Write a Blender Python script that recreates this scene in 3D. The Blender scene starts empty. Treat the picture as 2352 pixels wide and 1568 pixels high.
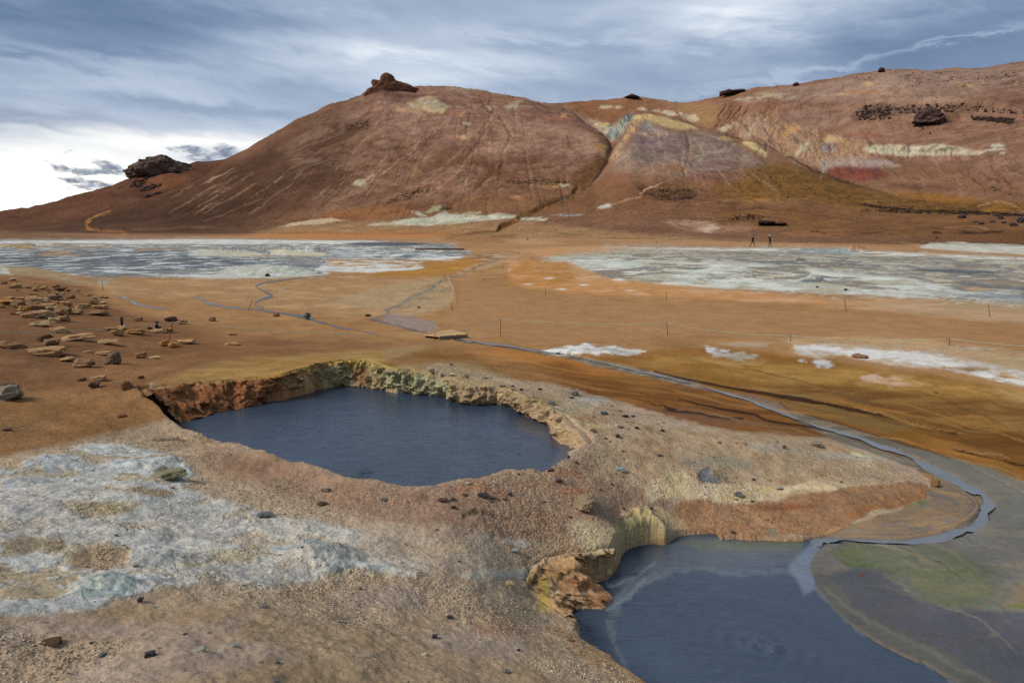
import bpy, bmesh, math, random
import numpy as np
from mathutils import Vector, noise as mnoise, Matrix, Euler

# ------------------------------------------------------------------ camera
SC = bpy.context.scene
F = 1568.0; CX = 1176.0; CY = 784.0          # photo measured on a 2352 x 1568 grid
PITCH = math.radians(9.75)
cp, sp = math.cos(PITCH), math.sin(PITCH)
cam_d = bpy.data.cameras.new("camera")
cam_d.sensor_width = 36.0
cam_d.lens = 24.0
cam_d.clip_start = 0.1
cam_d.clip_end = 5000
cam = bpy.data.objects.new("camera", cam_d)
SC.collection.objects.link(cam)
cam.location = (0, 0, 0)
cam.rotation_euler = (math.radians(90) - PITCH, 0, 0)
SC.camera = cam
SC.view_settings.view_transform = 'Standard'
SC.view_settings.look = 'None'
SC.view_settings.gamma = 1
SC.view_settings.exposure = 0.32
SC.cycles.use_denoising = False
SC.cycles.max_bounces = 4; SC.cycles.diffuse_bounces = 2; SC.cycles.glossy_bounces = 2

def hx(s):
    s = s.lstrip('#')
    c = np.array([int(s[i:i+2], 16) for i in (0, 2, 4)], float) / 255
    return np.where(c <= 0.04045, c / 12.92, ((c + 0.055) / 1.055) ** 2.4)
ALB = np.array([.94, .895, .80])      # seen colour -> base colour under this daylight
def alb(s):
    return np.clip(hx(s) * ALB, 0.003, 0.85)

# ------------------------------------------------------------------ node helpers
def N(nt, t, **k):
    n = nt.nodes.new(t)
    for a, v in k.items():
        if a.startswith('i_'):
            key = a[2:]
            key = int(key) if key.isdigit() else key
            n.inputs[key].default_value = v
        else:
            setattr(n, a, v)
    return n
def L(nt, a, b):
    nt.links.new(a, b)
def mth(nt, op, a, b=None, c=None, clamp=False):
    n = nt.nodes.new('ShaderNodeMath'); n.operation = op; n.use_clamp = clamp
    for i, x in enumerate((a, b, c)):
        if x is None: continue
        if hasattr(x, 'is_linked'): nt.links.new(x, n.inputs[i])
        else: n.inputs[i].default_value = x
    return n.outputs[0]
def mixc(nt, f, a, b, mode='MIX'):
    n = nt.nodes.new('ShaderNodeMix'); n.data_type = 'RGBA'; n.blend_type = mode
    for i, x in ((0, f), (6, a), (7, b)):
        if hasattr(x, 'is_linked'): nt.links.new(x, n.inputs[i])
        elif i == 0: n.inputs[i].default_value = x
        else: n.inputs[i].default_value = tuple(x)[:3] + (1,)
    return n.outputs[2]
def ramp(nt, f, stops):
    n = nt.nodes.new('ShaderNodeValToRGB')
    e = n.color_ramp.elements
    while len(e) < len(stops): e.new(0.5)
    for i, (p, c) in enumerate(stops):
        e[i].position = p
        e[i].color = (c, c, c, 1) if isinstance(c, (int, float)) else tuple(c)[:3] + (1,)
    nt.links.new(f, n.inputs[0])
    return n.outputs[0]
def noi(nt, vec, scale, detail=4, rough=0.5, dist=0.0):
    n = N(nt, 'ShaderNodeTexNoise'); n.inputs['Scale'].default_value = scale
    n.inputs['Detail'].default_value = detail; n.inputs['Roughness'].default_value = rough
    n.inputs['Distortion'].default_value = dist
    if vec is not None: nt.links.new(vec, n.inputs['Vector'])
    return n.outputs['Fac']

# ------------------------------------------------------------------ world: daylight sky under thin cloud
SUN_EL, SUN_AZ = math.radians(42), math.radians(-112)      # az from +Y, clockwise
world = bpy.data.worlds.new("World")
SC.world = world
world.use_nodes = True
wt = world.node_tree
for n in list(wt.nodes): wt.nodes.remove(n)
wo = N(wt, 'ShaderNodeOutputWorld')
sky = N(wt, 'ShaderNodeTexSky'); sky.sky_type = 'NISHITA'; sky.sun_disc = False
sky.sun_elevation = SUN_EL; sky.sun_rotation = SUN_AZ
skyb = N(wt, 'ShaderNodeBackground'); skyb.inputs[1].default_value = 0.10
L(wt, sky.outputs[0], skyb.inputs[0])
tc = N(wt, 'ShaderNodeTexCoord')
sep = N(wt, 'ShaderNodeSeparateXYZ'); L(wt, tc.outputs['Generated'], sep.inputs[0])
X, Y, Z = sep.outputs
az = mth(wt, 'ARCTAN2', X, Y)
el = mth(wt, 'ARCSINE', Z)
azd = mth(wt, 'MULTIPLY', az, 57.29578)
eld = mth(wt, 'MULTIPLY', el, 57.29578)
# cloud sheet seen on a plane overhead: streaks stretch towards the horizon
zc = mth(wt, 'MAXIMUM', mth(wt, 'ADD', Z, 0.10), 0.05)
px_ = mth(wt, 'DIVIDE', X, zc); py_ = mth(wt, 'DIVIDE', Y, zc)
def comb(a, b, c=0.0):
    n = N(wt, 'ShaderNodeCombineXYZ')
    for i, x in enumerate((a, b, c)):
        if hasattr(x, 'is_linked'): L(wt, x, n.inputs[i])
        else: n.inputs[i].default_value = x
    return n.outputs[0]
# rotate the plane so that streaks run gently uphill to the left
def lin(a, ka, b, kb):
    return mth(wt, 'ADD', mth(wt, 'MULTIPLY', a, ka), mth(wt, 'MULTIPLY', b, kb))
ax1 = lin(azd, 1.0, eld, 0.0)
tilt = mth(wt, 'ADD', eld, mth(wt, 'MULTIPLY', azd, 0.09))
wv = noi(wt, comb(mth(wt, 'MULTIPLY', azd, 0.02), mth(wt, 'MULTIPLY', eld, 0.05)), 2.0, 3, 0.5)
tilt2 = mth(wt, 'ADD', tilt, mth(wt, 'MULTIPLY', wv, 5.0))
n_big = noi(wt, comb(mth(wt, 'MULTIPLY', azd, 0.03), mth(wt, 'MULTIPLY', tilt2, 0.13), 1.3), 1.0, 4, 0.5, 0.15)
n_str = noi(wt, comb(mth(wt, 'MULTIPLY', azd, 0.07), mth(wt, 'MULTIPLY', tilt2, 0.40), 5.1), 1.0, 5, 0.52, 0.2)
n_fin = noi(wt, comb(mth(wt, 'MULTIPLY', azd, 0.22), mth(wt, 'MULTIPLY', tilt2, 0.9), 9.7), 1.0, 6, 0.62, 0.3)
tau = lin(n_big, 0.50, n_str, 0.36)
tau = mth(wt, 'ADD', tau, mth(wt, 'MULTIPLY', n_fin, 0.14))
light_s = ramp(wt, tau, [(0.36, 0.0), (0.50, 0.42), (0.66, 1.0)])
# bright / dark regions placed by direction (azimuth, elevation in degrees)
def blob(a0, e0, sa, se, rot=0.0, warp=0.0):
    c, s = math.cos(rot), math.sin(rot)
    da = mth(wt, 'SUBTRACT', azd, a0); de = mth(wt, 'SUBTRACT', eld, e0)
    if warp:
        de = mth(wt, 'ADD', de, mth(wt, 'MULTIPLY', mth(wt, 'SUBTRACT', n_fin, 0.5), warp))
    p = mth(wt, 'DIVIDE', mth(wt, 'ADD', mth(wt, 'MULTIPLY', da, c), mth(wt, 'MULTIPLY', de, s)), sa)
    q = mth(wt, 'DIVIDE', mth(wt, 'SUBTRACT', mth(wt, 'MULTIPLY', de, c), mth(wt, 'MULTIPLY', da, s)), se)
    d = mth(wt, 'ADD', mth(wt, 'MULTIPLY', p, p), mth(wt, 'MULTIPLY', q, q))
    return mth(wt, 'POWER', 2.718, mth(wt, 'MULTIPLY', d, -1.0))
def ae(u, v):
    a = (u - CX) / F; b = (CY - v) / F
    d = Vector((a, cp + b * sp, -sp + b * cp)).normalized()
    return math.degrees(math.atan2(d.x, d.y)), math.degrees(math.asin(d.z))
def addb(val, u, v, su, sv, k, rot=0.0, warp=3.0):
    a0, e0 = ae(u, v)
    return mth(wt, 'ADD', val, mth(wt, 'MULTIPLY', blob(a0, e0, su / 28.0, sv / 27.0, rot, warp), k))
light = light_s
for (u, v, su, sv, k, rot) in [
    (1700, 20, 260, 55, .75, 0), (1150, 60, 200, 40, .3, 0), (2200, 130, 250, 60, -.3, 0), (1250, 110, 200, 14, -.25, -.05), (1150, 150, 420, 40, .38, -.06), (300, 175, 300, 40, .30, -.05),
    (60, 50, 300, 60, -.75, .1), (300, 120, 160, 12, -.3, -.05), (430, 250, 200, 12, -.3, -.04), (500, 30, 420, 40, -.35, .0), (1450, 160, 260, 30, -.28, 0),
    (2050, 100, 420, 60, -.30, .05), (950, 190, 160, 25, .25, 0), (560, 200, 180, 18, -.25, 0), (60, 275, 150, 14, -.45, 0),
    (60, 135, 90, 9, -.45, 0), (205, 163, 60, 7, -.3, 0), (2000, 130, 420, 5, .35, .11), (1850, 168, 330, 5, .3, .13), (2300, 60, 150, 8, .2, .2),
    (350, 265, 300, 14, .18, -.02), (2352, 40, 220, 60, -.15, 0), (700, 100, 500, 14, .22, -.05)]:
    light = addb(light, u, v, su, sv, k, rot)
light = mth(wt, 'MAXIMUM', mth(wt, 'MINIMUM', light, 1.35), -0.45)
cloudcol = ramp(wt, mth(wt, 'ADD', mth(wt, 'MULTIPLY', light, 0.5), 0.25),
                [(0.0, hx('556a86')), (0.25, hx('70839f')), (0.5, hx('93a2b8')), (0.75, hx('b7c3d1')), (0.97, hx('e4e8ec'))])
# bright band low on the left
glow = 0.0
a0, e0 = ae(100, 400)
g1 = blob(a0, e0, 12.0, 2.3, 0, 2.2)
a0, e0 = ae(450, 325)
g2 = blob(a0, e0, 8.5, .8, 0, 1.6)
a0, e0 = ae(-40, 470)
g3 = blob(a0, e0, 20.0, 2.2, 0, .6)
glow = mth(wt, 'MINIMUM', mth(wt, 'ADD', mth(wt, 'ADD', mth(wt, 'MULTIPLY', g1, 1.15), mth(wt, 'MULTIPLY', g2, .75)), mth(wt, 'MULTIPLY', g3, .75)), 1.0)
glow = mth(wt, 'MULTIPLY', glow, mth(wt, 'ADD', 0.40, mth(wt, 'MULTIPLY', n_str, 1.2)), clamp=True)
cc = mixc(wt, glow, cloudcol, (1.0, .985, .935))
# small dark ragged clouds in front of the glow
pv = comb(mth(wt, 'MULTIPLY', azd, 0.55), mth(wt, 'ADD', mth(wt, 'MULTIPLY', eld, 1.5), mth(wt, 'MULTIPLY', azd, .12)), 3.3)
n_puf = noi(wt, pv, 1.0, 7, 0.62, 0.5)
dk = None
for (u, v, su, sv, rot) in [(485, 365, 62, 22, 0.0), (440, 345, 45, 14, -.1), (530, 350, 50, 20, -.1), (175, 392, 75, 11, -.12), (265, 400, 62, 12, -.1), (235, 375, 45, 14, -.35), (200, 415, 60, 10, 0),
                            (250, 425, 70, 10, 0.0)]:
    a0, e0 = ae(u, v)
    b_ = blob(a0, e0, su / 28.0, sv / 27.0, rot)
    dk = b_ if dk is None else mth(wt, 'MAXIMUM', dk, b_)
dkf = mth(wt, 'MULTIPLY', mth(wt, 'SUBTRACT', mth(wt, 'ADD', mth(wt, 'MULTIPLY', dk, 0.62), mth(wt, 'MULTIPLY', n_puf, 1.9)), 1.27), 3.2, clamp=True)
n_p2 = noi(wt, pv, 2.2, 5, 0.6)
dcol = mixc(wt, ramp(wt, n_p2, [(0.35, 0.0), (0.65, 1.0)]), hx('505b74'), hx('8792a6'))
cc = mixc(wt, mth(wt, 'MULTIPLY', dkf, 0.92), cc, dcol)
# below the horizon: dull ground colour
cc = mixc(wt, ramp(wt, mth(wt, 'ADD', mth(wt, 'MULTIPLY', eld, 0.05), 0.5), [(0.44, 1.0), (0.485, 0.0)]), cc, (.16, .12, .09))
cb = N(wt, 'ShaderNodeBackground'); cb.inputs[1].default_value = 1.0
L(wt, cc, cb.inputs[0])
mxs = N(wt, 'ShaderNodeMixShader'); mxs.inputs[0].default_value = 0.94
L(wt, skyb.outputs[0], mxs.inputs[1]); L(wt, cb.outputs[0], mxs.inputs[2])
L(wt, mxs.outputs[0], wo.inputs[0])
world.cycles.sampling_method = 'MANUAL'; world.cycles.sample_map_resolution = 512

sun_d = bpy.data.lights.new("sun", 'SUN'); sun_d.energy = 3.0; sun_d.angle = math.radians(18); sun_d.color = (1.0, .94, .84)
sun = bpy.data.objects.new("sun", sun_d); SC.collection.objects.link(sun)
sdir = Vector((math.sin(SUN_AZ) * math.cos(SUN_EL), math.cos(SUN_AZ) * math.cos(SUN_EL), math.sin(SUN_EL)))
sun.rotation_euler = sdir.to_track_quat('Z', 'Y').to_euler()
sun.location = (0, 0, 60)

# ------------------------------------------------------------------ coordinate helpers
CR = {'D': (0, 0, 1), 'A': (0, 94.1, .36), 'B': (752.6, 94.1, .36), 'C': (1505.3, 94.1, .36), 'E': (0, 526.8, .36), 'F': (752.6, 526.8, .36),
      'G': (1505.3, 526.8, .36), 'H': (0, 1003.8, .36), 'I': (752.6, 1003.8, .36), 'J': (1505.3, 1003.8, .36),
      'K': (1166.6, 225.8, .24), 'L': (1787.5, 150.5, .24), 'M': (1166.6, 1129.0, .2), 'Q': (940.8, 715.0, .096)}
def P(c, *pts):
    """measured on zoom c of the photograph -> main grid"""
    x0, y0, s = CR[c]
    return [(x0 + s * pts[i], y0 + s * pts[i + 1]) for i in range(0, len(pts), 2)]
def ray(u, v):
    a = (u - CX) / F; b = (CY - v) / F
    return np.array([a, cp + b * sp, -sp + b * cp])
def at_z(u, v, z):
    d = ray(u, v); return d * (z / d[2])
def at_r(u, v, r):
    d = ray(u, v); return d * (r / math.hypot(d[0], d[1]))
def proj(x, y, z):
    dep = y * cp - z * sp; up = y * sp + z * cp
    return CX + F * x / dep, CY - F * up / dep

# ------------------------------------------------------------------ numpy noise
_rs = np.random.RandomState(7)
_T = _rs.rand(512, 512).astype(np.float32)
def vn(x, y):
    xi = np.floor(x); yi = np.floor(y)
    fx = (x - xi).astype(np.float32); fy = (y - yi).astype(np.float32)
    xi = xi.astype(np.int32) & 511; yi = yi.astype(np.int32) & 511
    x1 = (xi + 1) & 511; y1 = (yi + 1) & 511
    fx = fx * fx * (3 - 2 * fx); fy = fy * fy * (3 - 2 * fy)
    a = _T[yi, xi]; b = _T[yi, x1]; c = _T[y1, xi]; d = _T[y1, x1]
    a = a + (b - a) * fx; c = c + (d - c) * fx
    return a + (c - a) * fy
def fbm(x, y, o=4, g=0.5, seed=0.0):
    s = 0; k = 1.0; t = 0
    for i in range(o):
        s = s + k * vn(x + 17.3 * i + seed * 31.7, y + 9.1 * i + seed * 13.9)
        t += k; k *= g
        x, y = (x * 1.62 + y * 1.18) , (y * 1.62 - x * 1.18)
    return s / t * 2 - 1          # about -1..1, mostly +-0.5
def sst(x, a, b):
    t = np.clip((x - a) / (b - a), 0, 1); return t * t * (3 - 2 * t)

# ------------------------------------------------------------------ ground control heights (u, v, z below the lens)
ctl = """-300,1568,-1.9 0,1568,-2.05 300,1568,-2.1 700,1568,-2.3 1000,1568,-2.7 1250,1568,-3.0 1470,1568,-3.45 1600,1900,-3.3
-300,1200,-2.4 0,1200,-2.5 0,1000,-2.85 300,1300,-2.6 300,1050,-2.98 600,1150,-3.1 600,1300,-2.9 900,1250,-3.22 1100,1180,-3.38 1300,1180,-3.6
1100,1300,-3.5 1000,1400,-3.25 1150,1430,-3.45 1250,1500,-3.45 1400,1510,-3.65 700,1420,-2.75 300,1420,-2.35
0,900,-2.95 -300,900,-2.7 150,820,-3.12 0,760,-3.0 -300,760,-2.6 0,700,-3.05 0,640,-3.15 -300,650,-2.9 230,690,-3.65 300,760,-3.55 385,787,-3.62 200,900,-3.08
333,893,-3.05 600,872,-3.13 790,831,-3.06 940,857,-3.17 1105,893,-3.28 1230,925,-3.3 1335,1020,-3.46 1200,1085,-3.36 985,1116,-3.26 760,1085,-3.2 530,1015,-3.28 430,988,-3.4
500,830,-3.45 600,800,-3.75 600,720,-4.0 850,765,-4.1 1040,776,-4.1 830,812,-3.55 1200,840,-3.88 1180,870,-3.5
1300,930,-3.6 1450,940,-3.76 1600,990,-3.82 1700,1000,-3.88 1600,1080,-3.8 1950,1040,-4.06 2100,1110,-4.13 1900,1120,-4.05 1500,1100,-3.75 1500,1040,-3.6 1600,1170,-4.1 1750,1150,-4.13 1450,1010,-3.5
1700,1235,-4.27 1900,1215,-4.23 2268,1160,-4.27 1500,858,-4.12 1850,965,-4.2 2350,1000,-4.12 2352,1300,-4.24 2352,1500,-4.28 1900,1420,-4.285 2100,1490,-4.29 2700,1200,-4.1 2700,1568,-4.2
1600,770,-4.0 1600,820,-4.05 2200,800,-3.95 2352,860,-4.0 2700,800,-3.9 1176,700,-4.0 1800,700,-3.85 2300,720,-3.8 600,650,-3.95 1176,620,-3.7 1800,620,-3.5 2300,620,-3.5
1500,1160,-3.92 1412,1215,-3.82 1500,1252,-4.26 1460,1260,-4.22 1560,1238,-4.27 1530,1215,-4.05 1480,1205,-4.06 1400,1252,-3.88 1350,1272,-3.9 1270,1282,-3.88 1215,1330,-3.9 1225,1365,-3.98 1300,1410,-4.0
1740,566,-3.27 2352,600,-3.4 0,600,-3.75 0,560,-3.4 600,560,-3.3 1176,560,-3.2 600,547,-3.15 0,552,-3.3 0,536,-3.2 -300,536,-3.2 300,530,-3.2 1176,541,-2.9 2352,575,-3.2 2900,600,-3.3 1700,556,-3.1"""
cps = []
for t in ctl.split():
    u, v, z = map(float, t.split(','))
    p = at_z(u, v, z)
    cps.append((math.atan2(p[0], p[1]), math.log(math.hypot(p[0], p[1])), z))
for a_ in (-.7, -.35, 0, .35, .7):
    for r_, z_ in ((400, -3.2), (900, -3.2), (0.9, -1.95 - (a_ + .2) * 1.2)):
        cps.append((a_, math.log(r_), z_))
cps = np.array(cps)
KA = 1.4
def _tp(d2): return 0.5 * d2 * np.log(d2 + 1e-9)
Xc = np.c_[cps[:, 0] * KA, cps[:, 1]]
d2 = ((Xc[:, None] - Xc[None]) ** 2).sum(-1)
n_ = len(cps)
Kmat = np.zeros((n_ + 3, n_ + 3)); Kmat[:n_, :n_] = _tp(d2) + np.eye(n_) * 2e-4
Kmat[:n_, n_] = 1; Kmat[:n_, n_ + 1:] = Xc; Kmat[n_, :n_] = 1; Kmat[n_ + 1:, :n_] = Xc.T
W = np.linalg.solve(Kmat, np.r_[cps[:, 2], 0, 0, 0])
def gbase_exact(a, lr):
    a = np.asarray(a, float) * KA; lr = np.asarray(lr, float)
    s = W[n_] + W[n_ + 1] * a + W[n_ + 2] * lr
    for i in range(n_):
        s = s + W[i] * _tp((a - Xc[i, 0]) ** 2 + (lr - Xc[i, 1]) ** 2)
    return s
GA = np.linspace(-1.0, 1.0, 321); GL = np.linspace(math.log(.7), math.log(1100), 700)
_ga, _gl = np.meshgrid(GA, GL)
GG = gbase_exact(_ga, _gl)
def gbase(a, lr):
    fa = np.clip((np.asarray(a) - GA[0]) / (GA[1] - GA[0]), 0, len(GA) - 1.001)
    fl = np.clip((np.asarray(lr) - GL[0]) / (GL[1] - GL[0]), 0, len(GL) - 1.001)
    i = fa.astype(int); j = fl.astype(int); x = fa - i; y = fl - j
    return (GG[j, i] * (1 - x) + GG[j, i + 1] * x) * (1 - y) + (GG[j + 1, i] * (1 - x) + GG[j + 1, i + 1] * x) * y
def gxy(x, y):
    return gbase(np.arctan2(x, y), np.log(np.hypot(x, y)))

# ------------------------------------------------------------------ hill layers: crest (u, v, r), base (u, r)
def mk(crest, base, w=.5, pw=1.6, back=.35):
    c = []
    for (u, v, r) in crest:
        p = at_r(u, v, r); c.append((math.atan2(p[0], p[1]), p[2], r))
    c.sort()
    c = np.array(c)
    b = np.array(sorted([(math.atan((u - CX) / F), r) for (u, r) in base]))
    return c, b, w, pw, back
layers = {
 'A': mk([(-600, 525, 650), (-200, 520, 620), (0, 491, 600), (60, 481, 600), (105, 468, 600), (160, 450, 600), (235, 428, 600), (310, 405, 590), (340, 402, 590), (372, 389, 590), (415, 386, 600), (440, 376, 610), (510, 366, 620), (560, 368, 620), (640, 420, 620), (700, 500, 600), (900, 700, 600)],
         [(-600, 420), (0, 400), (700, 380)], .35, 1.5),
 'B': mk([(-300, 545, 360), (0, 534, 380), (120, 516, 400), (200, 499, 420), (280, 476, 440), (345, 459, 450), (430, 425, 470), (480, 398, 490), (515, 372, 500), (560, 350, 510), (610, 320, 520), (660, 290, 530), (700, 270, 540), (760, 243, 550), (820, 222, 560), (845, 208, 570), (880, 192, 580), (945, 199, 580),
          (1000, 198, 580), (1050, 197.5, 580), (1100, 205, 575), (1150, 213, 570), (1200, 222, 560), (1230, 231, 555), (1290, 247, 530), (1320, 260, 510), (1349, 281, 480), (1378, 298, 455), (1402, 327, 435), (1412, 360, 425), (1422, 470, 415), (1440, 560, 400), (2600, 700, 300)],
         [(-300, 330), (0, 310), (300, 280), (600, 235), (900, 200), (1180, 175), (1440, 175)], .5, 1.7),
 'C': mk([(820, 700, 640), (1000, 420, 640), (1150, 260, 640), (1235, 236, 640), (1300, 233, 640), (1380, 226, 640), (1440, 221, 640), (1500, 228, 640), (1560, 233, 640), (1600, 232, 640), (1655, 219, 630), (1705, 211, 630), (1780, 200, 620), (1830, 195, 620), (1880, 187, 620), (1960, 172, 620), (2020, 162, 620), (2150, 160, 620), (2250, 157, 620), (2352, 148, 620), (2900, 110, 620)],
         [(1000, 400), (1400, 370), (1700, 330), (2000, 270), (2352, 210), (2900, 190)], .35, 1.25, .1),
 'D': mk([(900, 620, 180), (1150, 530, 200), (1220, 500, 225), (1270, 470, 245), (1322, 439, 270), (1370, 413, 295), (1397, 370, 330), (1409, 338, 355), (1430, 300, 385), (1452, 268, 410), (1470, 262, 420), (1500, 263, 425), (1550, 274, 430), (1598, 293, 425), (1645, 301, 410), (1703, 328, 385), (1736, 328, 380), (1772, 347, 365), (1804, 361, 345), (1872, 393, 315), (1919, 413, 300), (1973, 430, 280), (2009, 442, 260), (2081, 453, 245), (2189, 466, 225), (2352, 484, 205), (2600, 500, 195)],
         [(900, 150), (1150, 150), (1400, 142), (1700, 128), (2100, 122), (2352, 118), (2700, 115)], .55, 1.5, .45),
}
_ag = np.linspace(-1.0, 1.0, 2001)
def _sm(v, sg):
    k = np.exp(-.5 * (np.arange(-60, 61) * .001 / sg) ** 2); k /= k.sum()
    return np.convolve(np.pad(v, 60, 'edge'), k, 'valid')
for k_ in layers:
    c, b, w, pw, back = layers[k_]
    sg = .0035
    layers[k_] = (np.c_[_ag, _sm(np.interp(_ag, c[:, 0], c[:, 1]), sg), _sm(np.interp(_ag, c[:, 0], c[:, 2]), .012)], np.c_[_ag, _sm(np.interp(_ag, b[:, 0], b[:, 1]), .02)], w, pw, back)
def hills_h(a, r):
    g = gbase(a, np.log(r))
    h = np.full(np.shape(r), -50.0)
    for k, (c, b, w, pw, back) in layers.items():
        zc_ = np.interp(a, c[:, 0], c[:, 1]); rc = np.interp(a, c[:, 0], c[:, 2]); rb = np.interp(a, b[:, 0], b[:, 1])
        t = (r - rb) / (rc - rb)
        tt = np.clip(t, 0, 1)
        S = (1 - w) * tt ** pw + w * tt * tt * (3 - 2 * tt)
        z = g + (zc_ - g) * S
        z = np.where(t > 1, zc_ - back * (r - rc), z)
        z = np.where(t < 0, g - (rb - r) * .05, z)
        h = np.maximum(h, z)
    return g, h
# ------------------------------------------------------------------ painting of surface colours and some shade (polygons traced on the ground)
STREAM_C = [(1046, 779), (1180, 797), (1340, 822), (1500, 858), (1640, 895), (1760, 934), (1950, 1000), (2140, 1074), (2252, 1135), (2268, 1160), (2230, 1208), (2080, 1241), (1900, 1236), (1852, 1262), (1838, 1330)]
class Surf:
    """vertices with position; col = base colour, msk = (gravel, crust, wet)"""
    def __init__(s, x, y, z, hill=None, zk=0.0):
        s.x, s.y, s.z = x, y, z
        s.az = np.arctan2(x, y); s.lr = np.log(np.hypot(x, y))
        r = np.exp(s.lr)
        u, v = proj(x, y, z)
        k = np.clip(4.0 / r, .07, .6)
        if hill is not None: k = np.where(hill, .55, k)
        wa = fbm(s.az * 60, s.lr * 30, 5, .6, 1); wb = fbm(s.az * 60, s.lr * 30, 5, .6, 2)
        am = np.full(len(x), 15.0)
        if hill is not None: am = np.where(hill, 8.0, am)
        nr_ = np.nonzero((v > 740) & (u > 950))[0]
        sdd = linesd(u[nr_].astype(np.float32), v[nr_].astype(np.float32), STREAM_C, 0)
        am[nr_] *= .22 + .78 * sst(-sdd, 20, 70)
        s.u = (u + am * wa).astype(np.float32); s.v = (v + am * 1.2 * k * wb).astype(np.float32)
        s.u0, s.v0 = u.astype(np.float32), v.astype(np.float32)
        f = {}
        if zk: x = x + z * zk; y = y + z * zk * .7; s.fl = s.lr + z * zk * .12; s.fa = s.az + z * zk * .05
        else: s.fl, s.fa = s.lr, s.az
        f['a'] = fbm(x / 7, y / 7, 5, .55, 3); f['b'] = fbm(x / 1.7, y / 1.7, 5, .6, 4)
        f['c'] = fbm(x / .45, y / .45, 5, .62, 5)
        f['h'] = fbm(x / 30, y / 30, 6, .62, 6)
        f['s'] = fbm(s.fa * 230, s.fl * 7, 5, .6, 7); f['x'] = fbm(x / 1.6 + y * .35, y / .38 - x * .1, 5, .6, 14); f['e'] = fbm(x / 3.2, y / 4.5, 6, .62, 15)
        f['t'] = fbm(s.fa * 420 + s.fl * 60, s.fl * 20, 5, .6, 8)
        f['q'] = fbm(s.az * 16, s.lr * 16, 6, .6, 9)
        f['f'] = fbm(s.fa * 90, s.fl * 60, 5, .65, 12)
        s.f = f
        n = len(x)
        s.col = np.zeros((n, 3), np.float32); s.msk = np.zeros((n, 3), np.float32)
    def sel(s, u0, u1, v0, v1):
        return np.nonzero((s.u > u0) & (s.u < u1) & (s.v > v0) & (s.v < v1))[0]
def polysd(px, py, pts):
    d = np.full(len(px), 1e9, np.float32); ins = np.zeros(len(px), bool)
    n = len(pts)
    for i in range(n):
        x0, y0 = pts[i]; x1, y1 = pts[(i + 1) % n]
        ex, ey = x1 - x0, y1 - y0
        wx, wy = px - x0, py - y0
        t = np.clip((wx * ex + wy * ey) / (ex * ex + ey * ey + 1e-9), 0, 1)
        d = np.minimum(d, (wx - t * ex) ** 2 + (wy - t * ey) ** 2)
        if y1 != y0:
            c = ((y0 > py) != (y1 > py)) & (px < (x1 - x0) * (py - y0) / (y1 - y0) + x0)
            ins ^= c
    d = np.sqrt(d)
    return np.where(ins, d, -d)
def linesd(px, py, pts, w):
    """signed: >0 inside the stroke (px)"""
    best = np.full(len(px), -1e9, np.float32)
    n = len(pts)
    if not hasattr(w, '__len__'): w = [w] * n
    ww = np.interp(np.linspace(0, 1, n), np.linspace(0, 1, len(w)), w)
    for i in range(n - 1):
        x0, y0 = pts[i]; x1, y1 = pts[i + 1]
        ex, ey = x1 - x0, y1 - y0
        wx, wy = px - x0, py - y0
        t = np.clip((wx * ex + wy * ey) / (ex * ex + ey * ey + 1e-9), 0, 1)
        d = np.sqrt((wx - t * ex) ** 2 + (wy - t * ey) ** 2)
        best = np.maximum(best, (ww[i] + (ww[i + 1] - ww[i]) * t) / 2 - d)
    return best
OPS = []
def fill(pts, col, a=1.0, soft=6, fld='b', k=1.0, m=None, g=None, c=None, w=None, ov=False, warp=True, en=0):
    OPS.append(('f', pts, col, a, soft, fld, k, m, g, c, w, None, warp, en))
def line(pts, width, col, a=1.0, soft=1.2, fld='b', k=1.0, m=None, g=None, c=None, w=None, warp=True, en=0):
    OPS.append(('l', pts, col, a, soft, fld, k, m, g, c, w, width, warp, en))
def desat(S, m, k):
    g = S.col.mean(1, keepdims=True); S.col[m] = (S.col[m] * (1 - k) + g[m] * k) * np.clip(g[m] / .155, .3, 1.6) ** .28
def paint(S, ops=None):
    for (ty, pts, col, a, soft, fld, k, m, g, c, w, width, warp, en) in (ops or OPS):
        xs = [p[0] for p in pts]; ys = [p[1] for p in pts]
        mg = soft + en + 4 + (0 if ty == 'f' else (max(width) if hasattr(width, '__len__') else width))
        U, V = (S.u, S.v) if warp else (S.u0, S.v0)
        ii = np.nonzero((U > min(xs) - mg) & (U < max(xs) + mg) & (V > min(ys) - mg) & (V < max(ys) + mg))[0]
        if not len(ii): continue
        px, py = U[ii], V[ii]
        sd = polysd(px, py, pts) if ty == 'f' else linesd(px, py, pts, width)
        if en: sd = sd + en * S.f['f'][ii] * 2
        al = a * (sst(sd, -soft, soft) if ty == 'f' else sst(sd, -soft, soft * .5))
        if m is not None:
            al = al * sst(S.f[m[0]][ii], m[1], m[2])
        sub = al > .002
        ii = ii[sub]; al = al[sub].astype(np.float32)[:, None]
        if col is not None:
            if isinstance(col, str): cc_ = alb(col).astype(np.float32)[None]
            else:
                if len(col) == 1: col = list(col) * 2
                ar = np.array([alb(q) for q in col], np.float32)
                t = np.clip(.5 + k * S.f[fld][ii], 0, 1) * (len(col) - 1)
                j = np.clip(t.astype(int), 0, len(col) - 2); fr = (t - j)[:, None]
                cc_ = ar[j] * (1 - fr) + ar[j + 1] * fr
            S.col[ii] = S.col[ii] * (1 - al) + cc_ * al
        for q, val in ((0, g), (1, c), (2, w)):
            if val is not None:
                S.msk[ii, q] = S.msk[ii, q] * (1 - al[:, 0]) + val * al[:, 0]

BIG = 3000
# ---- hills, base
fill([(-BIG, -500), (BIG*2, -500), (BIG*2, BIG), (-BIG, BIG)], ['7d5a48', '8a6551', '936d58'], fld='h', soft=1)
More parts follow.
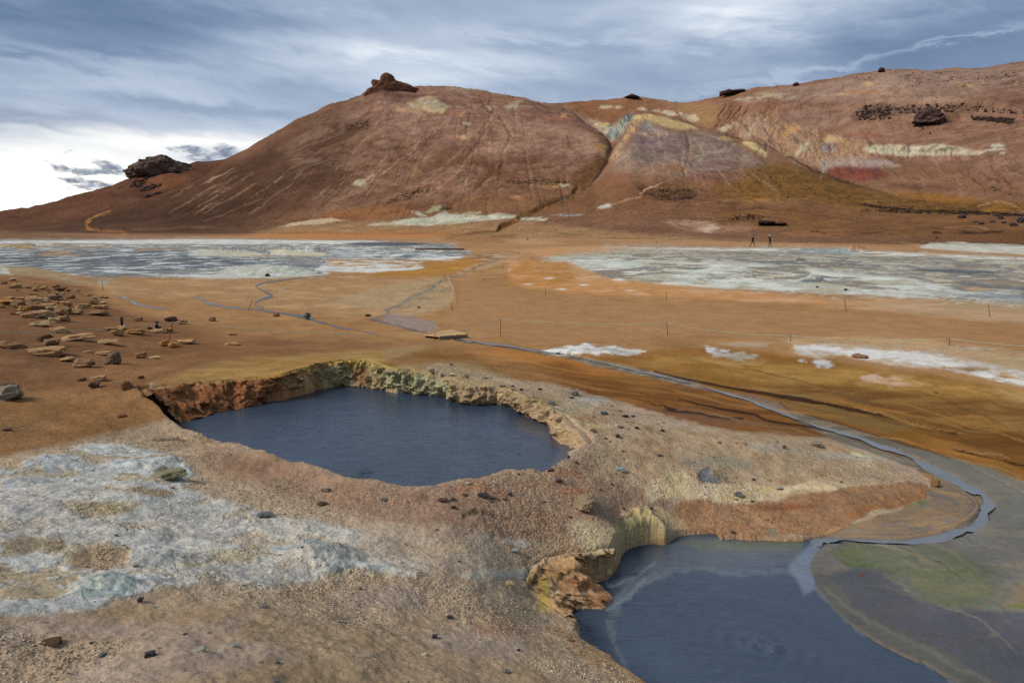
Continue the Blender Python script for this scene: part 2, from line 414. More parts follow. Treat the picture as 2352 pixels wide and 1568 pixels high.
# far left hill A and left flank of B: dark brown
fill([(-900, 300), (400, 340), (560, 360), (820, 215), (870, 260), (820, 330), (780, 420), (700, 480), (560, 545), (-900, 560)], ['573d31', '604436', '6b4b3b'], soft=50, fld='h')
fill([(-900, 480), (150, 448), (330, 398), (520, 372), (430, 425), (345, 458), (200, 500), (60, 525), (-900, 535)], ['664436', '6f4b3a', '75503d'], soft=8, fld='h')
fill(P('A', 880, 860, 1000, 820, 1160, 850, 1200, 880, 1080, 960, 960, 950, 880, 900), '80543f', .8, 8)
fill(P('A', 1060, 880, 1150, 870, 1100, 960), '7e5232', .8, 5)
for q in ((850, 900, 90, 14), (930, 940, 100, 16), (880, 925, 60, 10), (950, 985, 110, 10), (700, 975, 60, 8), (1280, 830, 25, 5), (850, 1035, 40, 6)):
    x, y = P('A', q[0], q[1])[0]
    fill([(x - q[2] * .18, y + 2), (x, y - q[3] * .36), (x + q[2] * .2, y - 2), (x + q[2] * .1, y + q[3] * .3)], ['33272a', '5a4a48'], .9, 3, m=('f', -.25, .1))
# B main face mauve/tan
fill(P('B', 100, 430, 330, 290, 620, 290, 900, 300, 1250, 340, 1500, 420, 1680, 520, 1800, 640, 1780, 760, 1600, 830, 1300, 850, 1100, 760, 800, 700, 500, 640, 200, 560), ['7f5e53', '8b685c', '977366'], .85, 28, fld='h', k=1.3)
fill(P('B', 1050, 500, 1400, 500, 1600, 560, 1740, 660, 1700, 740, 1450, 740, 1200, 700, 1090, 620), ['8d6a5b', '9c7768', 'a17c6c'], .75, 22, fld='h')
fill(P('B', 900, 780, 1300, 740, 1600, 820, 1600, 900, 1300, 940, 950, 930), ['77503a', '835c42'], .8, 30, fld='h')
fill(P('B', 0, 560, 300, 600, 500, 700, 300, 850, 0, 1000, -300, 1100, -400, 900), ['66483b', '705041'], .55, 40, fld='h')
# crest cone
fill(P('B', 240, 350, 300, 260, 340, 228, 415, 235, 560, 300, 430, 330), ['553831', '62423a'], .9, 6)
fill(P('B', 400, 300, 500, 300, 480, 320, 420, 318), 'a9784f', .7, 3)
fill(P('B', 640, 295, 900, 292, 1180, 345, 1280, 360, 1000, 340, 800, 320), ['a07d66', '9a8c7c'], .6, 5, fld='f')
# sulphur patch near the top
fill(P('B', 510, 400, 640, 345, 780, 410, 730, 465, 600, 440, 520, 430), ['c2a583', 'b8ac8c', '9c9788'], .9, 4, fld='f', k=1.4, c=.5)
fill(P('B', 380, 430, 480, 410, 520, 425, 640, 450, 560, 460, 430, 445), 'b98f6a', .7, 4)
fill(P('B', 760, 450, 880, 470, 830, 485), 'b06a58', .8, 4)
fill(P('B', 810, 415, 880, 420, 870, 432, 820, 428), 'b3ab97', .9, 2)
fill(P('B', 1115, 410, 1160, 385, 1240, 385, 1200, 430, 1140, 430), ['a79b86', 'b3ab95'], .9, 3)
fill(P('B', 1020, 420, 1070, 418, 1070, 435, 1020, 435), 'b0a38c', .9, 2)
fill(P('B', 700, 455, 735, 450, 735, 468, 705, 468), 'bdb06c', .9, 2)
fill(P('B', 830, 455, 880, 455, 875, 480, 840, 478), 'bb8d68', .8, 2)
fill(P('B', 860, 518, 915, 516, 910, 533, 862, 532), 'b9ae98', .9, 2)
fill(P('B', 810, 610, 890, 598, 900, 630, 850, 628), 'b9805c', .9, 2); fill(P('B', 860, 600, 890, 605, 890, 630, 865, 618), 'c0a88a', .9, 2)
fill(P('B', 1015, 648, 1042, 642, 1045, 658, 1020, 660), 'b9a285', .9, 2)
fill(P('B', 1370, 490, 1480, 470, 1550, 480, 1560, 495, 1400, 505), 'a0604d', .85, 5); fill(P('B', 1475, 465, 1520, 465, 1515, 485, 1480, 485), 'c09a5c', .8, 3)
fill(P('B', 920, 340, 1000, 330, 1250, 360, 1200, 390, 1100, 400, 1000, 410, 940, 380), '8a5f49', .6, 10)
fill(P('B', 150, 915, 200, 880, 260, 885, 258, 912, 200, 928), ['b5a88c', 'aaa88e'], .95, 2); fill(P('B', 250, 870, 290, 850, 305, 870, 260, 880), 'b39a80', .9, 2)
fill(P('B', 240, 895, 300, 870, 328, 872, 260, 912), '8d5238', .7, 3); fill(P('B', 130, 880, 180, 868, 190, 885, 140, 892), '9a7355', .7, 3)
fill(P('B', 380, 930, 480, 860, 560, 800, 700, 700, 760, 650, 700, 740, 560, 850, 440, 910), ['9a7666', 'a5816b'], .6, 10, fld='s')
fill(P('B', 480, 880, 560, 810, 640, 780, 560, 860), 'a07c43', .55, 8)
fill(P('B', 780, 950, 850, 900, 960, 880, 880, 930), 'a07a66', .6, 8)
fill(P('B', -60, 560, 100, 500, 130, 560, 40, 600), ['55403a', '6a5046'], .7, 8, m=('f', -.2, .15))
fill(P('B', 340, 700, 420, 665, 540, 660, 480, 680, 380, 705), '4f3b35', .8, 5, m=('f', -.3, .1))
fill(P('B', 400, 380, 450, 335, 490, 360, 450, 390), '5f4640', .7, 5)
# slide tracks
for (pts, wd, cl) in [
    (P('B', 1050, 470, 980, 600, 900, 720, 820, 830, 720, 910, 640, 975), [3, 8, 14, 16, 10, 6], 'a57d68'),
    (P('B', 1035, 480, 900, 620, 830, 720, 740, 800), [2, 6, 6, 3], 'a27a64'),
    (P('B', 1060, 480, 1010, 560, 960, 650, 860, 760, 800, 830), [1.2, 2, 2, 2, 1], '6a473a'),
    (P('B', 1100, 500, 1170, 600, 1160, 660, 1090, 780, 1050, 860, 940, 970), [2, 5, 4, 3, 3, 2], 'a07a66'),
    (P('B', 1095, 490, 1150, 575, 1176, 620), [1, 3, 1], '7a5242'),
    (P('B', 700, 540, 640, 600, 570, 670, 480, 750, 330, 860, 230, 930, 130, 975), [1, 2, 2.5, 2, 2, 2, 1], 'a98872'),
    (P('B', 840, 590, 760, 640, 700, 690, 540, 820, 400, 920), [1, 3, 3, 3, 2], 'a17a68'),
    (P('B', 0, 850, 100, 800, 180, 750), 1.5, '8f6f60'), (P('B', 830, 720, 700, 830, 600, 920, 530, 950), [1, 2, 2, 1], 'a47c62'),
    (P('B', 935, 340, 1000, 430, 1035, 465), 1.6, '553a32'), (P('B', 960, 345, 1005, 420, 1030, 460), 1.6, '4f362e'),
    (P('B', 1032, 340, 1025, 400, 1060, 440, 1045, 465), 2, '573b30'), (P('B', 915, 320, 950, 400, 1000, 440), 1.2, '6b473b'),
    (P('A', 2352, 740, 2000, 950, 1700, 1000, 1300, 1150), 2, '7d5c4c'), (P('A', 2200, 800, 1900, 860), 3, '7d5f50'),
    (P('B', 790, 1060, 850, 1020, 930, 1000, 980, 990), [2, 5, 3], 'b08a6c'), (P('A', 550, 1150, 620, 1120, 700, 1105), 2, '8b6546')]:
    line(pts, wd, cl, .8, 1.6)
line(P('A', 640, 1210, 560, 1200, 540, 1165, 600, 1125, 700, 1080), 4, 'a4703f', .85, 1.5)
line(P('A', 640, 1211, 780, 1211, 800, 1225, 785, 1250), [2, 3, 6, 10], 'a0693f', .85, 1.5)
line(P('A', 780, 1211, 1200, 1185, 1400, 1195), 2, '8a6045', .6, 1.5)
# dark sparse scrub line at the foot
for (x, y, w_, h_) in ((480, 990, 220, 60), (350, 1030, 160, 20), (560, 960, 160, 30), (100, 970, 60, 30), (1400, 905, 150, 16), (1250, 890, 100, 12)):
    x, y = P('B', x, y)[0]; w_ *= .36; h_ *= .36
    fill([(x - w_ / 2, y + h_ / 2), (x, y - h_ / 2), (x + w_ / 2, y - h_ / 2), (x + w_ / 3, y + h_ / 3)], ['3f3227', '5a4433'], .75, 5, m=('f', -.05, .2))
# lower fans
fill(P('B', -400, 1160, 200, 1060, 700, 1010, 1000, 960, 1500, 960, 1540, 1000, 1350, 1110, 1000, 1120, 500, 1110, 0, 1170), ['7d563c', '8a6145'], .75, 16, fld='h', k=1.4)
fill(P('B', 0, 1100, 300, 1060, 500, 1050, 560, 1110, 300, 1130, 0, 1150), 'a1673a', .5, 10)
# gully between B and D
fill(P('K', 760, 200, 850, 200, 1000, 330, 1040, 400, 1000, 440, 880, 320), ['b28a66', '9c7c66', 'c2b4a0'], .9, 5, fld='f')
fill(P('K', 930, 330, 1020, 250, 1120, 160, 1180, 150, 1200, 180, 1120, 290, 1030, 400, 960, 370), ['4b5a68', '69767f', '98a0a0', 'a3946c'], .95, 5, fld='t', k=1.3)
fill(P('K', 880, 240, 960, 220, 1000, 260, 950, 340, 900, 300), ['b7955c', 'b4b3a6', '8f7a56'], .9, 4, fld='f', k=1.4)
fill(P('K', 750, 270, 1000, 430, 970, 490, 850, 400, 770, 330), ['7d5a40', '8f6d4c'], .8, 8)
fill(P('K', 640, 680, 860, 540, 960, 620, 850, 760, 700, 870, 620, 800), ['63422c', '74502f'], .85, 9, fld='t')
line(P('K', 760, 240, 860, 360, 960, 440, 1000, 440), 3, '6f6459', .6, 2)
fill(P('K', 820, 440, 950, 450, 975, 500, 930, 560, 860, 500), ['9a7445', 'b08b52'], .85, 5, fld='t')
line(P('K', 960, 490, 955, 540), 7, '4c5c6b', .95, 1.5); line(P('K', 870, 720, 855, 760), 6, '4c5860', .9, 1.5)
line(P('K', 1000, 440, 955, 600, 870, 740, 780, 840, 700, 870), [3, 4, 5, 4, 3], '553c2a', .85, 2)
# purple knoll
fill(P('K', 1000, 600, 1180, 400, 1300, 225, 1420, 260, 1500, 300, 1700, 330, 1900, 310, 2150, 420, 2352, 560, 2600, 700, 2352, 640, 2000, 700, 1700, 740, 1200, 720, 1000, 680), ['7f6c66', '8a7670', '9b857b'], .95, 12, fld='f', k=1.2)
fill(P('K', 1220, 380, 1320, 330, 1500, 400, 1700, 420, 1650, 500, 1300, 470), ['7a626e', '8a7078'], .6, 14)
fill(P('K', 1200, 170, 1350, 155, 1600, 200, 1810, 280, 1850, 300, 1650, 300, 1500, 270, 1380, 230, 1300, 220, 1180, 260, 1150, 300), ['cdae80', 'c2a478', 'b8a675'], .95, 4, fld='f')
fill(P('K', 1180, 200, 1300, 215, 1200, 320, 1120, 430, 1060, 560, 1000, 610, 960, 590, 1050, 470, 1110, 330), ['bb9763', '8b7470', 'c8aa78', '7f6a6a'], .9, 6, fld='t', k=1.6)
fill(P('K', 1280, 240, 1340, 225, 1450, 290, 1500, 320, 1380, 330, 1280, 300), ['8f8a90', '9c9494'], .7, 7)
fill(P('K', 1250, 320, 1480, 320, 1600, 330, 1500, 370, 1270, 360), ['b89a80', '6a4f4c', 'b89a80'], .7, 4, fld='t', k=2)
fill(P('K', 1000, 660, 1150, 600, 1400, 620, 1700, 640, 1800, 700, 1300, 760, 1000, 780), ['98735c', 'a07d66'], .65, 16)
fill(P('K', 1450, 640, 1680, 600, 1680, 700, 1480, 720), '9b6b45', .55, 10)
for dx in (0, 30, 60, 95):
    line(P('K', 1580 + dx, 640, 1600 + dx, 680, 1570 + dx, 715), 1.3, '6e4a36', .7, 1)
line(P('K', 1690, 330, 1740, 450, 1720, 600, 1720, 690, 1670, 760), [2, 5, 4, 3, 2], '7d5a48', .8, 1.6)
line(P('K', 1730, 340, 1755, 450, 1735, 600, 1690, 740), [1, 2, 2], 'a07d6a', .7, 1.5)
fill(P('K', 1840, 620, 2000, 600, 2300, 600, 2250, 640, 1900, 650), '7a4f40', .7, 6, m=('f', -.3, .2))
fill(P('K', 1000, 740, 1150, 720, 1200, 740, 950, 800, 800, 850), '8a4f3c', .6, 8)
fill(P('K', 2000, 380, 2060, 365, 2150, 400, 2080, 410), 'b5996c', .9, 4); fill(P('K', 2230, 430, 2290, 410, 2352, 430, 2460, 500, 2500, 560, 2400, 520, 2300, 470), ['c5b285', 'bfae78'], .9, 4)
fill(P('K', 1700, 750, 2000, 760, 2300, 790, 2200, 830, 1900, 810, 1750, 790), ['8a5a4e', '7a4f52'], .7, 12)
# hillside under the knoll
fill(P('K', 700, 880, 1100, 790, 1700, 800, 2352, 800, 2352, 1150, 1600, 1170, 700, 1140, 200, 1130, 500, 1000), ['815a41', '8d6346'], .8, 20, fld='h')
fill(P('K', 1200, 870, 1500, 830, 1800, 850, 1780, 940, 1500, 980, 1300, 940), ['4c3729', '614731'], .8, 12, m=('f', -.25, .12))
fill(P('K', 1520, 960, 1700, 940, 1810, 930, 1780, 965, 1640, 990), ['30262a', '554440'], .9, 3, m=('f', -.2, .1))
line(P('K', 1250, 920, 1330, 870, 1480, 820), [2, 3, 2], 'c09379', .85, 1.2); fill(P('K', 1200, 920, 1290, 905, 1260, 930), '6e3b3c', .8, 3)
line(P('K', 1280, 935, 1150, 960, 1020, 1010), [2, 4, 3], 'b5866c', .7, 2); fill(P('K', 860, 1050, 960, 1005, 1010, 1020, 960, 1045), ['c8c6c0', 'b6b9b8'], .95, 2)
line(P('K', 1760, 1025, 2000, 985, 2250, 970), 3, 'a8784f', .6, 2)
fill(P('K', 2030, 1170, 2150, 1120, 2352, 1110, 2500, 1130, 2400, 1170, 2200, 1190), ['3c2c22', '5c4530'], .85, 4, m=('f', -.25, .1))
fill(P('K', 1500, 1190, 1700, 1160, 1900, 1180, 2200, 1190, 2420, 1230, 2300, 1280, 1900, 1280, 1600, 1240), ['a67c62', 'b59584', '9d6f63'], .75, 6, fld='f', k=1.4)
fill(P('C', 250, 1200, 350, 1170, 420, 1200, 330, 1220), ['cbbcab', 'a98f82'], .8, 3)
fill(P('C', 800, 1230, 900, 1205, 1050, 1200, 1280, 1210, 1200, 1240, 900, 1250), ['b58063', 'a47056'], .7, 6)
# olive dome
fill(P('C', 530, 940, 560, 870, 700, 790, 860, 775, 1020, 830, 1150, 885, 1300, 930, 1500, 975, 1900, 1000, 2400, 1040, 2400, 1110, 1800, 1110, 1300, 1080, 900, 1020, 700, 1020, 580, 1000), ['735227', '7f5a2c', '8a6533'], .9, 14, fld='f')
fill(P('C', 330, 920, 560, 900, 700, 990, 560, 1020, 350, 990), ['7f592b', '8a6130'], .7, 16)
fill(P('C', 560, 1020, 700, 1000, 800, 1020, 700, 1030), 'a5773c', .8, 4)
line(P('C', 660, 820, 550, 890, 540, 930, 590, 980), 2.5, '6b4826', .7, 1.5)
# lower right slope
fill(P('C', 400, 1060, 900, 1030, 1500, 1100, 2400, 1120, 2400, 1290, 1500, 1260, 900, 1240, 400, 1190), ['7f5734', '8b613d', '79512f'], .75, 16, fld='h', k=1.5)
fill(P('C', 1500, 960, 1700, 970, 2050, 1010, 2000, 1050, 1700, 1010), '98682a', .75, 8); fill(P('C', 2080, 1070, 2180, 1030, 2300, 1060, 2250, 1090, 2100, 1095), '946a2c', .85, 4)
line(P('C', 2050, 1050, 2180, 1020, 2290, 1050, 2352, 1090), 2, 'b98468', .7, 1.5)
# C range: right
fill(P('C', 560, 390, 700, 320, 900, 290, 1150, 250, 1450, 190, 1700, 180, 2352, 150, 2900, 100, 2900, 330, 2352, 300, 2100, 330, 1700, 400, 1300, 400, 1000, 380, 700, 380), ['88706a', '93796f', '9d8479'], .9, 10, fld='f', k=1.2)
fill(P('C', 500, 380, 600, 350, 750, 340, 900, 350, 1010, 370, 800, 380, 600, 392), ['b9ac9c', 'a99b8e'], .85, 4, m=('f', -.3, .1))
for q in ((1180, 340, 80, 10, 'b09a6c'), (1330, 330, 140, 14, 'a3764c'), (1360, 275, 40, 10, 'b8a074'), (1970, 285, 110, 12, 'ad8a55'), (1600, 322, 60, 8, 'a8805c'), (2300, 270, 90, 8, 'a98060'), (700, 335, 60, 5, 'aaa070'), (1720, 318, 40, 6, 'a97e58')):
    x, y = P('C', q[0], q[1])[0]
    fill([(x - q[2] * .36, y), (x, y - q[3] * .36), (x + q[2] * .36, y), (x, y + q[3] * .36)], q[4], .85, 3)
fill(P('C', 1500, 200, 2352, 170, 2352, 300, 2000, 300, 1600, 260), ['4a3c3c', '6a5652'], .7, 10, m=('f', .12, .3))
fill(P('C', 2000, 360, 2352, 300, 2800, 280, 2800, 430, 2352, 440, 2100, 420), ['6d4e42', '785648'], .8, 10)
fill(P('C', 1650, 400, 2000, 340, 2200, 300, 2352, 280, 2352, 320, 2050, 370, 1900, 410), ['8c6c60', '7a5a52'], .6, 6)
# mid right slope
fill(P('C', 560, 390, 1000, 380, 1600, 400, 2352, 440, 2900, 450, 2900, 900, 2352, 900, 1900, 830, 1400, 760, 1100, 620, 800, 520), ['7f5b4b', '896454', '8e6a59'], .75, 16, fld='h', k=1.3)
fill(P('C', 700, 470, 900, 440, 1200, 440, 1250, 500, 1100, 560, 800, 560), ['83665f', '8c6f66'], .7, 14)
fill(P('C', 1300, 430, 1400, 395, 1550, 420, 1700, 420, 1900, 400, 2050, 410, 2150, 440, 1800, 450, 1600, 460, 1400, 460, 1250, 480), ['35292a', '4e3d3a', '6a5248'], .95, 6, fld='f', k=1.6)
fill(P('C', 1240, 490, 1400, 440, 1600, 460, 1450, 500, 1280, 520), ['4a3933', '6a5244'], .75, 7, m=('f', -.3, .1))
line(P('C', 2050, 430, 2150, 445, 2400, 470), [6, 4, 4], '3c302e', .85, 1.6)
fill(P('C', 2000, 490, 2200, 480, 2352, 500, 2300, 530, 2050, 510), '4c3c36', .7, 5, m=('f', -.1, .15))
fill(P('C', 1780, 510, 1860, 480, 1920, 510, 1880, 540, 1800, 540), ['4b3521', '6b4c2a'], .8, 5)
fill(P('C', 780, 450, 860, 420, 920, 425, 910, 445, 820, 450), '6a4038', .8, 4)
# rill fan left of C
fill(P('K', 2010, 260, 2040, 150, 2080, 50, 2500, 20, 2700, 60, 2500, 200, 2250, 300, 1980, 300), ['8e6350', '996d56'], .7, 10)
fill(P('K', 1500, 30, 1800, 30, 2060, 60, 2000, 250, 1900, 300, 1780, 220, 1600, 110, 1400, 60), ['9a7352', 'a17a58', '8a6248'], .8, 10, fld='h')
fill(P('K', 600, 40, 900, 20, 1400, 30, 1500, 80, 1200, 110, 1000, 220, 850, 200, 700, 130), ['7a5138', '86593f', '8f6348'], .85, 10, fld='h')
for q in ((930, 85, 70, 14), (1060, 95, 45, 10), (1290, 105, 50, 14), (1420, 120, 35, 14), (1540, 145, 75, 30), (1660, 155, 30, 22), (1750, 190, 75, 38)):
    x, y = P('K', q[0], q[1])[0]; a_, b_ = q[2] * .24, q[3] * .24
    fill([(x - a_, y), (x - a_ * .5, y - b_), (x + a_ * .5, y - b_ * .8), (x + a_, y + b_ * .6), (x, y + b_)], ['b5ad9b', 'c0ab90', '9a9384'], .85, 3, fld='f', k=1.6)
for i, q in enumerate([(2100, 60, 2080, 120, 2030, 170, 2020, 230, 1980, 290), (2160, 60, 2140, 110, 2080, 170), (2200, 60, 2150, 140, 2060, 220), (2240, 70, 2230, 110, 2130, 190, 2040, 270),
                       (2310, 90, 2260, 150, 2180, 200, 2100, 250)]):
    line(P('K', *q), [1, 2.2, 2.4, 2], '5e3d30', .85, 1.2)
for q in [(740, 420, 700, 470, 680, 520, 650, 570, 620, 620), (800, 420, 740, 440), (600, 430, 560, 480, 470, 520)]:
    line(P('C', *q), [1, 3, 2], '64473a', .75, 1.6)
# the multicoloured right wall of the gully
fill(P('C', 390, 570, 500, 500, 700, 440, 760, 520, 900, 530, 1050, 560, 1060, 620, 1300, 600, 1400, 640, 1350, 700, 1420, 760, 1560, 800, 1400, 820, 1100, 800, 1040, 830, 900, 790, 800, 720, 700, 660, 560, 610), ['7e6059', 'a3805f', '8a6c66', 'b08f6c', '7c5c50', '9c8478'], .95, 7, fld='t', k=1.7)
fill(P('C', 400, 570, 450, 535, 480, 545, 440, 590), ['b9b19c', '8f8572', 'c9b79a'], .85, 3, fld='t', k=2); fill(P('C', 530, 600, 600, 565, 640, 560, 620, 590, 560, 630), ['b9b2a4', '8a7a70', 'b99b78'], .85, 4, fld='t', k=2)
fill(P('C', 580, 540, 680, 490, 660, 530, 600, 560), ['a09290', '8a6f66'], .7, 5)
fill(P('C', 800, 590, 860, 540, 880, 530, 920, 560, 830, 610), ['b98f5c', 'a8825a'], .85, 5); fill(P('C', 880, 720, 930, 660, 990, 640, 940, 700, 890, 730), ['a9ae96', '7d8570', 'c4b396'], .85, 4, fld='t', k=2)
fill(P('C', 1060, 640, 1110, 605, 1190, 605, 1200, 640, 1100, 650), ['bc9574', 'b7a27c'], .85, 5)
fill(P('C', 1060, 655, 1140, 650, 1130, 700, 1060, 700), ['7e7c88', '6e4048', '8f8a90'], .85, 5, fld='t', k=2)
fill(P('C', 1150, 640, 1350, 640, 1340, 690, 1200, 700), ['b18a70', 'a88a62', '9c7a66'], .8, 8, fld='f', k=1.5)
fill(P('C', 1190, 590, 1350, 583, 1430, 600, 1340, 620, 1200, 615), ['93483e', '8a5246'], .75, 6)
fill(P('C', 1000, 800, 1060, 760, 1200, 740, 1450, 750, 1570, 800, 1350, 810, 1150, 800, 1080, 840), ['9a8c8e', '8f8084', 'a8958a'], .85, 6, fld='t', k=1.5)
fill(P('C', 1080, 850, 1130, 800, 1300, 800, 1420, 805, 1500, 860, 1350, 890, 1200, 885), ['6c3c3c', '7c4640', '8a4a3e'], .9, 8, fld='t', k=1.4)
fill(P('C', 1250, 860, 1340, 840, 1360, 860, 1280, 885), '98473a', .8, 5)
fill(P('C', 980, 800, 1040, 790, 1040, 830, 1000, 815), '8f6a44', .8, 4)
line(P('C', 860, 740, 1000, 820, 1180, 890, 1300, 930), [3, 4, 4, 2], '54382c', .7, 3)
# pale bench
fill(P('C', 1320, 690, 1400, 660, 1550, 660, 1590, 675, 1800, 660, 1950, 680, 2100, 705, 2060, 725, 1900, 730, 1760, 735, 1600, 735, 1450, 720, 1350, 700), ['c9c3b0', 'bfbba8', 'c6b79c'], .96, 3, fld='f', c=.5)
fill(P('C', 1360, 668, 1800, 668, 2000, 690, 1980, 705, 1700, 715, 1600, 720, 1560, 700, 1380, 690), ['4d4a3e', '8f8562'], .75, 3, m=('f', -.12, .12))
for xx in (1500, 1545, 1575, 1680, 1710, 1790, 1840, 1880, 1930, 2000, 2040):
    line(P('C', xx, 695, xx + 12, 735, xx + 25, 760), [1, 1.6, 1], '6e5442', .7, 1)
fill(P('C', 2130, 665, 2180, 655, 2240, 660, 2220, 672, 2150, 678), 'c3c4bb', .95, 2); line(P('C', 2080, 702, 2150, 690, 2225, 690), [2, 5, 3], 'b9bdb4', .9, 1.2); fill(P('C', 2200, 712, 2235, 712, 2230, 724, 2205, 722), 'bcc2bd', .9, 1.5)
fill(P('C', 1600, 740, 1900, 740, 2080, 760, 1900, 770, 1700, 765), ['b48475', '9a6c60'], .75, 4, m=('t', -.2, .15))
line(P('C', 1040, 395, 1030, 480, 1050, 590), [2, 5, 10], ['6f4d3c', '9a765e'], .8, 2, fld='t', k=2)
for q in [(1720, 800, 1800, 860, 1870, 880), (1840, 800, 1930, 860, 1950, 880), (1940, 810, 2000, 860, 2050, 900, 2130, 950), (2060, 820, 2120, 880, 2200, 900), (2140, 730, 2170, 840, 2230, 900, 2320, 950), (2240, 760, 2340, 840, 2400, 900),
          (1640, 880, 1700, 900), (1600, 870, 1670, 920), (1450, 800, 1550, 860), (1980, 780, 2010, 860), (2270, 760, 2380, 830)]:
    line(P('C', *q), [1, 3.2, 2.4, 1], '634133', .8, 1.8, m=('q', -.6, -.2))
fill(P('C', 1450, 905, 1700, 920, 1900, 940, 1700, 955, 1500, 940), ['6c4a3c', '74503c'], .7, 7)
# dark lava bands
fill(P('C', 1300, 1085, 1600, 1085, 1750, 1078, 2000, 1085, 2352, 1105, 2352, 1120, 2000, 1100, 1750, 1095, 1500, 1096), ['2c2422', '43342c'], .95, 2.4, m=('f', -.55, -.2))
fill(P('C', 1300, 1050, 1600, 1070, 1700, 1080, 1500, 1075), '4a3a30', .8, 2.5, m=('f', .0, .15))
fill(P('C', 1900, 1220, 2100, 1212, 2230, 1215, 2200, 1228, 1950, 1228), '40302a', .8, 2, m=('f', -.25, .05)); fill(P('C', 1290, 1225, 1400, 1215, 1500, 1215, 1400, 1230), '54402f', .7, 2, m=('f', -.2, .1))
line(P('C', 1000, 1215, 1080, 1220), 3, '4f352a', .8, 1.5); line(P('C', 1770, 1220, 1830, 1222), 3, '45332c', .8, 1.2)
line(P('C', 1850, 1190, 2000, 1188, 2120, 1195), 2, 'b08062', .6, 1.5); fill(P('C', 2100, 920, 2352, 990, 2352, 1000, 2150, 965), '45352c', .7, 2, m=('f', -.1, .1))

fill(P('B', -300, 700, 0, 450, 300, 320, 900, 300, 1300, 350, 1650, 500, 1780, 700, 1600, 850, 1300, 940, 700, 1010, 0, 1060), ['624236', 'a88676', '6a4838', 'b09080'], .30, 20, fld='q', k=1.6)
fill(P('C', 560, 390, 1000, 300, 2352, 160, 2900, 150, 2900, 900, 1900, 830, 1200, 640), ['6a4a40', 'ab8a7c', '74524a', 'b0907e'], .28, 20, fld='q', k=1.6)
hrn = random.Random(5); HCUT = []
for _ in range(150):
    u_ = hrn.uniform(420, 1370); lo = np.interp(u_, [400, 600, 880, 1150, 1380], [430, 350, 215, 225, 310]); v_ = hrn.uniform(lo + 12, 480)
    dx, dy = (u_ - 1170) / 330 * 1.0, 1.0; nn_ = math.hypot(dx, dy); ln = hrn.uniform(25, 150) * (.5 + .5 * min(1, (v_ - lo) / 60)); ph = hrn.uniform(0, 6)
    pts = [(u_ + dx / nn_ * ln * t + 1.5 * math.sin(ph + 6 * t), v_ + dy / nn_ * ln * t) for t in (0, .25, .5, .75, 1)]
    if pts[-1][1] > 508: continue
    HCUT.append((pts, hrn.uniform(2, 5), hrn.uniform(.3, 1.3)))
    line(pts, [0, hrn.uniform(.8, 2.6), hrn.uniform(.8, 3.2), hrn.uniform(.6, 2), 0], hrn.choice(['a9836f', 'a07a68', '5a3d31', '523a30', 'b08f78', '694736']), hrn.uniform(.22, .55), 1.4)
for _ in range(110):
    u_ = hrn.uniform(1660, 2400); v_ = hrn.uniform(np.interp(u_, [1600, 2352], [235, 175]), 440)
    if v_ > np.interp(u_, [1600, 2010, 2352], [290, 430, 450]): continue
    ln = hrn.uniform(12, 60); dx = .45 if u_ > 1950 else -.35
    pts = [(u_ + dx * ln * t + math.sin(5 * t + u_), v_ + ln * .8 * t) for t in (0, .33, .66, 1)]
    HCUT.append((pts, hrn.uniform(2, 5), hrn.uniform(.4, 1.5)))
    line(pts, [0, hrn.uniform(.8, 2.4), hrn.uniform(.8, 2), 0], hrn.choice(['b09280', '5e4238', '573d35', 'a88674', '6b4a3c']), hrn.uniform(.25, .55), 1.3)
for _ in range(60):
    u_ = hrn.uniform(1400, 1760); v_ = hrn.uniform(np.interp(u_, [1400, 1500, 1760], [330, 275, 345]), 400)
    ln = hrn.uniform(15, 60); dx = (u_ - 1510) / 160
    line([(u_ + dx * ln * t + math.sin(5 * t + u_), v_ + ln * t) for t in (0, .33, .66, 1)], [0, hrn.uniform(.8, 2.4), hrn.uniform(.8, 2), 0], hrn.choice(['b3a09a', '655254', 'b09478', '7a6468']), hrn.uniform(.25, .5), 1.3)
for _ in range(70):      # olive dome and lower slope
    u_ = hrn.uniform(1480, 2352); v_ = hrn.uniform(430, 530); ln = hrn.uniform(30, 160)
    if v_ < np.interp(u_, [1480, 1800, 2010, 2352], [430, 385, 445, 480]): continue
    sl = hrn.uniform(.0, .16)
    line([(u_ + ln * t, v_ + sl * ln * t + math.sin(4 * t + u_)) for t in (0, .33, .66, 1)], [0, hrn.uniform(.8, 2.2), hrn.uniform(.8, 2), 0], hrn.choice(['a27c4a', '4e3a20', '5a4226', '94703c']), hrn.uniform(.25, .5), 1.2)
# ---- flats at the foot
fill([(-900, 530), (0, 532), (200, 540), (400, 543), (560, 541), (640, 520), (760, 515), (880, 506), (1000, 508), (1200, 508), (1340, 524), (1500, 540), (1640, 548), (1800, 556), (2000, 560), (2352, 575), (3200, 590), (3200, 640), (-900, 640)], ['967352', '9f7b59', 'a88360'], .95, 8, fld='a')
fill([(-900, 500), (0, 530), (120, 538), (280, 546), (400, 545), (280, 549), (0, 553), (-900, 556)], '66493a', .8, 5)
fill(P('D', 640, 521, 700, 507, 760, 502, 800, 508, 700, 518), ['c4a586', 'bfae96'], .9, 2.5); fill(P('D', 480, 546, 660, 535, 900, 530, 1100, 530, 1000, 545, 640, 551), 'ab7548', .8, 5)
fill(P('B', 440, 1165, 410, 1150, 560, 1130, 640, 1130, 760, 1090, 780, 1105, 850, 1110, 980, 1115, 1100, 1105, 1230, 1115, 1200, 1130, 1000, 1145, 700, 1170, 500, 1178, 260, 1172, 300, 1160), ['c3c0b0', 'b7b9ae', 'a9a896'], .95, 3, fld='f', k=1.4, c=.6)
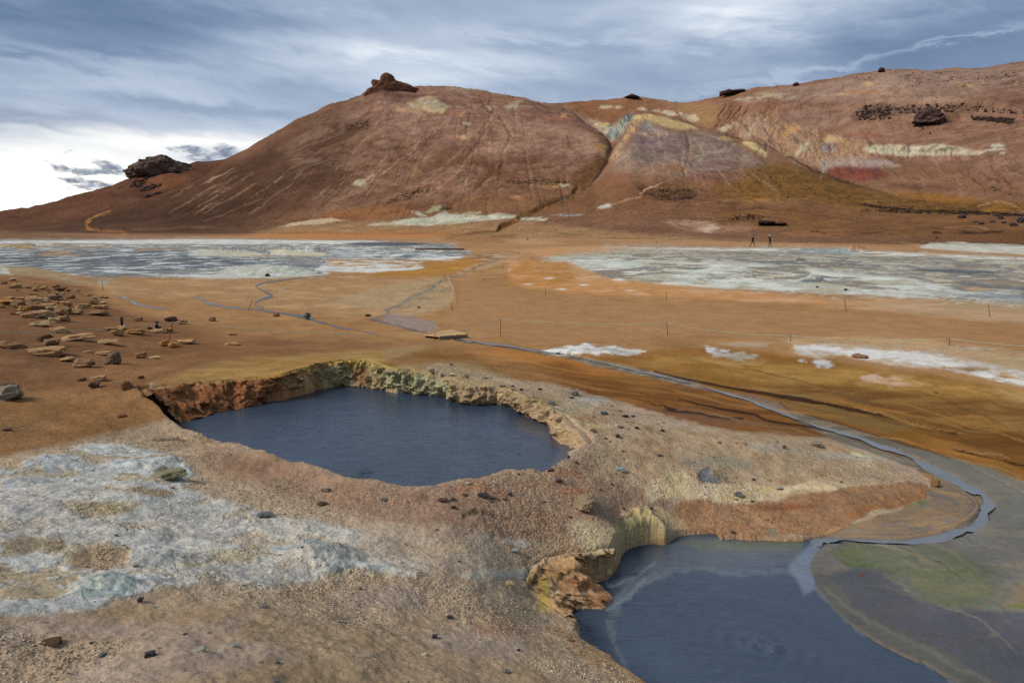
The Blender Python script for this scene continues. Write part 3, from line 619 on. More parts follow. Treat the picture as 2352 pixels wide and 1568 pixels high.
fill(P('B', 620, 1085, 700, 1045, 760, 1050, 750, 1075, 640, 1095), ['aaa484', '9f9a7c'], .85, 3); line(P('B', 725, 1070, 795, 1068), 6, '3d3a36', .9, 1.4)
fill(P('B', 540, 1085, 600, 1095, 640, 1120, 600, 1120), 'b6b3a4', .85, 3); fill(P('B', 860, 1110, 900, 1092, 980, 1095, 970, 1105), 'b0a889', .8, 3)
fill(P('B', 1230, 1125, 1400, 1130, 1400, 1142, 1240, 1147), ['b9b9ac', 'a9a798'], .9, 2.5); fill(P('B', 1420, 1113, 1500, 1100, 1630, 1102, 1600, 1113, 1500, 1115), ['6f767c', 'a9abac'], .9, 2)
line(P('B', 1600, 930, 1560, 985, 1440, 1040, 1300, 1095, 1220, 1120, 1200, 1150, 1110, 1180, 1090, 1205), [4, 12, 10, 8, 7, 8, 12, 8], ['8a6038', '5c3f26', '94693a'], .9, 2.5, fld='t', k=1.8)
line(P('B', 1540, 985, 1490, 1020), 4, '54606a', .8, 1.5)
line(P('B', 1090, 1208, 950, 1222, 800, 1245, 760, 1265), [3, 4, 3, 2], '7c5336', .7, 2); fill(P('B', 1080, 1185, 1180, 1150, 1150, 1185, 1110, 1212), '6e4a2c', .8, 3)
fill(P('B', 1350, 915, 1460, 905, 1560, 912, 1500, 935, 1400, 940), ['b08a5c', '9a7044'], .8, 3); fill(P('B', 1460, 915, 1520, 908, 1550, 915, 1500, 928), 'c6c3b4', .9, 2)
fill(P('B', 1160, 1010, 1170, 990, 1260, 985, 1240, 1012), ['b5866a', '9a5f46'], .8, 3); fill(P('B', 700, 1240, 1200, 1230, 1200, 1290, 900, 1290, 760, 1270), '86603f', .6, 8)
fill(P('B', 1100, 1265, 1300, 1270, 1500, 1290, 1350, 1300, 1150, 1285), 'b98f70', .6, 4)

# ---- middle plain base
fill([(-1500, 600), (3800, 600), (3800, 3000), (-1500, 3000)], ['8f6d4b', '98744f', 'a27e5a'], 1, 14, fld='b')
fill([(-900, 552), (0, 551), (560, 549), (700, 553), (900, 556), (1040, 562), (1080, 580), (1050, 600), (900, 625), (730, 636), (640, 640), (500, 638), (300, 636), (240, 640), (180, 632), (60, 618), (-900, 610)], ['8b8d8c', '4f5966', '767f8a', 'b4b8b6', '48525e', '8f8c80', 'c3c8ca'], .95, 7, fld='b', k=1.9, c=.4, en=5)
fill([(-900, 575), (100, 570), (420, 575), (620, 598), (740, 612), (700, 625), (500, 612), (300, 632), (200, 628), (0, 612), (-900, 600)], ['3f4853', '5b636e', '707680', '6f6f66'], .8, 8, fld='b', k=1.2)
fill(P('E', 0, 75, 1400, 62, 1800, 70, 2352, 72, 2600, 90, 2000, 90, 1400, 95, 500, 88, 0, 90), ['cfd3d4', 'b9bfc3', 'dfe1e0'], .95, 2, c=.5, m=('b', -.6, -.1))
fill([(-900, 572), (0, 566), (500, 575), (900, 580), (900, 600), (700, 625), (300, 630), (-900, 610)], ['c9ced2', 'b5bec6'], .9, 3, m=('b', .10, .3), c=.5)
fill([(-900, 562), (0, 560), (500, 565), (800, 575), (700, 590), (300, 590), (-900, 580)], ['a8794a', 'a38a5a'], .7, 4, m=('a', .08, .3))
fill(P('E', 1200, 135, 1350, 130, 1600, 140, 1700, 165, 1550, 175, 1250, 170), ['bdb59c', 'aeb0a8'], .9, 2.5); fill(P('E', 1700, 135, 1800, 125, 2000, 140, 2160, 155, 2060, 170, 1800, 165), ['c6bda3', 'b5b4a6'], .9, 2.5)
fill(P('E', 1270, 305, 1400, 275, 1480, 235, 1700, 225, 1900, 238, 2010, 260, 1990, 300, 1700, 310, 1450, 312), ['b9bbb0', 'a3a89f', 'cdd2d4'], .92, 3.5, fld='c', k=1.2, c=.6)
fill(P('E', 780, 300, 1000, 295, 1250, 285, 1500, 300, 1600, 310, 1300, 312, 900, 308), ['ccd2d8', 'b9bfc4'], .8, 3, m=('b', -.4, .1)); fill(P('E', 1790, 190, 1900, 185, 2050, 200, 2040, 240, 1900, 230), ['6e7078', '7d7a7c'], .85, 4, w=.6)
fill(P('E', 600, 330, 700, 315, 760, 340, 640, 362), ['9aa09c', 'a9a896'], .7, 4)
fill(P('F', 100, 90, 300, 80, 500, 82, 650, 92, 500, 105, 200, 103), '43484f', .95, 2, w=.5)
fill(P('F', 650, 95, 760, 92, 740, 108, 640, 106), '6f7f8c', .9, 2)
fill(P('F', 0, 110, 250, 115, 380, 140, 600, 145, 880, 165, 820, 200, 500, 190, 200, 200, 0, 190), ['5c6874', 'aeb4b6', '8d99a3', 'c6cac8'], .9, 3, fld='b', k=1.7, c=.4)
fill(P('F', 0, 190, 500, 195, 860, 180, 1100, 185, 1000, 215, 820, 270, 600, 300, 0, 290), ['a06e2c', '9c7238', 'b08040'], .9, 7, fld='b')
fill(P('F', -50, 235, 180, 235, 350, 222, 560, 222, 620, 232, 560, 258, 300, 275, 100, 272, -60, 262), ['c0c8cf', 'd2d7da', 'aab2b8'], .92, 2.5, m=('b', -.35, 0), c=.4); fill(P('F', 0, 205, 400, 195, 880, 165, 950, 172, 600, 215, 0, 230), ['b4bcc2', 'd0d4d4'], .85, 2.5, m=('b', -.15, .12), c=.4)
fill(P('F', 860, 165, 1050, 150, 1180, 175, 1100, 210, 960, 200), ['8a6236', '6a4a2c', 'a9a498'], .8, 5, fld='b', k=2)
fill(P('F', 540, 127, 700, 122, 880, 126, 870, 131, 560, 132), '4f3a30', .85, 1.2)
fill(P('F', 800, 290, 960, 210, 1100, 180, 1260, 150, 1180, 190, 960, 270, 850, 300), ['b09a82', 'a68264'], .85, 4, m=('b', -.4, 0)); line(P('F', 720, 320, 850, 290, 930, 250, 990, 225, 1100, 190), [3, 5, 6, 4], ['5a4d40', '93826a'], .7, 2, fld='c', k=2)
# right salt flat
fill([(1250, 590), (1400, 566), (1700, 570), (1900, 572), (2050, 582), (2352, 592), (3200, 610), (3200, 730), (2352, 704), (2100, 688), (1900, 676), (1700, 666), (1560, 655), (1400, 640), (1300, 640), (1230, 620)], ['a9a79a', 'c0c2bc', '6c7278', '9a8e7c', 'c4c6c2', '868c90'], .95, 9, fld='b', k=2.0, c=.6, en=10)
fill([(1180, 575), (1300, 566), (1450, 566), (1400, 576), (1250, 590)], 'b98c66', .7, 4)
fill([(1250, 590), (1300, 570), (1500, 566), (1900, 572), (2352, 596), (2352, 640), (1900, 640), (1500, 640), (1300, 615)], ['a97a42', '9c8a66'], .75, 4, m=('b', .08, .25))
fill([(1600, 580), (1900, 578), (2100, 590), (2352, 612), (3200, 640), (3200, 720), (2352, 690), (2100, 650), (1800, 615), (1650, 600)], ['7c848c', '636d78', '99948a'], .85, 9, m=('b', -.15, .2), fld='b', k=1.5)
fill([(1380, 568), (1900, 572), (2352, 592), (2800, 610), (2352, 604), (1900, 582), (1600, 575)], ['c5cbce', 'd6d9d8'], .85, 3, m=('b', -.2, .1), c=.4)
fill([(1250, 592), (1500, 585), (1800, 610), (2100, 640), (2352, 665), (2352, 690), (1900, 665), (1600, 650), (1400, 636), (1300, 612)], ['c9cfd0', 'bcc6c4', 'd8dad8'], .85, 6, m=('b', -.22, .08), c=.5)
fill([(1260, 600), (1500, 575), (1900, 575), (2352, 600), (3100, 640), (3100, 725), (2352, 700), (1900, 672), (1560, 652), (1300, 635)], ['857768', '5c646e', '948a7c', '4a525c', 'b4aa98'], .85, 7, m=('e', .02, .2), fld='b', k=1.8)
fill(P('G', 0, 330, 400, 340, 900, 370, 1400, 400, 1800, 440, 1500, 430, 900, 395, 300, 370, 0, 350), ['d2d5d4', 'c5cac8'], .85, 3, m=('b', -.3, .05), c=.4)
fill(P('G', 1650, 250, 2100, 265, 2200, 275, 2000, 285, 1700, 270), '4f5a66', .8, 3); fill(P('G', 1900, 330, 2352, 370, 2600, 400, 2352, 400, 2000, 360), ['665f5c', '5a6270'], .8, 5); fill(P('G', 1820, 400, 2352, 420, 2600, 440, 2352, 455, 1950, 430), ['5f6a76', '8a9098'], .8, 5)
fill(P('G', 920, 325, 960, 312, 1050, 325, 1060, 335, 960, 336), '56626c', .9, 2); fill(P('G', 1960, 380, 2050, 365, 2150, 385, 2050, 395), 'b09678', .8, 3)
fill(P('G', 350, 190, 700, 195, 1100, 215, 1700, 240, 1200, 225, 700, 215, 400, 205), '59636c', .75, 3, m=('b', -.3, .1))
fill(P('G', 780, 130, 950, 122, 1100, 125, 1230, 110, 1320, 150, 1200, 160, 900, 145), ['8d989c', '6f7d86', 'aab0ae'], .9, 2.5, fld='b', k=1.6)
fill(P('G', 1680, 110, 1760, 85, 1900, 82, 2352, 100, 2700, 110, 2700, 165, 2352, 160, 2000, 140, 1700, 120), ['bfc1bb', 'a9a69a', 'cfd2d2'], .95, 2.5, fld='b', k=1.6, c=.6); fill(P('G', 1560, 85, 1700, 90, 1680, 110, 1600, 95), 'a78a66', .8, 4)
# orange rim under the salt flat
fill([(1170, 600), (1300, 600), (1400, 640), (1560, 655), (1700, 668), (1950, 690), (2352, 720), (2900, 740), (2900, 760), (2352, 735), (2000, 705), (1700, 690), (1450, 680), (1300, 672), (1200, 660), (1160, 630)], ['b98c62', 'b08152', 'c29a76'], .85, 6, fld='b', k=1.5)
fill([(1150, 640), (1200, 600), (1300, 600), (1340, 620), (1300, 660), (1220, 665), (1160, 650)], ['a87433', '9c6c36'], .75, 8, m=('b', -.4, .2))
for q in ((1420, 312, 45, 6), (1280, 350, 35, 5), (1650, 355, 40, 6), (1480, 380, 50, 6), (1915, 390, 35, 4), (1850, 320, 60, 8)):
    x, y = P('F', q[0], q[1])[0]
    fill([(x - q[2] * .36, y), (x, y - q[3] * .36), (x + q[2] * .36, y), (x, y + q[3] * .36)], 'c9ccca', .9, 1.5)
fill([(1500, 668), (1700, 690), (2000, 712), (2352, 740), (2352, 700), (1900, 680), (1600, 664)], ['c0a084', 'b59070'], .6, 6, m=('b', -.1, .2))
fill([(1900, 690), (2352, 700), (2900, 720), (2900, 760), (2352, 745), (2100, 720)], 'a5937c', .6, 10)
# brown middle band (smooth)
fill([(1080, 640), (1200, 670), (1500, 695), (2000, 722), (2352, 748), (3000, 770), (3000, 810), (2352, 795), (1900, 772), (1500, 775), (1250, 790), (1060, 760), (1010, 740), (1060, 700), (1000, 655)], ['94704f', '9c7857'], .9, 10, fld='a')
# streams area, pale triangle
fill([(240, 642), (640, 640), (1000, 640), (1040, 650), (1030, 712), (900, 720), (840, 730), (720, 720), (560, 700), (430, 690), (260, 680), (240, 660)], ['a08059', '98795a', 'ad8f6c'], .85, 8, fld='b', k=1.3)
fill(P('F', 0, 470, 300, 370, 700, 310, 780, 330, 800, 470, 640, 540, 480, 560, 350, 520, 200, 500), ['a58b6a', '9a8468', 'b09678'], .85, 8, fld='c', k=1.5, g=.6)
fill(P('F', 400, 520, 650, 330, 760, 320, 780, 400, 560, 500), ['6c5f4c', '8a7a62'], .6, 7, m=('f', -.1, .15))
line(P('F', 740, 320, 640, 390, 540, 440, 450, 490, 375, 515, 400, 535, 300, 575), [2, 4, 5, 5, 6, 5, 5], ['5d5550', '7b706a'], .85, 1.5, w=.6)
fill(P('F', 330, 590, 400, 535, 560, 560, 700, 600, 700, 640, 640, 655, 500, 635), ['7f7069', '8e7f7a', '74655e'], .9, 3, fld='f', k=1.5, w=.5)
line(P('F', 270, 575, 400, 600, 500, 635, 640, 658), [2, 3, 3], '5f5350', .8, 1.5)
fill(P('F', 400, 780, 470, 770, 520, 778, 460, 790), '7f746c', .7, 3)
# left rock slope
fill([(-900, 600), (0, 618), (100, 626), (200, 655), (235, 690), (300, 720), (500, 760), (700, 775), (1000, 790), (800, 815), (600, 850), (350, 890), (380, 960), (200, 1000), (-900, 1060)], ['6f4f37', '7a583d', '856245'], .9, 12, fld='b', k=1.2)
fill([(-900, 690), (200, 700), (260, 760), (240, 830), (100, 880), (-900, 900)], ['694c38', '71533d'], .6, 30)
fill(P('E', 0, 230, 200, 240, 500, 310, 640, 360, 500, 350, 200, 300, 0, 290), ['8f7658', 'a39478', '7f6748'], .8, 5, fld='c', k=1.5, g=.5); fill(P('E', 0, 240, 40, 245, 70, 290, 0, 280), 'b9bcb9', .8, 3)
fill([(340, 880), (500, 830), (700, 812), (900, 800), (1050, 800), (1150, 830), (1250, 860), (1170, 880), (1040, 850), (850, 825), (700, 842), (560, 870)], ['8f6f3f', '997a48', 'a4885a'], .8, 10, fld='c', k=1.3, g=.4)
fill([(760, 845), (780, 825), (850, 822), (900, 840), (960, 850), (940, 870), (860, 848)], ['a5904f', 'aa9858'], .7, 8, g=.4)
fill(P('E', 1450, 970, 1800, 900, 2100, 840, 2352, 820, 2352, 850, 2050, 880, 1750, 940), ['a3873e', 'b0964a'], .8, 4, m=('c', -.3, .1))
fill([(880, 800), (1100, 790), (1250, 850), (1350, 890), (1200, 900), (1050, 870), (900, 840)], ['8c7350', '9b8463', '84694a'], .75, 10, fld='c', k=1.3, g=.6)
# ochre / rust plain of the stream
fill([(850, 840), (1000, 795), (1200, 800), (1400, 820), (1560, 800), (1700, 800), (1900, 830), (2150, 865), (2352, 900), (3300, 980), (3300, 1400), (2352, 1110), (2200, 1060), (1900, 1000), (1800, 990), (1650, 1000), (1500, 960), (1300, 900), (1200, 880), (1080, 830)], ['75501f', '805826', '896232'], .95, 8, fld='b', k=1.2, w=.1)
fill([(1060, 795), (1200, 802), (1350, 830), (1480, 860), (1400, 860), (1250, 880), (1150, 850)], ['a06a35', 'a8733e'], .8, 10, w=.1)
fill(P('G', 0, 800, 400, 830, 700, 850, 1300, 890, 1800, 960, 2352, 1030, 2800, 1080, 2800, 1110, 2352, 1110, 1800, 1060, 1200, 1000, 700, 985, 500, 930, 200, 880, 0, 880), ['97723f', 'a38046', '8a6736', 'a88a5c'], .85, 8, fld='b', k=1.5)
fill(P('G', 0, 850, 300, 850, 700, 900, 500, 905, 200, 890, 0, 890), ['7c5220', '8a5e28'], .7, 6)
fill(P('G', 700, 1000, 1200, 1000, 1800, 1070, 2352, 1110, 2800, 1150, 2800, 1500, 2352, 1540, 2000, 1380, 1600, 1240, 1200, 1150, 900, 1080), ['58391a', '63421c', '6d4b22'], .9, 10, fld='b', k=1.4, w=.12)
fill(P('G', 500, 1000, 700, 1030, 900, 1090, 1300, 1160, 1700, 1260, 1500, 1300, 1100, 1200, 850, 1130, 780, 1070), ['6f5a34', '786038'], .8, 6, w=.15)
fill(P('G', 0, 960, 150, 985, 400, 1030, 500, 1080, 750, 1160, 950, 1220, 1060, 1280, 1200, 1340, 1400, 1430, 1150, 1370, 900, 1320, 600, 1290, 300, 1280, 0, 1110), ['6b441c', '7b5020', '5c3a1a', '86562a'], .95, 5, fld='b', k=1.7, w=.2)
fill(P('F', 1050, 870, 1200, 850, 1500, 850, 1800, 960, 2352, 1070, 2352, 1200, 2000, 1110, 1700, 1040, 1500, 990, 1250, 950, 1120, 910), ['7c5024', '6b431c', '8f602f'], .85, 8, fld='b', k=1.6, w=.12)
fill(P('F', 1400, 985, 1700, 1050, 2000, 1120, 2352, 1190, 2352, 1290, 2100, 1230, 1900, 1180, 1700, 1090, 1500, 1010), ['613a20', '704528', '845a40'], .85, 6, fld='b', k=1.6, w=.3)
fill(P('G', 150, 1120, 500, 1200, 700, 1230, 500, 1260, 300, 1250, 100, 1180), ['5f3a26', '6c4228'], .75, 8, w=.5); fill(P('F', 2000, 1150, 2200, 1190, 2352, 1230, 2400, 1260, 2200, 1230), ['a98c78', '8f6c54'], .75, 4, m=('c', -.3, .1))
line(P('F', 2050, 1225, 2250, 1240, 2352, 1270, 2500, 1300, 2700, 1322), [5, 8, 8, 5], '68676a', .8, 4, w=.6); fill(P('G', 450, 1310, 800, 1270, 1000, 1330, 900, 1340, 600, 1330), ['76675c', '8a715a'], .6, 6)
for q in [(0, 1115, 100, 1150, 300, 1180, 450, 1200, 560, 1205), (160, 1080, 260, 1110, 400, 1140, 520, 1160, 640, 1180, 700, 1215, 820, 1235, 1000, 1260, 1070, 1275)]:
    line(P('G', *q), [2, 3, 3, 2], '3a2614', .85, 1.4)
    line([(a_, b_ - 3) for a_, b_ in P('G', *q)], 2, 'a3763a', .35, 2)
line(P('F', 1900, 1060, 2050, 1100, 2200, 1150, 2352, 1190), [1, 3, 3], '3f2916', .8, 1.4)
# banks of the main stream
STREAM_BANK = P('G', 0, 905, 130, 940, 300, 975, 480, 1010, 700, 1050, 880, 1085, 1100, 1115, 1300, 1155, 1550, 1215, 1800, 1275, 1950, 1315)
line(P('G', 1900, 1395, 2100, 1450, 2352, 1510, 2600, 1560), [2, 3, 2], '3d2a16', .8, 1.6)
fill(P('G', 0, 930, 150, 955, 330, 1010, 480, 1040, 620, 1060, 800, 1110, 850, 1140, 960, 1180, 1150, 1240, 1400, 1310, 1700, 1400, 2000, 1480, 2352, 1620, 2352, 1680, 1900, 1600, 1500, 1500, 1200, 1380, 1000, 1270, 850, 1190, 700, 1130, 480, 1060, 300, 1020, 0, 950), ['6e675a', '7a7262', '625f55', '5c5648'], .92, 4, fld='x', k=1.4, w=.55)
fill(P('G', 480, 1040, 640, 1065, 820, 1120, 850, 1150, 700, 1100), ['6b4f42', '7a6050'], .8, 4); line(P('G', 800, 1105, 850, 1145, 1000, 1190, 1250, 1260, 1400, 1310, 1600, 1370, 1800, 1430, 2000, 1500, 2150, 1560, 2352, 1680), [2, 3, 3, 3, 4, 4, 4, 5, 5], '33261a', .9, 1.6)
line(P('F', 1370, 785, 1500, 800, 1700, 850, 1900, 890, 2100, 930, 2352, 990), [4, 8, 14, 16, 14, 14], ['5d5d58', '8a8478', '4b4842'], .85, 3, fld='c', k=1.8, w=.5)
line(P('F', 900, 715, 1100, 740, 1300, 770, 1400, 790), [5, 6, 8, 10], ['6c665c', '54504a'], .7, 3)
fill(P('G', 700, 1000, 1200, 1000, 1800, 1070, 2352, 1110, 2800, 1150, 2800, 1500, 2352, 1540, 2000, 1380, 1600, 1240, 1200, 1150, 900, 1080), ['53360f', '73501f'], .45, 12, fld='x', k=2.2)
fill([(1080, 830), (1300, 830), (1500, 870), (1700, 920), (1900, 1000), (1650, 1000), (1500, 960), (1250, 880)], ['5e3c18', '8a5c2a'], .4, 10, fld='x', k=2.2)
fill([(1300, 810), (1700, 830), (2352, 920), (2900, 980), (2900, 1060), (2352, 1000), (1800, 920), (1500, 860)], ['7c5a2c', '9c7c4a'], .35, 10, fld='x', k=2.2)
line(STREAM_BANK, [2, 5, 6, 6, 6, 6, 5, 5, 4, 3, 2], '24170c', .95, 2.0)  # dark shadow of the bank's erosion step, painted into the ground colour
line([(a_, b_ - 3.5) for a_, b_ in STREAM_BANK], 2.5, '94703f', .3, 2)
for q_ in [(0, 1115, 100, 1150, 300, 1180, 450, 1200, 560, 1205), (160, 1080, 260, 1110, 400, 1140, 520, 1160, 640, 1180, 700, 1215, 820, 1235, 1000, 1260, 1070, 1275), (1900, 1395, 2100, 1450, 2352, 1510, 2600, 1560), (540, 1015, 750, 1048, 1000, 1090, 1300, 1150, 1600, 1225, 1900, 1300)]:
    line(P('G', *q_), [1, 5, 5, 4, 5, 3], '26170b', .92, 1.8)  # dark drainage lines; the last repeats the step shadow painted along the bank
frn = random.Random(77)
for _ in range(70):      # drainage streaks of the ochre plain
    x0 = frn.uniform(1050, 2400); y0 = frn.uniform(820, 1000) + max(0, x0 - 1500) * .12; ln = frn.uniform(90, 380); sl = .10 + .22 * (x0 - 1000) / 1400 + frn.uniform(-.03, .03)
    pts = [(x0 + ln * t, y0 + ln * sl * t + 6 * math.sin(t * 5 + x0)) for t in (0, .25, .5, .75, 1)]
    line(pts, [0, frn.uniform(1.5, 6), frn.uniform(1.5, 7), frn.uniform(1, 5), 0], frn.choice(['55371a', '4a2f16', 'a57c46', '9a6a34', '8a7250', '5e3a1e']), frn.uniform(.25, .6), 2.0)
# salt patches right of the middle
fill(P('F', 1370, 780, 1480, 750, 1640, 735, 1850, 750, 2010, 775, 1900, 800, 1700, 790, 1600, 785, 1500, 805, 1420, 795), ['d6dade', 'bcc0c4', 'a9a49c'], .95, 3, fld='c', k=1.8, c=.5, en=5)
fill(P('G', 310, 755, 450, 770, 600, 790, 680, 825, 560, 835, 400, 815, 330, 795), ['cfd4da', 'a9aeb4', '9c9484'], .9, 4, fld='b', k=1.8, c=.4, en=7); fill(P('G', 930, 835, 1050, 832, 1130, 858, 1080, 870, 980, 855), ['b9bec4', 'a39480'], .85, 4, fld='b', k=1.8, en=7)
fill(P('G', 420, 725, 550, 718, 760, 720, 700, 750, 500, 745), ['9f9a94', 'a89a88'], .7, 5)
fill(P('G', 780, 700, 1000, 690, 1500, 690, 1950, 730, 2200, 760, 2500, 800, 2500, 1000, 2200, 930, 1900, 870, 1700, 885, 1500, 870, 1200, 800, 1020, 820, 850, 770, 860, 730), ['b49878', 'a98f74', 'b9a890'], .8, 7, fld='c', k=1.4, c=.3)
fill(P('G', 860, 735, 1100, 730, 1500, 760, 1800, 790, 2100, 850, 2352, 900, 2600, 960, 2600, 1010, 2300, 985, 2000, 920, 1780, 885, 1500, 860, 1200, 800, 1030, 818, 900, 780), ['d3d6da', 'bfc2c6', 'b0a08c'], .92, 5, m=('c', -.35, .05), fld='c', k=1.5, c=.5)
fill(P('G', 870, 745, 1100, 735, 1500, 775, 1800, 800, 2100, 860, 2600, 960, 2600, 1000, 2300, 980, 2000, 920, 1800, 880, 1500, 850, 1200, 795, 1030, 810), ['dcdee2', 'ccd0d6'], .85, 5, m=('b', -.12, .12), c=.5, en=5)
fill(P('G', 780, 700, 1000, 680, 1500, 685, 1900, 720, 1800, 740, 1300, 720, 900, 715), ['a98348', 'b8a07c'], .75, 3, m=('c', -.2, .1)); fill(P('G', 1930, 755, 2020, 748, 2150, 765, 2100, 780), ['c4c4c0', '8a6248'], .85, 3, fld='c', k=2)
fill(P('G', 2000, 780, 2400, 830, 2700, 880, 2700, 960, 2352, 900, 2100, 840), ['a39274', '9a8a6e'], .6, 8); fill(P('G', 1850, 880, 2000, 870, 2150, 890, 2000, 910), '8a6b4a', .8, 5)
fill(P('G', 1310, 935, 1400, 922, 1560, 950, 1620, 985, 1500, 995, 1350, 965), ['c6c2c0', 'b58f74'], .8, 4, m=('c', -.15, .15), en=6)
# lower right wet mud plain
fill([(1840, 1240), (2000, 1210), (2100, 1180), (2150, 1100), (2140, 1060), (2050, 1020), (2250, 1070), (2352, 1110), (3300, 1400), (3300, 2200), (2352, 1800), (1900, 1700), (2200, 1568), (2080, 1500), (1960, 1440), (1870, 1345), (1860, 1290)], ['5a5b58', '67665f', '6f6b62'], .96, 5, fld='x', k=1.4, w=.6)
fill(P('J', 1250, 540, 1350, 480, 1600, 440, 1750, 330, 1780, 230, 1900, 240, 2040, 340, 2080, 420, 2000, 540, 1800, 620, 1500, 650, 1200, 650, 1100, 640), ['7b6a58', '8a7152', '696560', '967a56'], .92, 4, fld='x', k=1.8, w=.6)
for q in [(1380, 510, 1650, 500, 1900, 440, 1950, 420), (1480, 545, 1700, 530, 1950, 480), (1260, 620, 1500, 630, 1800, 600, 1980, 520, 2060, 430), (1700, 180, 1850, 250, 1980, 330, 2050, 400), (1500, 600, 1700, 580, 1980, 460)]:
    line(P('J', *q), [2, 8, 7, 3], ['545a62', '8f6f4a'], .7, 3.5, fld='q', k=2)
fill(P('J', 1400, 100, 1500, 160, 1700, 240, 1760, 300, 1700, 380, 1750, 430, 1700, 470, 1600, 250, 1450, 160), ['5f6356', '6f6b58'], .75, 5, w=.6)
line(P('J', 1250, 560, 1350, 490, 1450, 465, 1600, 445, 1700, 400, 1745, 330, 1730, 290), [6, 12, 12, 8, 10, 9, 4], ['5c6b36', '6f7a40'], .8, 3.5, w=.5)
fill(P('J', 1080, 740, 1200, 690, 1300, 670, 1700, 690, 1900, 720, 2100, 800, 2250, 900, 2100, 1060, 1990, 1110, 1800, 1090, 1600, 980, 1450, 850, 1300, 830, 1200, 800), ['565c48', '60644f', '5a5c58'], .85, 10, fld='x', k=1.5, w=.5)
fill(P('J', 1100, 730, 1300, 680, 1360, 760, 1250, 800, 1200, 780), ['566040', '5f683f'], .75, 12, m=('b', -.5, .1)); line(P('J', 1200, 800, 1260, 825, 1380, 820, 1380, 845), [4, 8, 6], '43571f', .7, 4)
fill(P('J', 1600, 850, 1900, 800, 2100, 900, 2150, 1000, 2000, 1090, 1800, 1040, 1650, 950), ['686c4c', '5f6650', '707050'], .7, 12, fld='x', k=1.8)
fill(P('J', 1980, 600, 2352, 350, 2700, 500, 2700, 1100, 2352, 1000, 2200, 880, 2050, 760, 1900, 680), ['6a6762', '5f6164', '746d62'], .7, 14, fld='x', k=1.5)
fill(P('J', 2230, 1060, 2300, 950, 2400, 900, 2700, 900, 2700, 1100, 2352, 1080), ['84735a', '7a6c58'], .8, 6); fill(P('J', 2250, 1080, 2400, 1050, 2700, 1080, 2500, 1110), ['66702c'], .8, 5)
fill(P('J', 1050, 880, 1300, 830, 1450, 860, 1700, 1050, 1950, 1100, 2352, 1110, 2900, 1110, 2900, 2000, 2352, 1900, 2000, 1560, 1700, 1400, 1560, 1250, 1300, 1110, 1150, 1010), ['42454e', '4a4b52', '50505a'], .95, 8, fld='b', k=1.2, w=.75)
fill(P('J', 960, 780, 1000, 700, 1080, 660, 1200, 670, 1080, 740, 1180, 800, 1080, 880, 1000, 870), ['6b6560', '5c5d60'], .85, 4, w=.6)
fill(P('J', 2110, 1085, 2150, 1075, 2190, 1085, 2150, 1098), '4f7a66', .7, 3); fill(P('J', 2120, 1270, 2160, 1255, 2200, 1275, 2170, 1290), ['6a6258'], .8, 3)
line([(1880, 1345), (1920, 1388), (1965, 1428), (2015, 1456), (2085, 1487), (2150, 1520), (2230, 1568), (2420, 1670)], 60, ['4c4d50', '57554f'], .95, 5, fld='x', k=1.5, w=.6)
line([(1895, 1350), (1935, 1385), (1985, 1420), (2050, 1452), (2120, 1485), (2200, 1530), (2300, 1590)], 7, ['6a6a60', '5a5c5c'], .6, 4, w=.6)

for _ in range(60):      # silt threads of the wet plain beside the bend
    x0 = frn.uniform(1900, 2400); y0 = frn.uniform(1215, 1400); ln = frn.uniform(40, 190); sl = .25 + .5 * (x0 - 1850) / 500 + frn.uniform(-.08, .08)
    if y0 > 1230 + (x0 - 1850) * .45 + 60: continue
    line([(x0 + ln * t, y0 + ln * sl * t * t) for t in (0, .25, .5, .75, 1)], [0, frn.uniform(1.5, 5), frn.uniform(1.5, 6), frn.uniform(1, 4), 0], frn.choice(['84765f', '4d5058', '6f7058', '8a8072', '565a4c']), frn.uniform(.2, .5), 2.2, w=.6)
for _ in range(34):
    t0 = frn.uniform(0, .7); off = frn.uniform(-70, -8)
    pts = []
    for t in np.linspace(t0, t0 + frn.uniform(.12, .3), 6):
        i_ = min(t, .999) * 8; k_ = int(i_); f_ = i_ - k_; A_, B_ = STREAM_C[5 + min(k_, 7)], STREAM_C[6 + min(k_, 7)]
        cx_, cy_ = A_[0] + (B_[0] - A_[0]) * f_, A_[1] + (B_[1] - A_[1]) * f_
        pts.append((cx_ + (2080 - cx_) * abs(off) / 170, cy_ + (1165 - cy_) * abs(off) / 120))
    line(pts, [0, frn.uniform(1.5, 5), frn.uniform(2, 6), 2, 0], frn.choice(['8f7458', '565c64', '7c6a58', '9a7e5e', '4c5056']), frn.uniform(.3, .6), 2.2, w=.6)

# ---- foreground shelf
SHELF = [(-1500, 1060), (0, 1050), (200, 1000), (380, 960), (380, 930), (333, 893), (350, 880), (450, 900), (800, 1000), (1000, 830), (1180, 870), (1270, 880), (1360, 905), (1500, 945), (1600, 975), (1700, 990), (1800, 1000), (1900, 1005), (2000, 1040), (2100, 1075), (2135, 1105), (2130, 1140), (2080, 1165), (1950, 1205), (1850, 1238), (1700, 1238), (1560, 1242), (1430, 1278), (1380, 1320), (1410, 1385), (1315, 1410), (1350, 1470), (1480, 1575), (1700, 1900), (1700, 3000), (-1500, 3000)]
fill(SHELF, ['9b866e', 'aa9682', '9a826c'], .97, 4, fld='b', k=1.3, g=1.0)
fill([(-1500, 900), (0, 900), (330, 895), (400, 960), (300, 985), (100, 1030), (0, 1050), (-1500, 1080)], ['84603c', '8b6844'], .85, 12, fld='c', g=.8)
fill([(850, 845), (1050, 850), (1200, 900), (1330, 930), (1400, 1000), (1300, 960), (1150, 900), (1000, 870)], ['9c8a66', 'a3906c', '8f7f5c'], .8, 6, fld='c', k=1.4, g=.7)
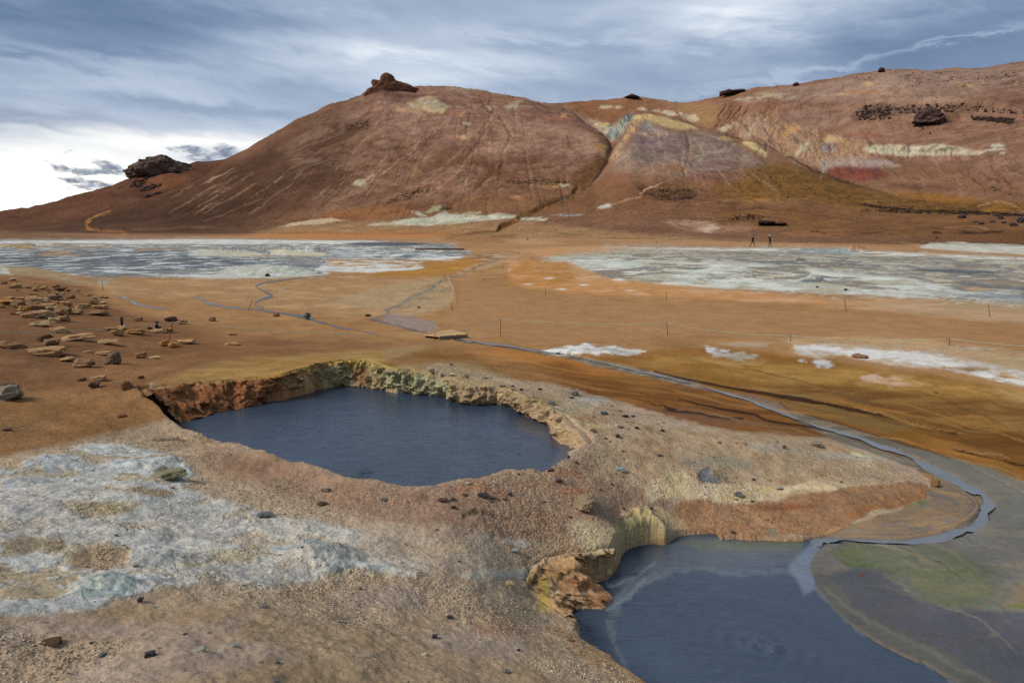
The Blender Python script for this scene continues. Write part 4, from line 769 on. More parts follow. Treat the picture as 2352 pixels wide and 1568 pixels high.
# brown shelf between the pools
fill([(450, 1010), (600, 1045), (760, 1090), (900, 1120), (1100, 1100), (1250, 1095), (1500, 1120), (1560, 1180), (1420, 1190), (1300, 1240), (1100, 1250), (850, 1190), (640, 1130), (480, 1080)], ['86685a', '8f7262', '7d6050'], .8, 18, fld='c', k=1.3, g=.9)
fill(P('I', 800, 330, 900, 270, 1000, 260, 1050, 330, 1200, 340, 1000, 370, 850, 350), ['96634a', '9c6848'], .6, 8, m=('c', -.3, .1)); fill(P('I', 1380, 240, 1500, 215, 1640, 215, 1680, 260, 1520, 265), ['a0664a', 'a36c48'], .6, 7)
fill(P('I', 1450, 340, 1600, 320, 1700, 350, 1550, 370), '9c5c34', .6, 5); fill(P('I', 60, 390, 300, 390, 500, 410, 300, 425), '935c38', .5, 6, m=('c', -.2, .2))
# right half of the shelf
fill([(1350, 1000), (1500, 960), (1700, 1000), (1900, 1015), (2100, 1085), (2130, 1120), (2000, 1130), (1850, 1125), (1700, 1160), (1560, 1170), (1500, 1120), (1380, 1090)], ['9c8773', 'a8937a', '93775f'], .85, 8, fld='c', k=1.3, g=.9)
fill(P('J', 150, 160, 400, 120, 650, 150, 600, 200, 400, 210, 250, 200), ['8a8574', '7c766c'], .7, 8); fill(P('J', 550, 30, 800, 40, 950, 100, 700, 90), ['a39c94', '8c8986'], .6, 8)
fill(P('J', 950, 80, 1100, 100, 1350, 110, 1450, 150, 1300, 150, 1000, 120), ['9c9c9c', 'aaa394'], .75, 5); line(P('J', 1250, 100, 1400, 140, 1480, 175), [4, 6, 3], 'c6c08e', .7, 3, m=('c', -.2, .1))
fill(P('J', 100, 200, 300, 290, 500, 300, 800, 320, 1050, 260, 1250, 310, 1500, 290, 1600, 280, 1250, 330, 900, 340, 750, 400, 500, 430, 250, 400, 120, 370, -50, 420, -60, 300), ['c1ad88', 'b8a684', 'cbbba0'], .85, 5, fld='c', k=1.4, g=1)
fill(P('F', 1350, 1160, 1550, 1080, 1800, 1090, 1700, 1150, 1500, 1180, 1650, 1250, 1500, 1230), ['9c948a', 'a89a84'], .7, 7, g=.8); fill(P('F', 1560, 1080, 1700, 1065, 1800, 1090, 1700, 1110), '9aa0a4', .6, 5)
line(P('F', 1600, 1240, 1700, 1250, 1780, 1265), 5, 'b9b070', .6, 3, m=('c', 0, .2))
fill(P('F', 1400, 1185, 1650, 1195, 1850, 1230, 1750, 1230, 1500, 1205), '8f6b50', .7, 5)
fill(P('J', 120, 430, 300, 395, 500, 440, 750, 410, 1000, 350, 1300, 310, 1600, 285, 1720, 300, 1750, 340, 1700, 400, 1600, 440, 1400, 460, 1280, 520, 1240, 565, 1150, 580, 1050, 625, 700, 635, 400, 635, 180, 620, 120, 560), ['86634a', '8f6b4e', '7b5a42'], .95, 4, fld='c', k=1.2, g=.55, w=.1)
fill(P('J', 1200, 500, 1300, 440, 1600, 400, 1720, 310, 1740, 360, 1600, 435, 1400, 460, 1280, 520), ['88572e', '926236'], .7, 10); fill(P('J', 600, 450, 800, 425, 1050, 430, 900, 460, 700, 470), ['6f3c22', '7a4528'], .75, 6)
line(P('J', 560, 455, 680, 540, 760, 590, 770, 630), [12, 10, 8, 10], 'a0785a', .6, 4); line(P('J', 660, 500, 740, 555), 2, '4a2f20', .8, 1.2); fill(P('J', 710, 570, 760, 580, 780, 630, 730, 625), '66665c', .8, 3)
fill(P('J', 270, 250, 300, 205, 350, 195, 370, 240, 430, 280, 400, 297, 320, 290), ['4d5560', '5a5f66'], .95, 2, w=.9); fill(P('J', 380, 200, 440, 210, 480, 260, 430, 280, 380, 240), ['9c9678', '6f6a58'], .8, 4, fld='c', k=2)
# white crust in front left
CRUST = [(-1500, 1090), (0, 1085), (60, 1055), (150, 1040), (250, 1015), (350, 1030), (420, 1060), (440, 1085), (420, 1110), (470, 1140), (560, 1165), (650, 1190), (750, 1195), (880, 1240), (960, 1300), (900, 1320), (780, 1330), (600, 1350), (500, 1330), (370, 1350), (200, 1400), (60, 1410), (-1500, 1450)]
fill(CRUST, ['a3957e', 'b0a591', 'a89c86', 'b9a998'], .85, 14, fld='c', k=1.5, g=.8)
fill(CRUST, ['bfc6ca', 'cbd0d3', 'b3bcc2'], .85, 12, fld='c', k=1.4, m=('q', -.08, .14), c=1, g=.3)
for pts, cl, al in [
    (P('H', 0, 200, 250, 120, 350, 100, 520, 120, 480, 150, 600, 180, 580, 230, 300, 220, 250, 180, 100, 230, 0, 230), ['c5ccd4', 'b3bdc6', 'd2d6da'], .9),
    (P('H', 450, 70, 650, 38, 820, 50, 960, 60, 930, 85, 800, 75, 650, 85, 560, 60), ['bfc9c8', 'ccd3d6'], .85),
    (P('H', 590, 190, 700, 150, 900, 108, 1060, 110, 1150, 140, 1230, 230, 1180, 245, 1080, 200, 1000, 160, 880, 150, 750, 175, 650, 220), ['bac5d0', 'c9d1d8', 'a8b5c2'], .92),
    (P('H', 0, 260, 400, 240, 650, 270, 900, 280, 1100, 310, 1250, 380, 1100, 390, 850, 320, 700, 310, 650, 330, 800, 370, 1000, 390, 1300, 430, 1500, 480, 1650, 500, 1500, 510, 1200, 480, 900, 410, 600, 360, 300, 400, 0, 420), ['c3cbd3', 'b5bfc8', 'ced3d6'], .85),
    (P('H', 0, 420, 300, 400, 420, 440, 300, 480, 150, 500, 0, 510), ['c5cad2', 'b8bfc8'], .85),
    (P('H', 350, 590, 500, 550, 800, 580, 1000, 520, 1400, 540, 1600, 600, 1450, 640, 1250, 620, 1200, 660, 1300, 700, 1420, 740, 1200, 830, 950, 850, 800, 800, 850, 680, 950, 690, 1180, 690, 1080, 620, 950, 630, 800, 600, 500, 620), ['c6c8c8', 'd2d2d0', 'b8c2ca'], .82),
    (P('H', 820, 720, 950, 700, 1100, 720, 1250, 740, 1330, 780, 1100, 800, 1000, 830, 850, 800), ['93a3b0', 'a5b2bb', 'b5c0c4'], .85),
    (P('H', 440, 950, 520, 880, 750, 850, 900, 870, 1050, 900, 1000, 960, 860, 1010, 600, 1080, 500, 1040), ['c8cbcf', 'bfc4ca'], .9),
    (P('H', 0, 960, 120, 850, 200, 790, 400, 740, 380, 760, 220, 850, 200, 920, 40, 980), ['c9c6c8', 'd0d0d2'], .8),
    (P('H', 1600, 850, 1750, 820, 1900, 830, 1850, 880, 1950, 930, 1750, 950, 1650, 920), ['cdd2d4', 'd8d6c4'], .85),
    (P('H', 1700, 700, 1850, 680, 1950, 650, 2050, 660, 2200, 720, 2352, 760, 2500, 830, 2620, 860, 2400, 850, 2240, 820, 2150, 860, 2050, 900, 2000, 880, 1980, 800, 1850, 760), ['b5c4cc', 'a3b4be', 'c9d2d4'], .92),
    (P('H', 1900, 680, 1960, 655, 2050, 665, 2150, 710, 2300, 740, 2200, 760, 2050, 740), ['8fa3ae', '9db0b6'], .85),
    (P('H', 1870, 560, 2100, 550, 2200, 590, 2352, 640, 2600, 680, 2550, 700, 2300, 650, 2000, 620), ['bcc6cc', 'c6cbcc'], .7),
    (P('I', 0, 620, 200, 640, 370, 690, 300, 700, 100, 660, 0, 650), ['c2c8d0', 'b5bcc2'], .75),
    (P('I', 500, 620, 650, 640, 830, 660, 800, 690, 650, 660, 520, 640), ['c8c3b8', 'bcb6ac'], .7),
    (P('I', 870, 610, 950, 610, 1170, 650, 1300, 690, 1280, 710, 1100, 660, 950, 640), ['cdd0cc', 'b9bcb8'], .8),
    (P('I', 800, 880, 950, 850, 1100, 850, 1270, 840, 1280, 900, 1100, 900, 950, 900), ['c3c4bc', 'b0b5b2'], .7),
    (P('I', 100, 700, 350, 780, 560, 850, 580, 890, 400, 870, 250, 820, 100, 780), ['b3bcc2', 'c3c3b8'], .75)]:
    fill(pts, cl, al, 7, fld='c', k=1.5, m=('c', -.42, -.06), c=1, g=.15)
fill(P('I', 0, 560, 400, 590, 800, 600, 1300, 680, 1300, 760, 900, 900, 500, 930, 0, 900, -300, 850, -300, 560), ['b9b0a6', 'c6c2bc', 'ad9f92'], .65, 22, fld='c', k=1.5, m=('q', -.15, .12), c=.6, g=.5)
fill([(-60, 1090), (400, 1120), (900, 1260), (500, 1400), (-60, 1460)], ['c2bcb6', 'b4a898'], .4, 30, fld='c', k=1.5, m=('b', -.1, .15), g=.5)
fill(P('H', 470, 1010, 480, 940, 560, 880, 700, 850, 850, 880, 860, 960, 800, 1010, 620, 1030), ['a9b2aa', '9aaaae', 'b5beb6', '8c9ca4'], .92, 4, fld='c', k=1.8, c=1, g=0)
fill(P('H', 650, 880, 760, 855, 850, 880, 840, 910, 700, 910), ['7b8f9c', '90a2aa'], .7, 5)
fill(P('H', 980, 210, 1050, 180, 1140, 220, 1180, 280, 1100, 280, 1000, 240), ['74705a', '66686a', '8a8668'], .9, 4, fld='c', k=1.6)
for q in ((2100, 880, 130, 30), (1900, 930, 120, 18), (1400, 750, 90, 16), (1180, 800, 80, 20), (1880, 860, 60, 30), (1250, 800, 60, 12)):
    x, y = P('H', q[0], q[1])[0]
    fill([(x - q[2] * .36, y), (x, y - q[3] * .36), (x + q[2] * .36, y), (x, y + q[3] * .36)], ['cdbf85', 'c5b88c'], .8, 6, m=('c', -.3, .1), g=.8)
fill(P('H', 480, 430, 700, 400, 900, 420, 850, 470, 650, 490, 500, 470), ['9a8a66', 'a39472'], .8, 8, g=1); fill(P('H', 0, 660, 200, 630, 400, 650, 420, 720, 200, 740, 0, 770), ['8f7f62', '9a8566'], .8, 10, g=1)
fill(P('H', 450, 740, 650, 690, 820, 720, 800, 800, 600, 850, 450, 850), ['9a8068', 'a38a70'], .8, 10, g=1)
fill(P('H', 720, 330, 900, 310, 1100, 340, 1130, 380, 900, 370), ['927a5c', '8a6f52'], .8, 6, g=1)
# pinkish grey dust bottom left
for pts in (P('H', 0, 1200, 400, 1130, 700, 1180, 1200, 1200, 1500, 1150, 1650, 1120, 1500, 1230, 900, 1300, 500, 1250, 0, 1330), P('H', 400, 1500, 800, 1350, 1200, 1250, 1700, 1300, 1900, 1400, 1500, 1480, 1000, 1560, 500, 1620), P('I', 0, 1000, 400, 950, 700, 1000, 600, 1080, 200, 1100), P('I', 600, 1300, 900, 1200, 1200, 1250, 1300, 1400, 900, 1400)):
    fill(pts, ['a08f86', 'a8988e'], .7, 18, fld='c', g=.6)
fill(P('I', 200, 560, 600, 540, 1100, 640, 1300, 740, 1000, 830, 500, 800, 200, 720), ['a3917c', 'ab9a8a'], .6, 20, fld='c', g=.7)
fill(P('I', 1000, 1100, 1300, 1050, 1400, 1180, 1200, 1200), ['77705c', '84795f'], .5, 14); fill(P('I', 1400, 1300, 1700, 1350, 1750, 1450, 1500, 1420), ['736b58'], .5, 14)
fill(P('I', 900, 1150, 1100, 1200, 1300, 1240, 1100, 1280, 950, 1240), ['8c6049', '94684e'], .6, 14)
fill(P('I', 1400, 1200, 1560, 1220, 1700, 1320, 1900, 1440, 2030, 1580, 1900, 1568, 1700, 1450, 1500, 1320), ['9c7c60', '8f7050'], .7, 5, g=1)
# small cave brows in the shelf
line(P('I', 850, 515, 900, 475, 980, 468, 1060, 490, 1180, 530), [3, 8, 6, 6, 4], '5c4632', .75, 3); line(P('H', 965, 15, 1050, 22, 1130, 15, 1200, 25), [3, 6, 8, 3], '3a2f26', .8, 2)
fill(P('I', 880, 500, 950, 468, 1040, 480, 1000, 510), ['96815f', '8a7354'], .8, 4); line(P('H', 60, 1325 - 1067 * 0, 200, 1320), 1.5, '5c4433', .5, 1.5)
# pool 1 walls (drawn last, over the shelf)
fill([(333, 893), (470, 884), (600, 872), (700, 850), (740, 838), (790, 831), (800, 890), (700, 905), (620, 930), (500, 955), (418, 975), (380, 930)], ['7a4c2c', '8a5a38', '6a4028', '966544'], .97, 3, fld='f', k=1.7, g=.3)
fill([(333, 893), (400, 892), (400, 940), (420, 975), (380, 935)], ['4a2e1e', '6a432a'], .6, 6)
fill([(640, 868), (720, 848), (740, 838), (720, 900), (660, 915)], ['a08158', '8f6844', 'b09a70'], .85, 6, fld='f', k=1.7)
fill([(720, 850), (780, 835), (850, 835), (905, 855), (975, 862), (1000, 905), (950, 905), (905, 900), (870, 895), (800, 888), (740, 895)], ['8a8262', '9c9676', '7c6a4a', 'aaa080'], .92, 5, fld='f', k=1.8, g=.4)
fill([(800, 840), (850, 838), (850, 880), (820, 885)], ['7e5a3c', '8c6844'], .7, 6)
fill([(870, 850), (1000, 868), (1040, 885), (1040, 912), (940, 905), (880, 895)], ['9a9a7c', 'a8a586', '8a8668'], .88, 5, fld='f', k=1.8, g=.4)
fill([(1030, 880), (1140, 896), (1230, 928), (1290, 965), (1310, 990), (1280, 985), (1200, 945), (1145, 930), (1110, 935), (1040, 915)], ['968064', 'a58f72', '826a50', 'b5a080'], .92, 4, fld='f', k=1.8, g=.4)
fill(P('F', 1460, 1330, 1490, 1270, 1600, 1300, 1640, 1360, 1600, 1390, 1500, 1370), ['a08868', 'b09878', '8a7252'], .9, 4, fld='f', k=1.8)
fill([(755, 838), (800, 828), (860, 832), (900, 850), (860, 845), (790, 836)], ['a39050', 'ab9a5c'], .55, 4)
# pool 2 cliffs
fill(P('M', 980, 700, 1200, 640, 1320, 740, 1250, 800, 1200, 830, 1010, 900), ['ab9468', 'c0ac82', '7c6440'], .9, 4, fld='f', k=1.8)
fill(P('M', 1000, 790, 1250, 760, 1200, 830, 1010, 900), ['8f7a58', '6a583e'], .5, 6)  # shade beneath the overhanging lip, painted into the cliff colour
fill(P('M', 220, 980, 300, 880, 400, 800, 560, 750, 800, 720, 980, 780, 1000, 930, 1100, 1120, 1210, 1280, 1080, 1330, 880, 1330, 720, 1400, 500, 1400, 350, 1330, 220, 1060), ['b08c62', 'c09c74', '957258', 'c8ac86'], .95, 5, fld='f', k=1.9, g=.3)
fill(P('M', 560, 1060, 750, 980, 980, 950, 1100, 1120, 1160, 1170, 900, 1180, 800, 1080, 620, 1150), ['b07a58', 'a87050', 'bd9472'], .7, 6, fld='f', k=1.6)
fill(P('M', 900, 1180, 1180, 1180, 1210, 1280, 1080, 1325, 880, 1310), ['7f5540', '94684a', '6e4636'], .85, 4, fld='f', k=1.8)
fill(P('M', 330, 1000, 450, 980, 480, 1120, 440, 1280, 480, 1380, 380, 1340, 380, 1150), ['b0a04c', 'a08f50', '8f8a48'], .85, 4, fld='f', k=1.5); fill(P('M', 220, 940, 330, 900, 360, 1000, 300, 1080, 240, 1040), ['7a6444', '8c7450'], .8, 4)
fill(P('M', 160, 1100, 260, 1060, 360, 1280, 300, 1300, 200, 1200), ['6f6450', '84765e'], .7, 5)
fill(P('M', 480, 840, 700, 850, 950, 860, 900, 960, 700, 960, 520, 1000), ['8f7050', 'a07a58'], .6, 6)
fill(P('M', 640, 380, 900, 330, 1150, 380, 1280, 600, 1310, 720, 1150, 680, 900, 700, 750, 560), ['a89c82', 'b5a98c', '968a70'], .75, 9, fld='c', k=1.3, g=.9)
fill(P('M', 1250, 280, 1400, 200, 1600, 160, 1800, 240, 1900, 380, 1880, 480, 1700, 600, 1500, 640, 1330, 660, 1250, 520, 1230, 420), ['a89a74', 'b8a880', '8e8462', 'c0ae88'], .92, 5, fld='f', k=1.8, g=.6)
fill(P('M', 1260, 310, 1450, 290, 1600, 330, 1650, 400, 1500, 420, 1350, 420, 1270, 400), ['7a7a5c', '6a6a4c', '8f8a6a'], .8, 6, fld='f', k=1.5); fill(P('M', 1280, 540, 1500, 500, 1680, 540, 1600, 610, 1350, 640), ['868a50', '9c965e'], .7, 7)
line(P('M', 1250, 300, 1350, 290, 1440, 250, 1480, 200), [3, 6, 4, 3], '6a4c2c', .8, 2); fill(P('M', 1450, 190, 1700, 150, 2000, 300, 2100, 450, 1900, 500, 1850, 350, 1700, 220), ['b9a07c', 'c4ac88'], .7, 6, g=.9)
fill(P('M', 600, 1340, 800, 1440, 770, 1540, 700, 1500), ['9c6e4c'], .7, 4)
# ------------------------------------------------------------------ object helpers
def link(o, parent=None):
    SC.collection.objects.link(o)
    if parent is not None: o.parent = parent
    return o
def tag(o, label=None, cat=None, group=None, kind=None):
    if label: o['label'] = label
    if cat: o['category'] = cat
    if group: o['group'] = group
    if kind: o['kind'] = kind
    return o
def mesh_grid(name, co, nrow, ncol, col, msk, mat, keep=None):
    me = bpy.data.meshes.new(name)
    n = len(co)
    idx = np.arange(nrow * ncol, dtype=np.int32).reshape(nrow, ncol)
    q = np.stack([idx[:-1, :-1], idx[:-1, 1:], idx[1:, 1:], idx[1:, :-1]], -1).reshape(-1, 4)
    if keep is not None:
        q = q[keep]
        used = np.zeros(n, bool); used[q.ravel()] = True
        mp = np.cumsum(used) - 1
        q = mp[q]; co = co[used]; col = col[used]; msk = msk[used]
        n = len(co)
    me.vertices.add(n); me.vertices.foreach_set('co', np.ascontiguousarray(co, np.float32).ravel())
    m = len(q)
    me.loops.add(m * 4); me.loops.foreach_set('vertex_index', np.ascontiguousarray(q, np.int32).ravel())
    me.polygons.add(m); me.polygons.foreach_set('loop_start', np.arange(0, m * 4, 4, dtype=np.int32))
    me.update(calc_edges=True)
    for nm, arr in (('Col', col), ('Msk', msk)):
        at = me.attributes.new(nm, 'FLOAT_COLOR', 'POINT')
        at.data.foreach_set('color', np.c_[arr, np.ones(len(arr))].astype(np.float32).ravel())
    me.polygons.foreach_set('use_smooth', np.ones(m, bool))
    me.materials.append(mat)
    o = bpy.data.objects.new(name, me)
    return link(o)

# ------------------------------------------------------------------ ground material
def new_mat(name):
    m = bpy.data.materials.new(name); m.use_nodes = True
    nt = m.node_tree
    b = nt.nodes['Principled BSDF']
    b.inputs['Specular IOR Level'].default_value = 0.25
    return m, nt, b
def ground_mat(name, hill):
    m, nt, b = new_mat(name)
    col = N(nt, 'ShaderNodeAttribute', attribute_name='Col').outputs['Color']
    msk = N(nt, 'ShaderNodeAttribute', attribute_name='Msk').outputs['Color']
    ms = N(nt, 'ShaderNodeSeparateColor'); L(nt, msk, ms.inputs[0])
    G, C_, Wt = ms.outputs[0], ms.outputs[1], ms.outputs[2]
    geo = N(nt, 'ShaderNodeNewGeometry').outputs['Position']
    if hill:
        n1 = noi(nt, geo, .12, 14, .72, .3); n2 = noi(nt, geo, .8, 8, .78)
        f = mth(nt, 'ADD', mth(nt, 'MULTIPLY', n1, 1.0), mth(nt, 'MULTIPLY', n2, 1.7))
        f = mth(nt, 'ADD', f, -.35)
        c = mixc(nt, 1.0, col, N_grey(nt, f), 'MULTIPLY')
        # small stones and scrub specks
        vo = N(nt, 'ShaderNodeTexVoronoi'); vo.inputs['Scale'].default_value = .55; vo.inputs['Randomness'].default_value = 1; L(nt, geo, vo.inputs['Vector'])
        cs = N(nt, 'ShaderNodeSeparateColor'); L(nt, vo.outputs['Color'], cs.inputs[0])
        nb = noi(nt, geo, .03, 5, .6)
        sp_ = mth(nt, 'MULTIPLY', mth(nt, 'LESS_THAN', vo.outputs['Distance'], .28), mth(nt, 'GREATER_THAN', mth(nt, 'ADD', cs.outputs[0], mth(nt, 'MULTIPLY', nb, .6)), 1.08))
        c = mixc(nt, mth(nt, 'MULTIPLY', sp_, .5), c, (.05, .038, .03))
        hn = mth(nt, 'ADD', mth(nt, 'MULTIPLY', n1, 4.5), mth(nt, 'MULTIPLY', n2, .8))
        bp = N(nt, 'ShaderNodeBump'); bp.inputs['Strength'].default_value = .7; bp.inputs['Distance'].default_value = 1.0
        L(nt, hn, bp.inputs['Height'])
        L(nt, c, b.inputs['Base Color']); L(nt, bp.outputs[0], b.inputs['Normal'])
        b.inputs['Roughness'].default_value = .95; b.inputs['Specular IOR Level'].default_value = .03
        return m
    # tone variation at many sizes
    n1 = noi(nt, geo, 1.1, 13, .66, .25)
    n2 = noi(nt, geo, 14, 9, .72)
    f = mth(nt, 'ADD', mth(nt, 'ADD', mth(nt, 'MULTIPLY', n1, .8), mth(nt, 'MULTIPLY', n2, .95)), .125)
    c = mixc(nt, 1.0, col, N_grey(nt, f), 'MULTIPLY')
    # grains: every cell its own tint
    def grains(scale, lo, hi, amt, c, tint, ed=.12):
        vo = N(nt, 'ShaderNodeTexVoronoi'); vo.inputs['Scale'].default_value = scale; L(nt, geo, vo.inputs['Vector'])
        cs = N(nt, 'ShaderNodeSeparateColor'); L(nt, vo.outputs['Color'], cs.inputs[0])
        k = mth(nt, 'ADD', mth(nt, 'MULTIPLY', mth(nt, 'POWER', cs.outputs[0], 1.6), hi - lo), lo)
        g = mixc(nt, 1.0, c, N_grey(nt, k), 'MULTIPLY')
        g = mixc(nt, mth(nt, 'MULTIPLY', mth(nt, 'GREATER_THAN', cs.outputs[1], .78), .55), g, tint)
        edge = mth(nt, 'GREATER_THAN', vo.outputs['Distance'], .62)
        g = mixc(nt, mth(nt, 'MULTIPLY', edge, ed), g, (.05, .035, .025))
        return mixc(nt, mth(nt, 'MULTIPLY', G, amt, clamp=True), c, g), vo.outputs['Distance'], cs.outputs[0]
    c, d1, r1 = grains(62, .70, 1.45, .8, c, tuple(alb('b3aa94')))
    c, d2, r2 = grains(24, .8, 1.28, .45, c, tuple(alb('a89e8e')))
    # crust: pale plates with grey hollows
    n3 = noi(nt, geo, 5.5, 10, .7, .8)
    cr = ramp(nt, n3, [(.36, .62), (.47, .9), (.6, 1.12)])
    c = mixc(nt, mth(nt, 'MULTIPLY', C_, .9, clamp=True), c, mixc(nt, 1.0, c, cr, 'MULTIPLY'))
    # dark grit scattered everywhere
    vo = N(nt, 'ShaderNodeTexVoronoi'); vo.inputs['Scale'].default_value = 9; L(nt, geo, vo.inputs['Vector'])
    cs = N(nt, 'ShaderNodeSeparateColor'); L(nt, vo.outputs['Color'], cs.inputs[0])
    pk = mth(nt, 'MULTIPLY', mth(nt, 'LESS_THAN', vo.outputs['Distance'], .16), mth(nt, 'GREATER_THAN', cs.outputs[0], .86))
    c = mixc(nt, mth(nt, 'MULTIPLY', pk, mth(nt, 'MULTIPLY', mth(nt, 'SUBTRACT', 1.0, Wt), .55)), c, (.05, .042, .04))
    # thin wandering cracks in the crust
    dv = N(nt, 'ShaderNodeVectorMath'); dv.operation = 'ADD'; nc = N(nt, 'ShaderNodeTexNoise'); nc.inputs['Scale'].default_value = 3.5; nc.inputs['Detail'].default_value = 5; L(nt, geo, nc.inputs['Vector'])
    sc_ = N(nt, 'ShaderNodeVectorMath'); sc_.operation = 'SCALE'; sc_.inputs['Scale'].default_value = .5; L(nt, nc.outputs['Color'], sc_.inputs[0]); L(nt, geo, dv.inputs[0]); L(nt, sc_.outputs[0], dv.inputs[1])
    ve = N(nt, 'ShaderNodeTexVoronoi'); ve.feature = 'DISTANCE_TO_EDGE'; ve.inputs['Scale'].default_value = 3.2; L(nt, dv.outputs[0], ve.inputs['Vector'])
    ck = mth(nt, 'SUBTRACT', 1.0, mth(nt, 'MULTIPLY', ve.outputs['Distance'], 22.0), clamp=True)
    nk = noi(nt, geo, 1.3, 3, .5)
    ckf = mth(nt, 'MULTIPLY', mth(nt, 'MULTIPLY', ck, mth(nt, 'MULTIPLY', mth(nt, 'SUBTRACT', nk, .42, clamp=True), 6.0, clamp=True)), mth(nt, 'ADD', mth(nt, 'MULTIPLY', C_, .55), mth(nt, 'MULTIPLY', G, .12)), clamp=True)
    c = mixc(nt, ckf, c, mixc(nt, 1.0, c, (.42, .38, .33), 'MULTIPLY'))
    # darker damp flecks and short dashes on the bare flats
    mpf = N(nt, 'ShaderNodeMapping'); mpf.inputs['Scale'].default_value = (.8, 2.2, 1); mpf.inputs['Rotation'].default_value = (0, 0, -.12); L(nt, geo, mpf.inputs[0])
    nf = noi(nt, mpf.outputs[0], 1.7, 9, .78, .3)
    ff = ramp(nt, nf, [(.54, 0.0), (.66, 1.0)])
    c = mixc(nt, mth(nt, 'MULTIPLY', ff, .38), c, mixc(nt, 1.0, c, (.60, .52, .46), 'MULTIPLY'))
    fl2 = ramp(nt, nf, [(.33, 1.0), (.43, 0.0)])
    c = mixc(nt, mth(nt, 'MULTIPLY', fl2, .30), c, mixc(nt, 1.0, c, (1.35, 1.30, 1.25), 'MULTIPLY'))
    h = mth(nt, 'ADD', mth(nt, 'MULTIPLY', n1, .10), mth(nt, 'MULTIPLY', n2, .022))
    h = mth(nt, 'SUBTRACT', h, mth(nt, 'MULTIPLY', ckf, .02))
    h = mth(nt, 'ADD', h, mth(nt, 'MULTIPLY', mth(nt, 'MULTIPLY', d1, G), -.012))
    h = mth(nt, 'ADD', h, mth(nt, 'MULTIPLY', mth(nt, 'MULTIPLY', d2, G), -.022))
    h = mth(nt, 'ADD', h, mth(nt, 'MULTIPLY', mth(nt, 'MULTIPLY', n3, C_), .07))
    h = mth(nt, 'MULTIPLY', h, mth(nt, 'SUBTRACT', 1.0, mth(nt, 'MULTIPLY', Wt, .85)))
    bp = N(nt, 'ShaderNodeBump'); bp.inputs['Strength'].default_value = .75; bp.inputs['Distance'].default_value = 1.0
    L(nt, h, bp.inputs['Height'])
    L(nt, c, b.inputs['Base Color']); L(nt, bp.outputs[0], b.inputs['Normal'])
    rg = mth(nt, 'SUBTRACT', .95, mth(nt, 'MULTIPLY', Wt, .62))
    L(nt, rg, b.inputs['Roughness'])
    L(nt, mth(nt, 'ADD', .04, mth(nt, 'MULTIPLY', Wt, .36)), b.inputs['Specular IOR Level'])
    return m
def N_grey(nt, v):
    n = N(nt, 'ShaderNodeCombineColor')
    for i in range(3): L(nt, v, n.inputs[i])
    return n.outputs[0]
M_GROUND = ground_mat('mineral_ground', False)
M_HILL = ground_mat('hill_earth', True)

# ------------------------------------------------------------------ terrain grid (finer near the viewer)
azs = np.arange(-0.80, 0.80001, 0.00140)
lrs = np.concatenate([np.arange(math.log(1.5), math.log(24), .0036), np.arange(math.log(24), math.log(110), .0062), np.arange(math.log(110), math.log(800), .0046)])
NC, NR = len(azs), len(lrs)
AZ, LR = np.meshgrid(azs, lrs)
AZ = AZ.ravel(); LR = LR.ravel(); RR = np.exp(LR)
GX = RR * np.sin(AZ); GY = RR * np.cos(AZ)
g0, hh = hills_h(AZ, RR)
Zt = np.maximum(g0, hh)
isH = hh > g0
print('grid', NR, NC, len(AZ))

def ray_hit(u, v, zarr=None):
    """first hit of a view ray with the terrain grid"""
    d = ray(u, v); a = math.atan2(d[0], d[1]); te = d[2] / math.hypot(d[0], d[1])
    f = (a - azs[0]) / (azs[1] - azs[0]); i = int(np.clip(f, 0, NC - 2)); f = min(max(f - i, 0), 1)
    Zc = (Zt if zarr is None else zarr).reshape(NR, NC)
    zc = Zc[:, i] * (1 - f) + Zc[:, i + 1] * f
    r = np.exp(lrs)
    dz = zc - te * r
    k = np.nonzero(dz > 0)[0]
    if not len(k): return None
    k = k[0]
    if k == 0: rr = r[0]
    else:
        t = -dz[k - 1] / (dz[k] - dz[k - 1]); rr = r[k - 1] + t * (r[k] - r[k - 1])
    return np.array([rr * math.sin(a), rr * math.cos(a), te * rr])
Zsmooth = Zt.copy()

# ---- pools: rims and water levels
WZ1, WZ2 = -3.62, -4.30
RIM1 = [(333, 893), (400, 890), (470, 884), (540, 878), (600, 872), (650, 866), (700, 850), (740, 838), (790, 831), (840, 832), (870, 845), (905, 855), (940, 857), (975, 862), (1010, 868), (1040, 880), (1075, 890), (1105, 893), (1140, 896), (1190, 912), (1230, 925), (1258, 945), (1285, 958), (1300, 975), (1325, 990), (1335, 1010), (1335, 1025), (1322, 1042),
        (1305, 1062), (1280, 1082), (1250, 1092), (1200, 1086), (1165, 1082), (1120, 1088), (1080, 1098), (1030, 1110), (985, 1116), (930, 1118), (880, 1112), (850, 1103), (830, 1105), (800, 1105), (760, 1085), (700, 1066), (640, 1050), (580, 1030), (530, 1015), (480, 1007), (440, 990), (425, 978), (410, 962), (395, 942), (375, 922), (350, 905)]
EDGE2 = [(1900, 1236), (1845, 1241), (1700, 1236), (1640, 1239), (1560, 1243), (1500, 1256), (1460, 1266), (1425, 1276), (1398, 1292), (1372, 1310), (1370, 1322), (1388, 1350), (1405, 1378), (1370, 1391), (1335, 1399), (1310, 1407), (1312, 1425), (1320, 1440), (1350, 1470), (1400, 1510), (1440, 1540), (1475, 1568), (1530, 1620), (1620, 1720), (1720, 1850)]
OUT2 = [(2900, 2200), (2600, 1820), (2352, 1660), (2205, 1568), (2140, 1530), (2080, 1497), (2010, 1465), (1960, 1438), (1915, 1395), (1885, 1362), (1868, 1342), (1860, 1310), (1862, 1290), (1880, 1262)]
rim1 = np.array([ray_hit(u, v)[:2] for u, v in RIM1])
edge2 = []
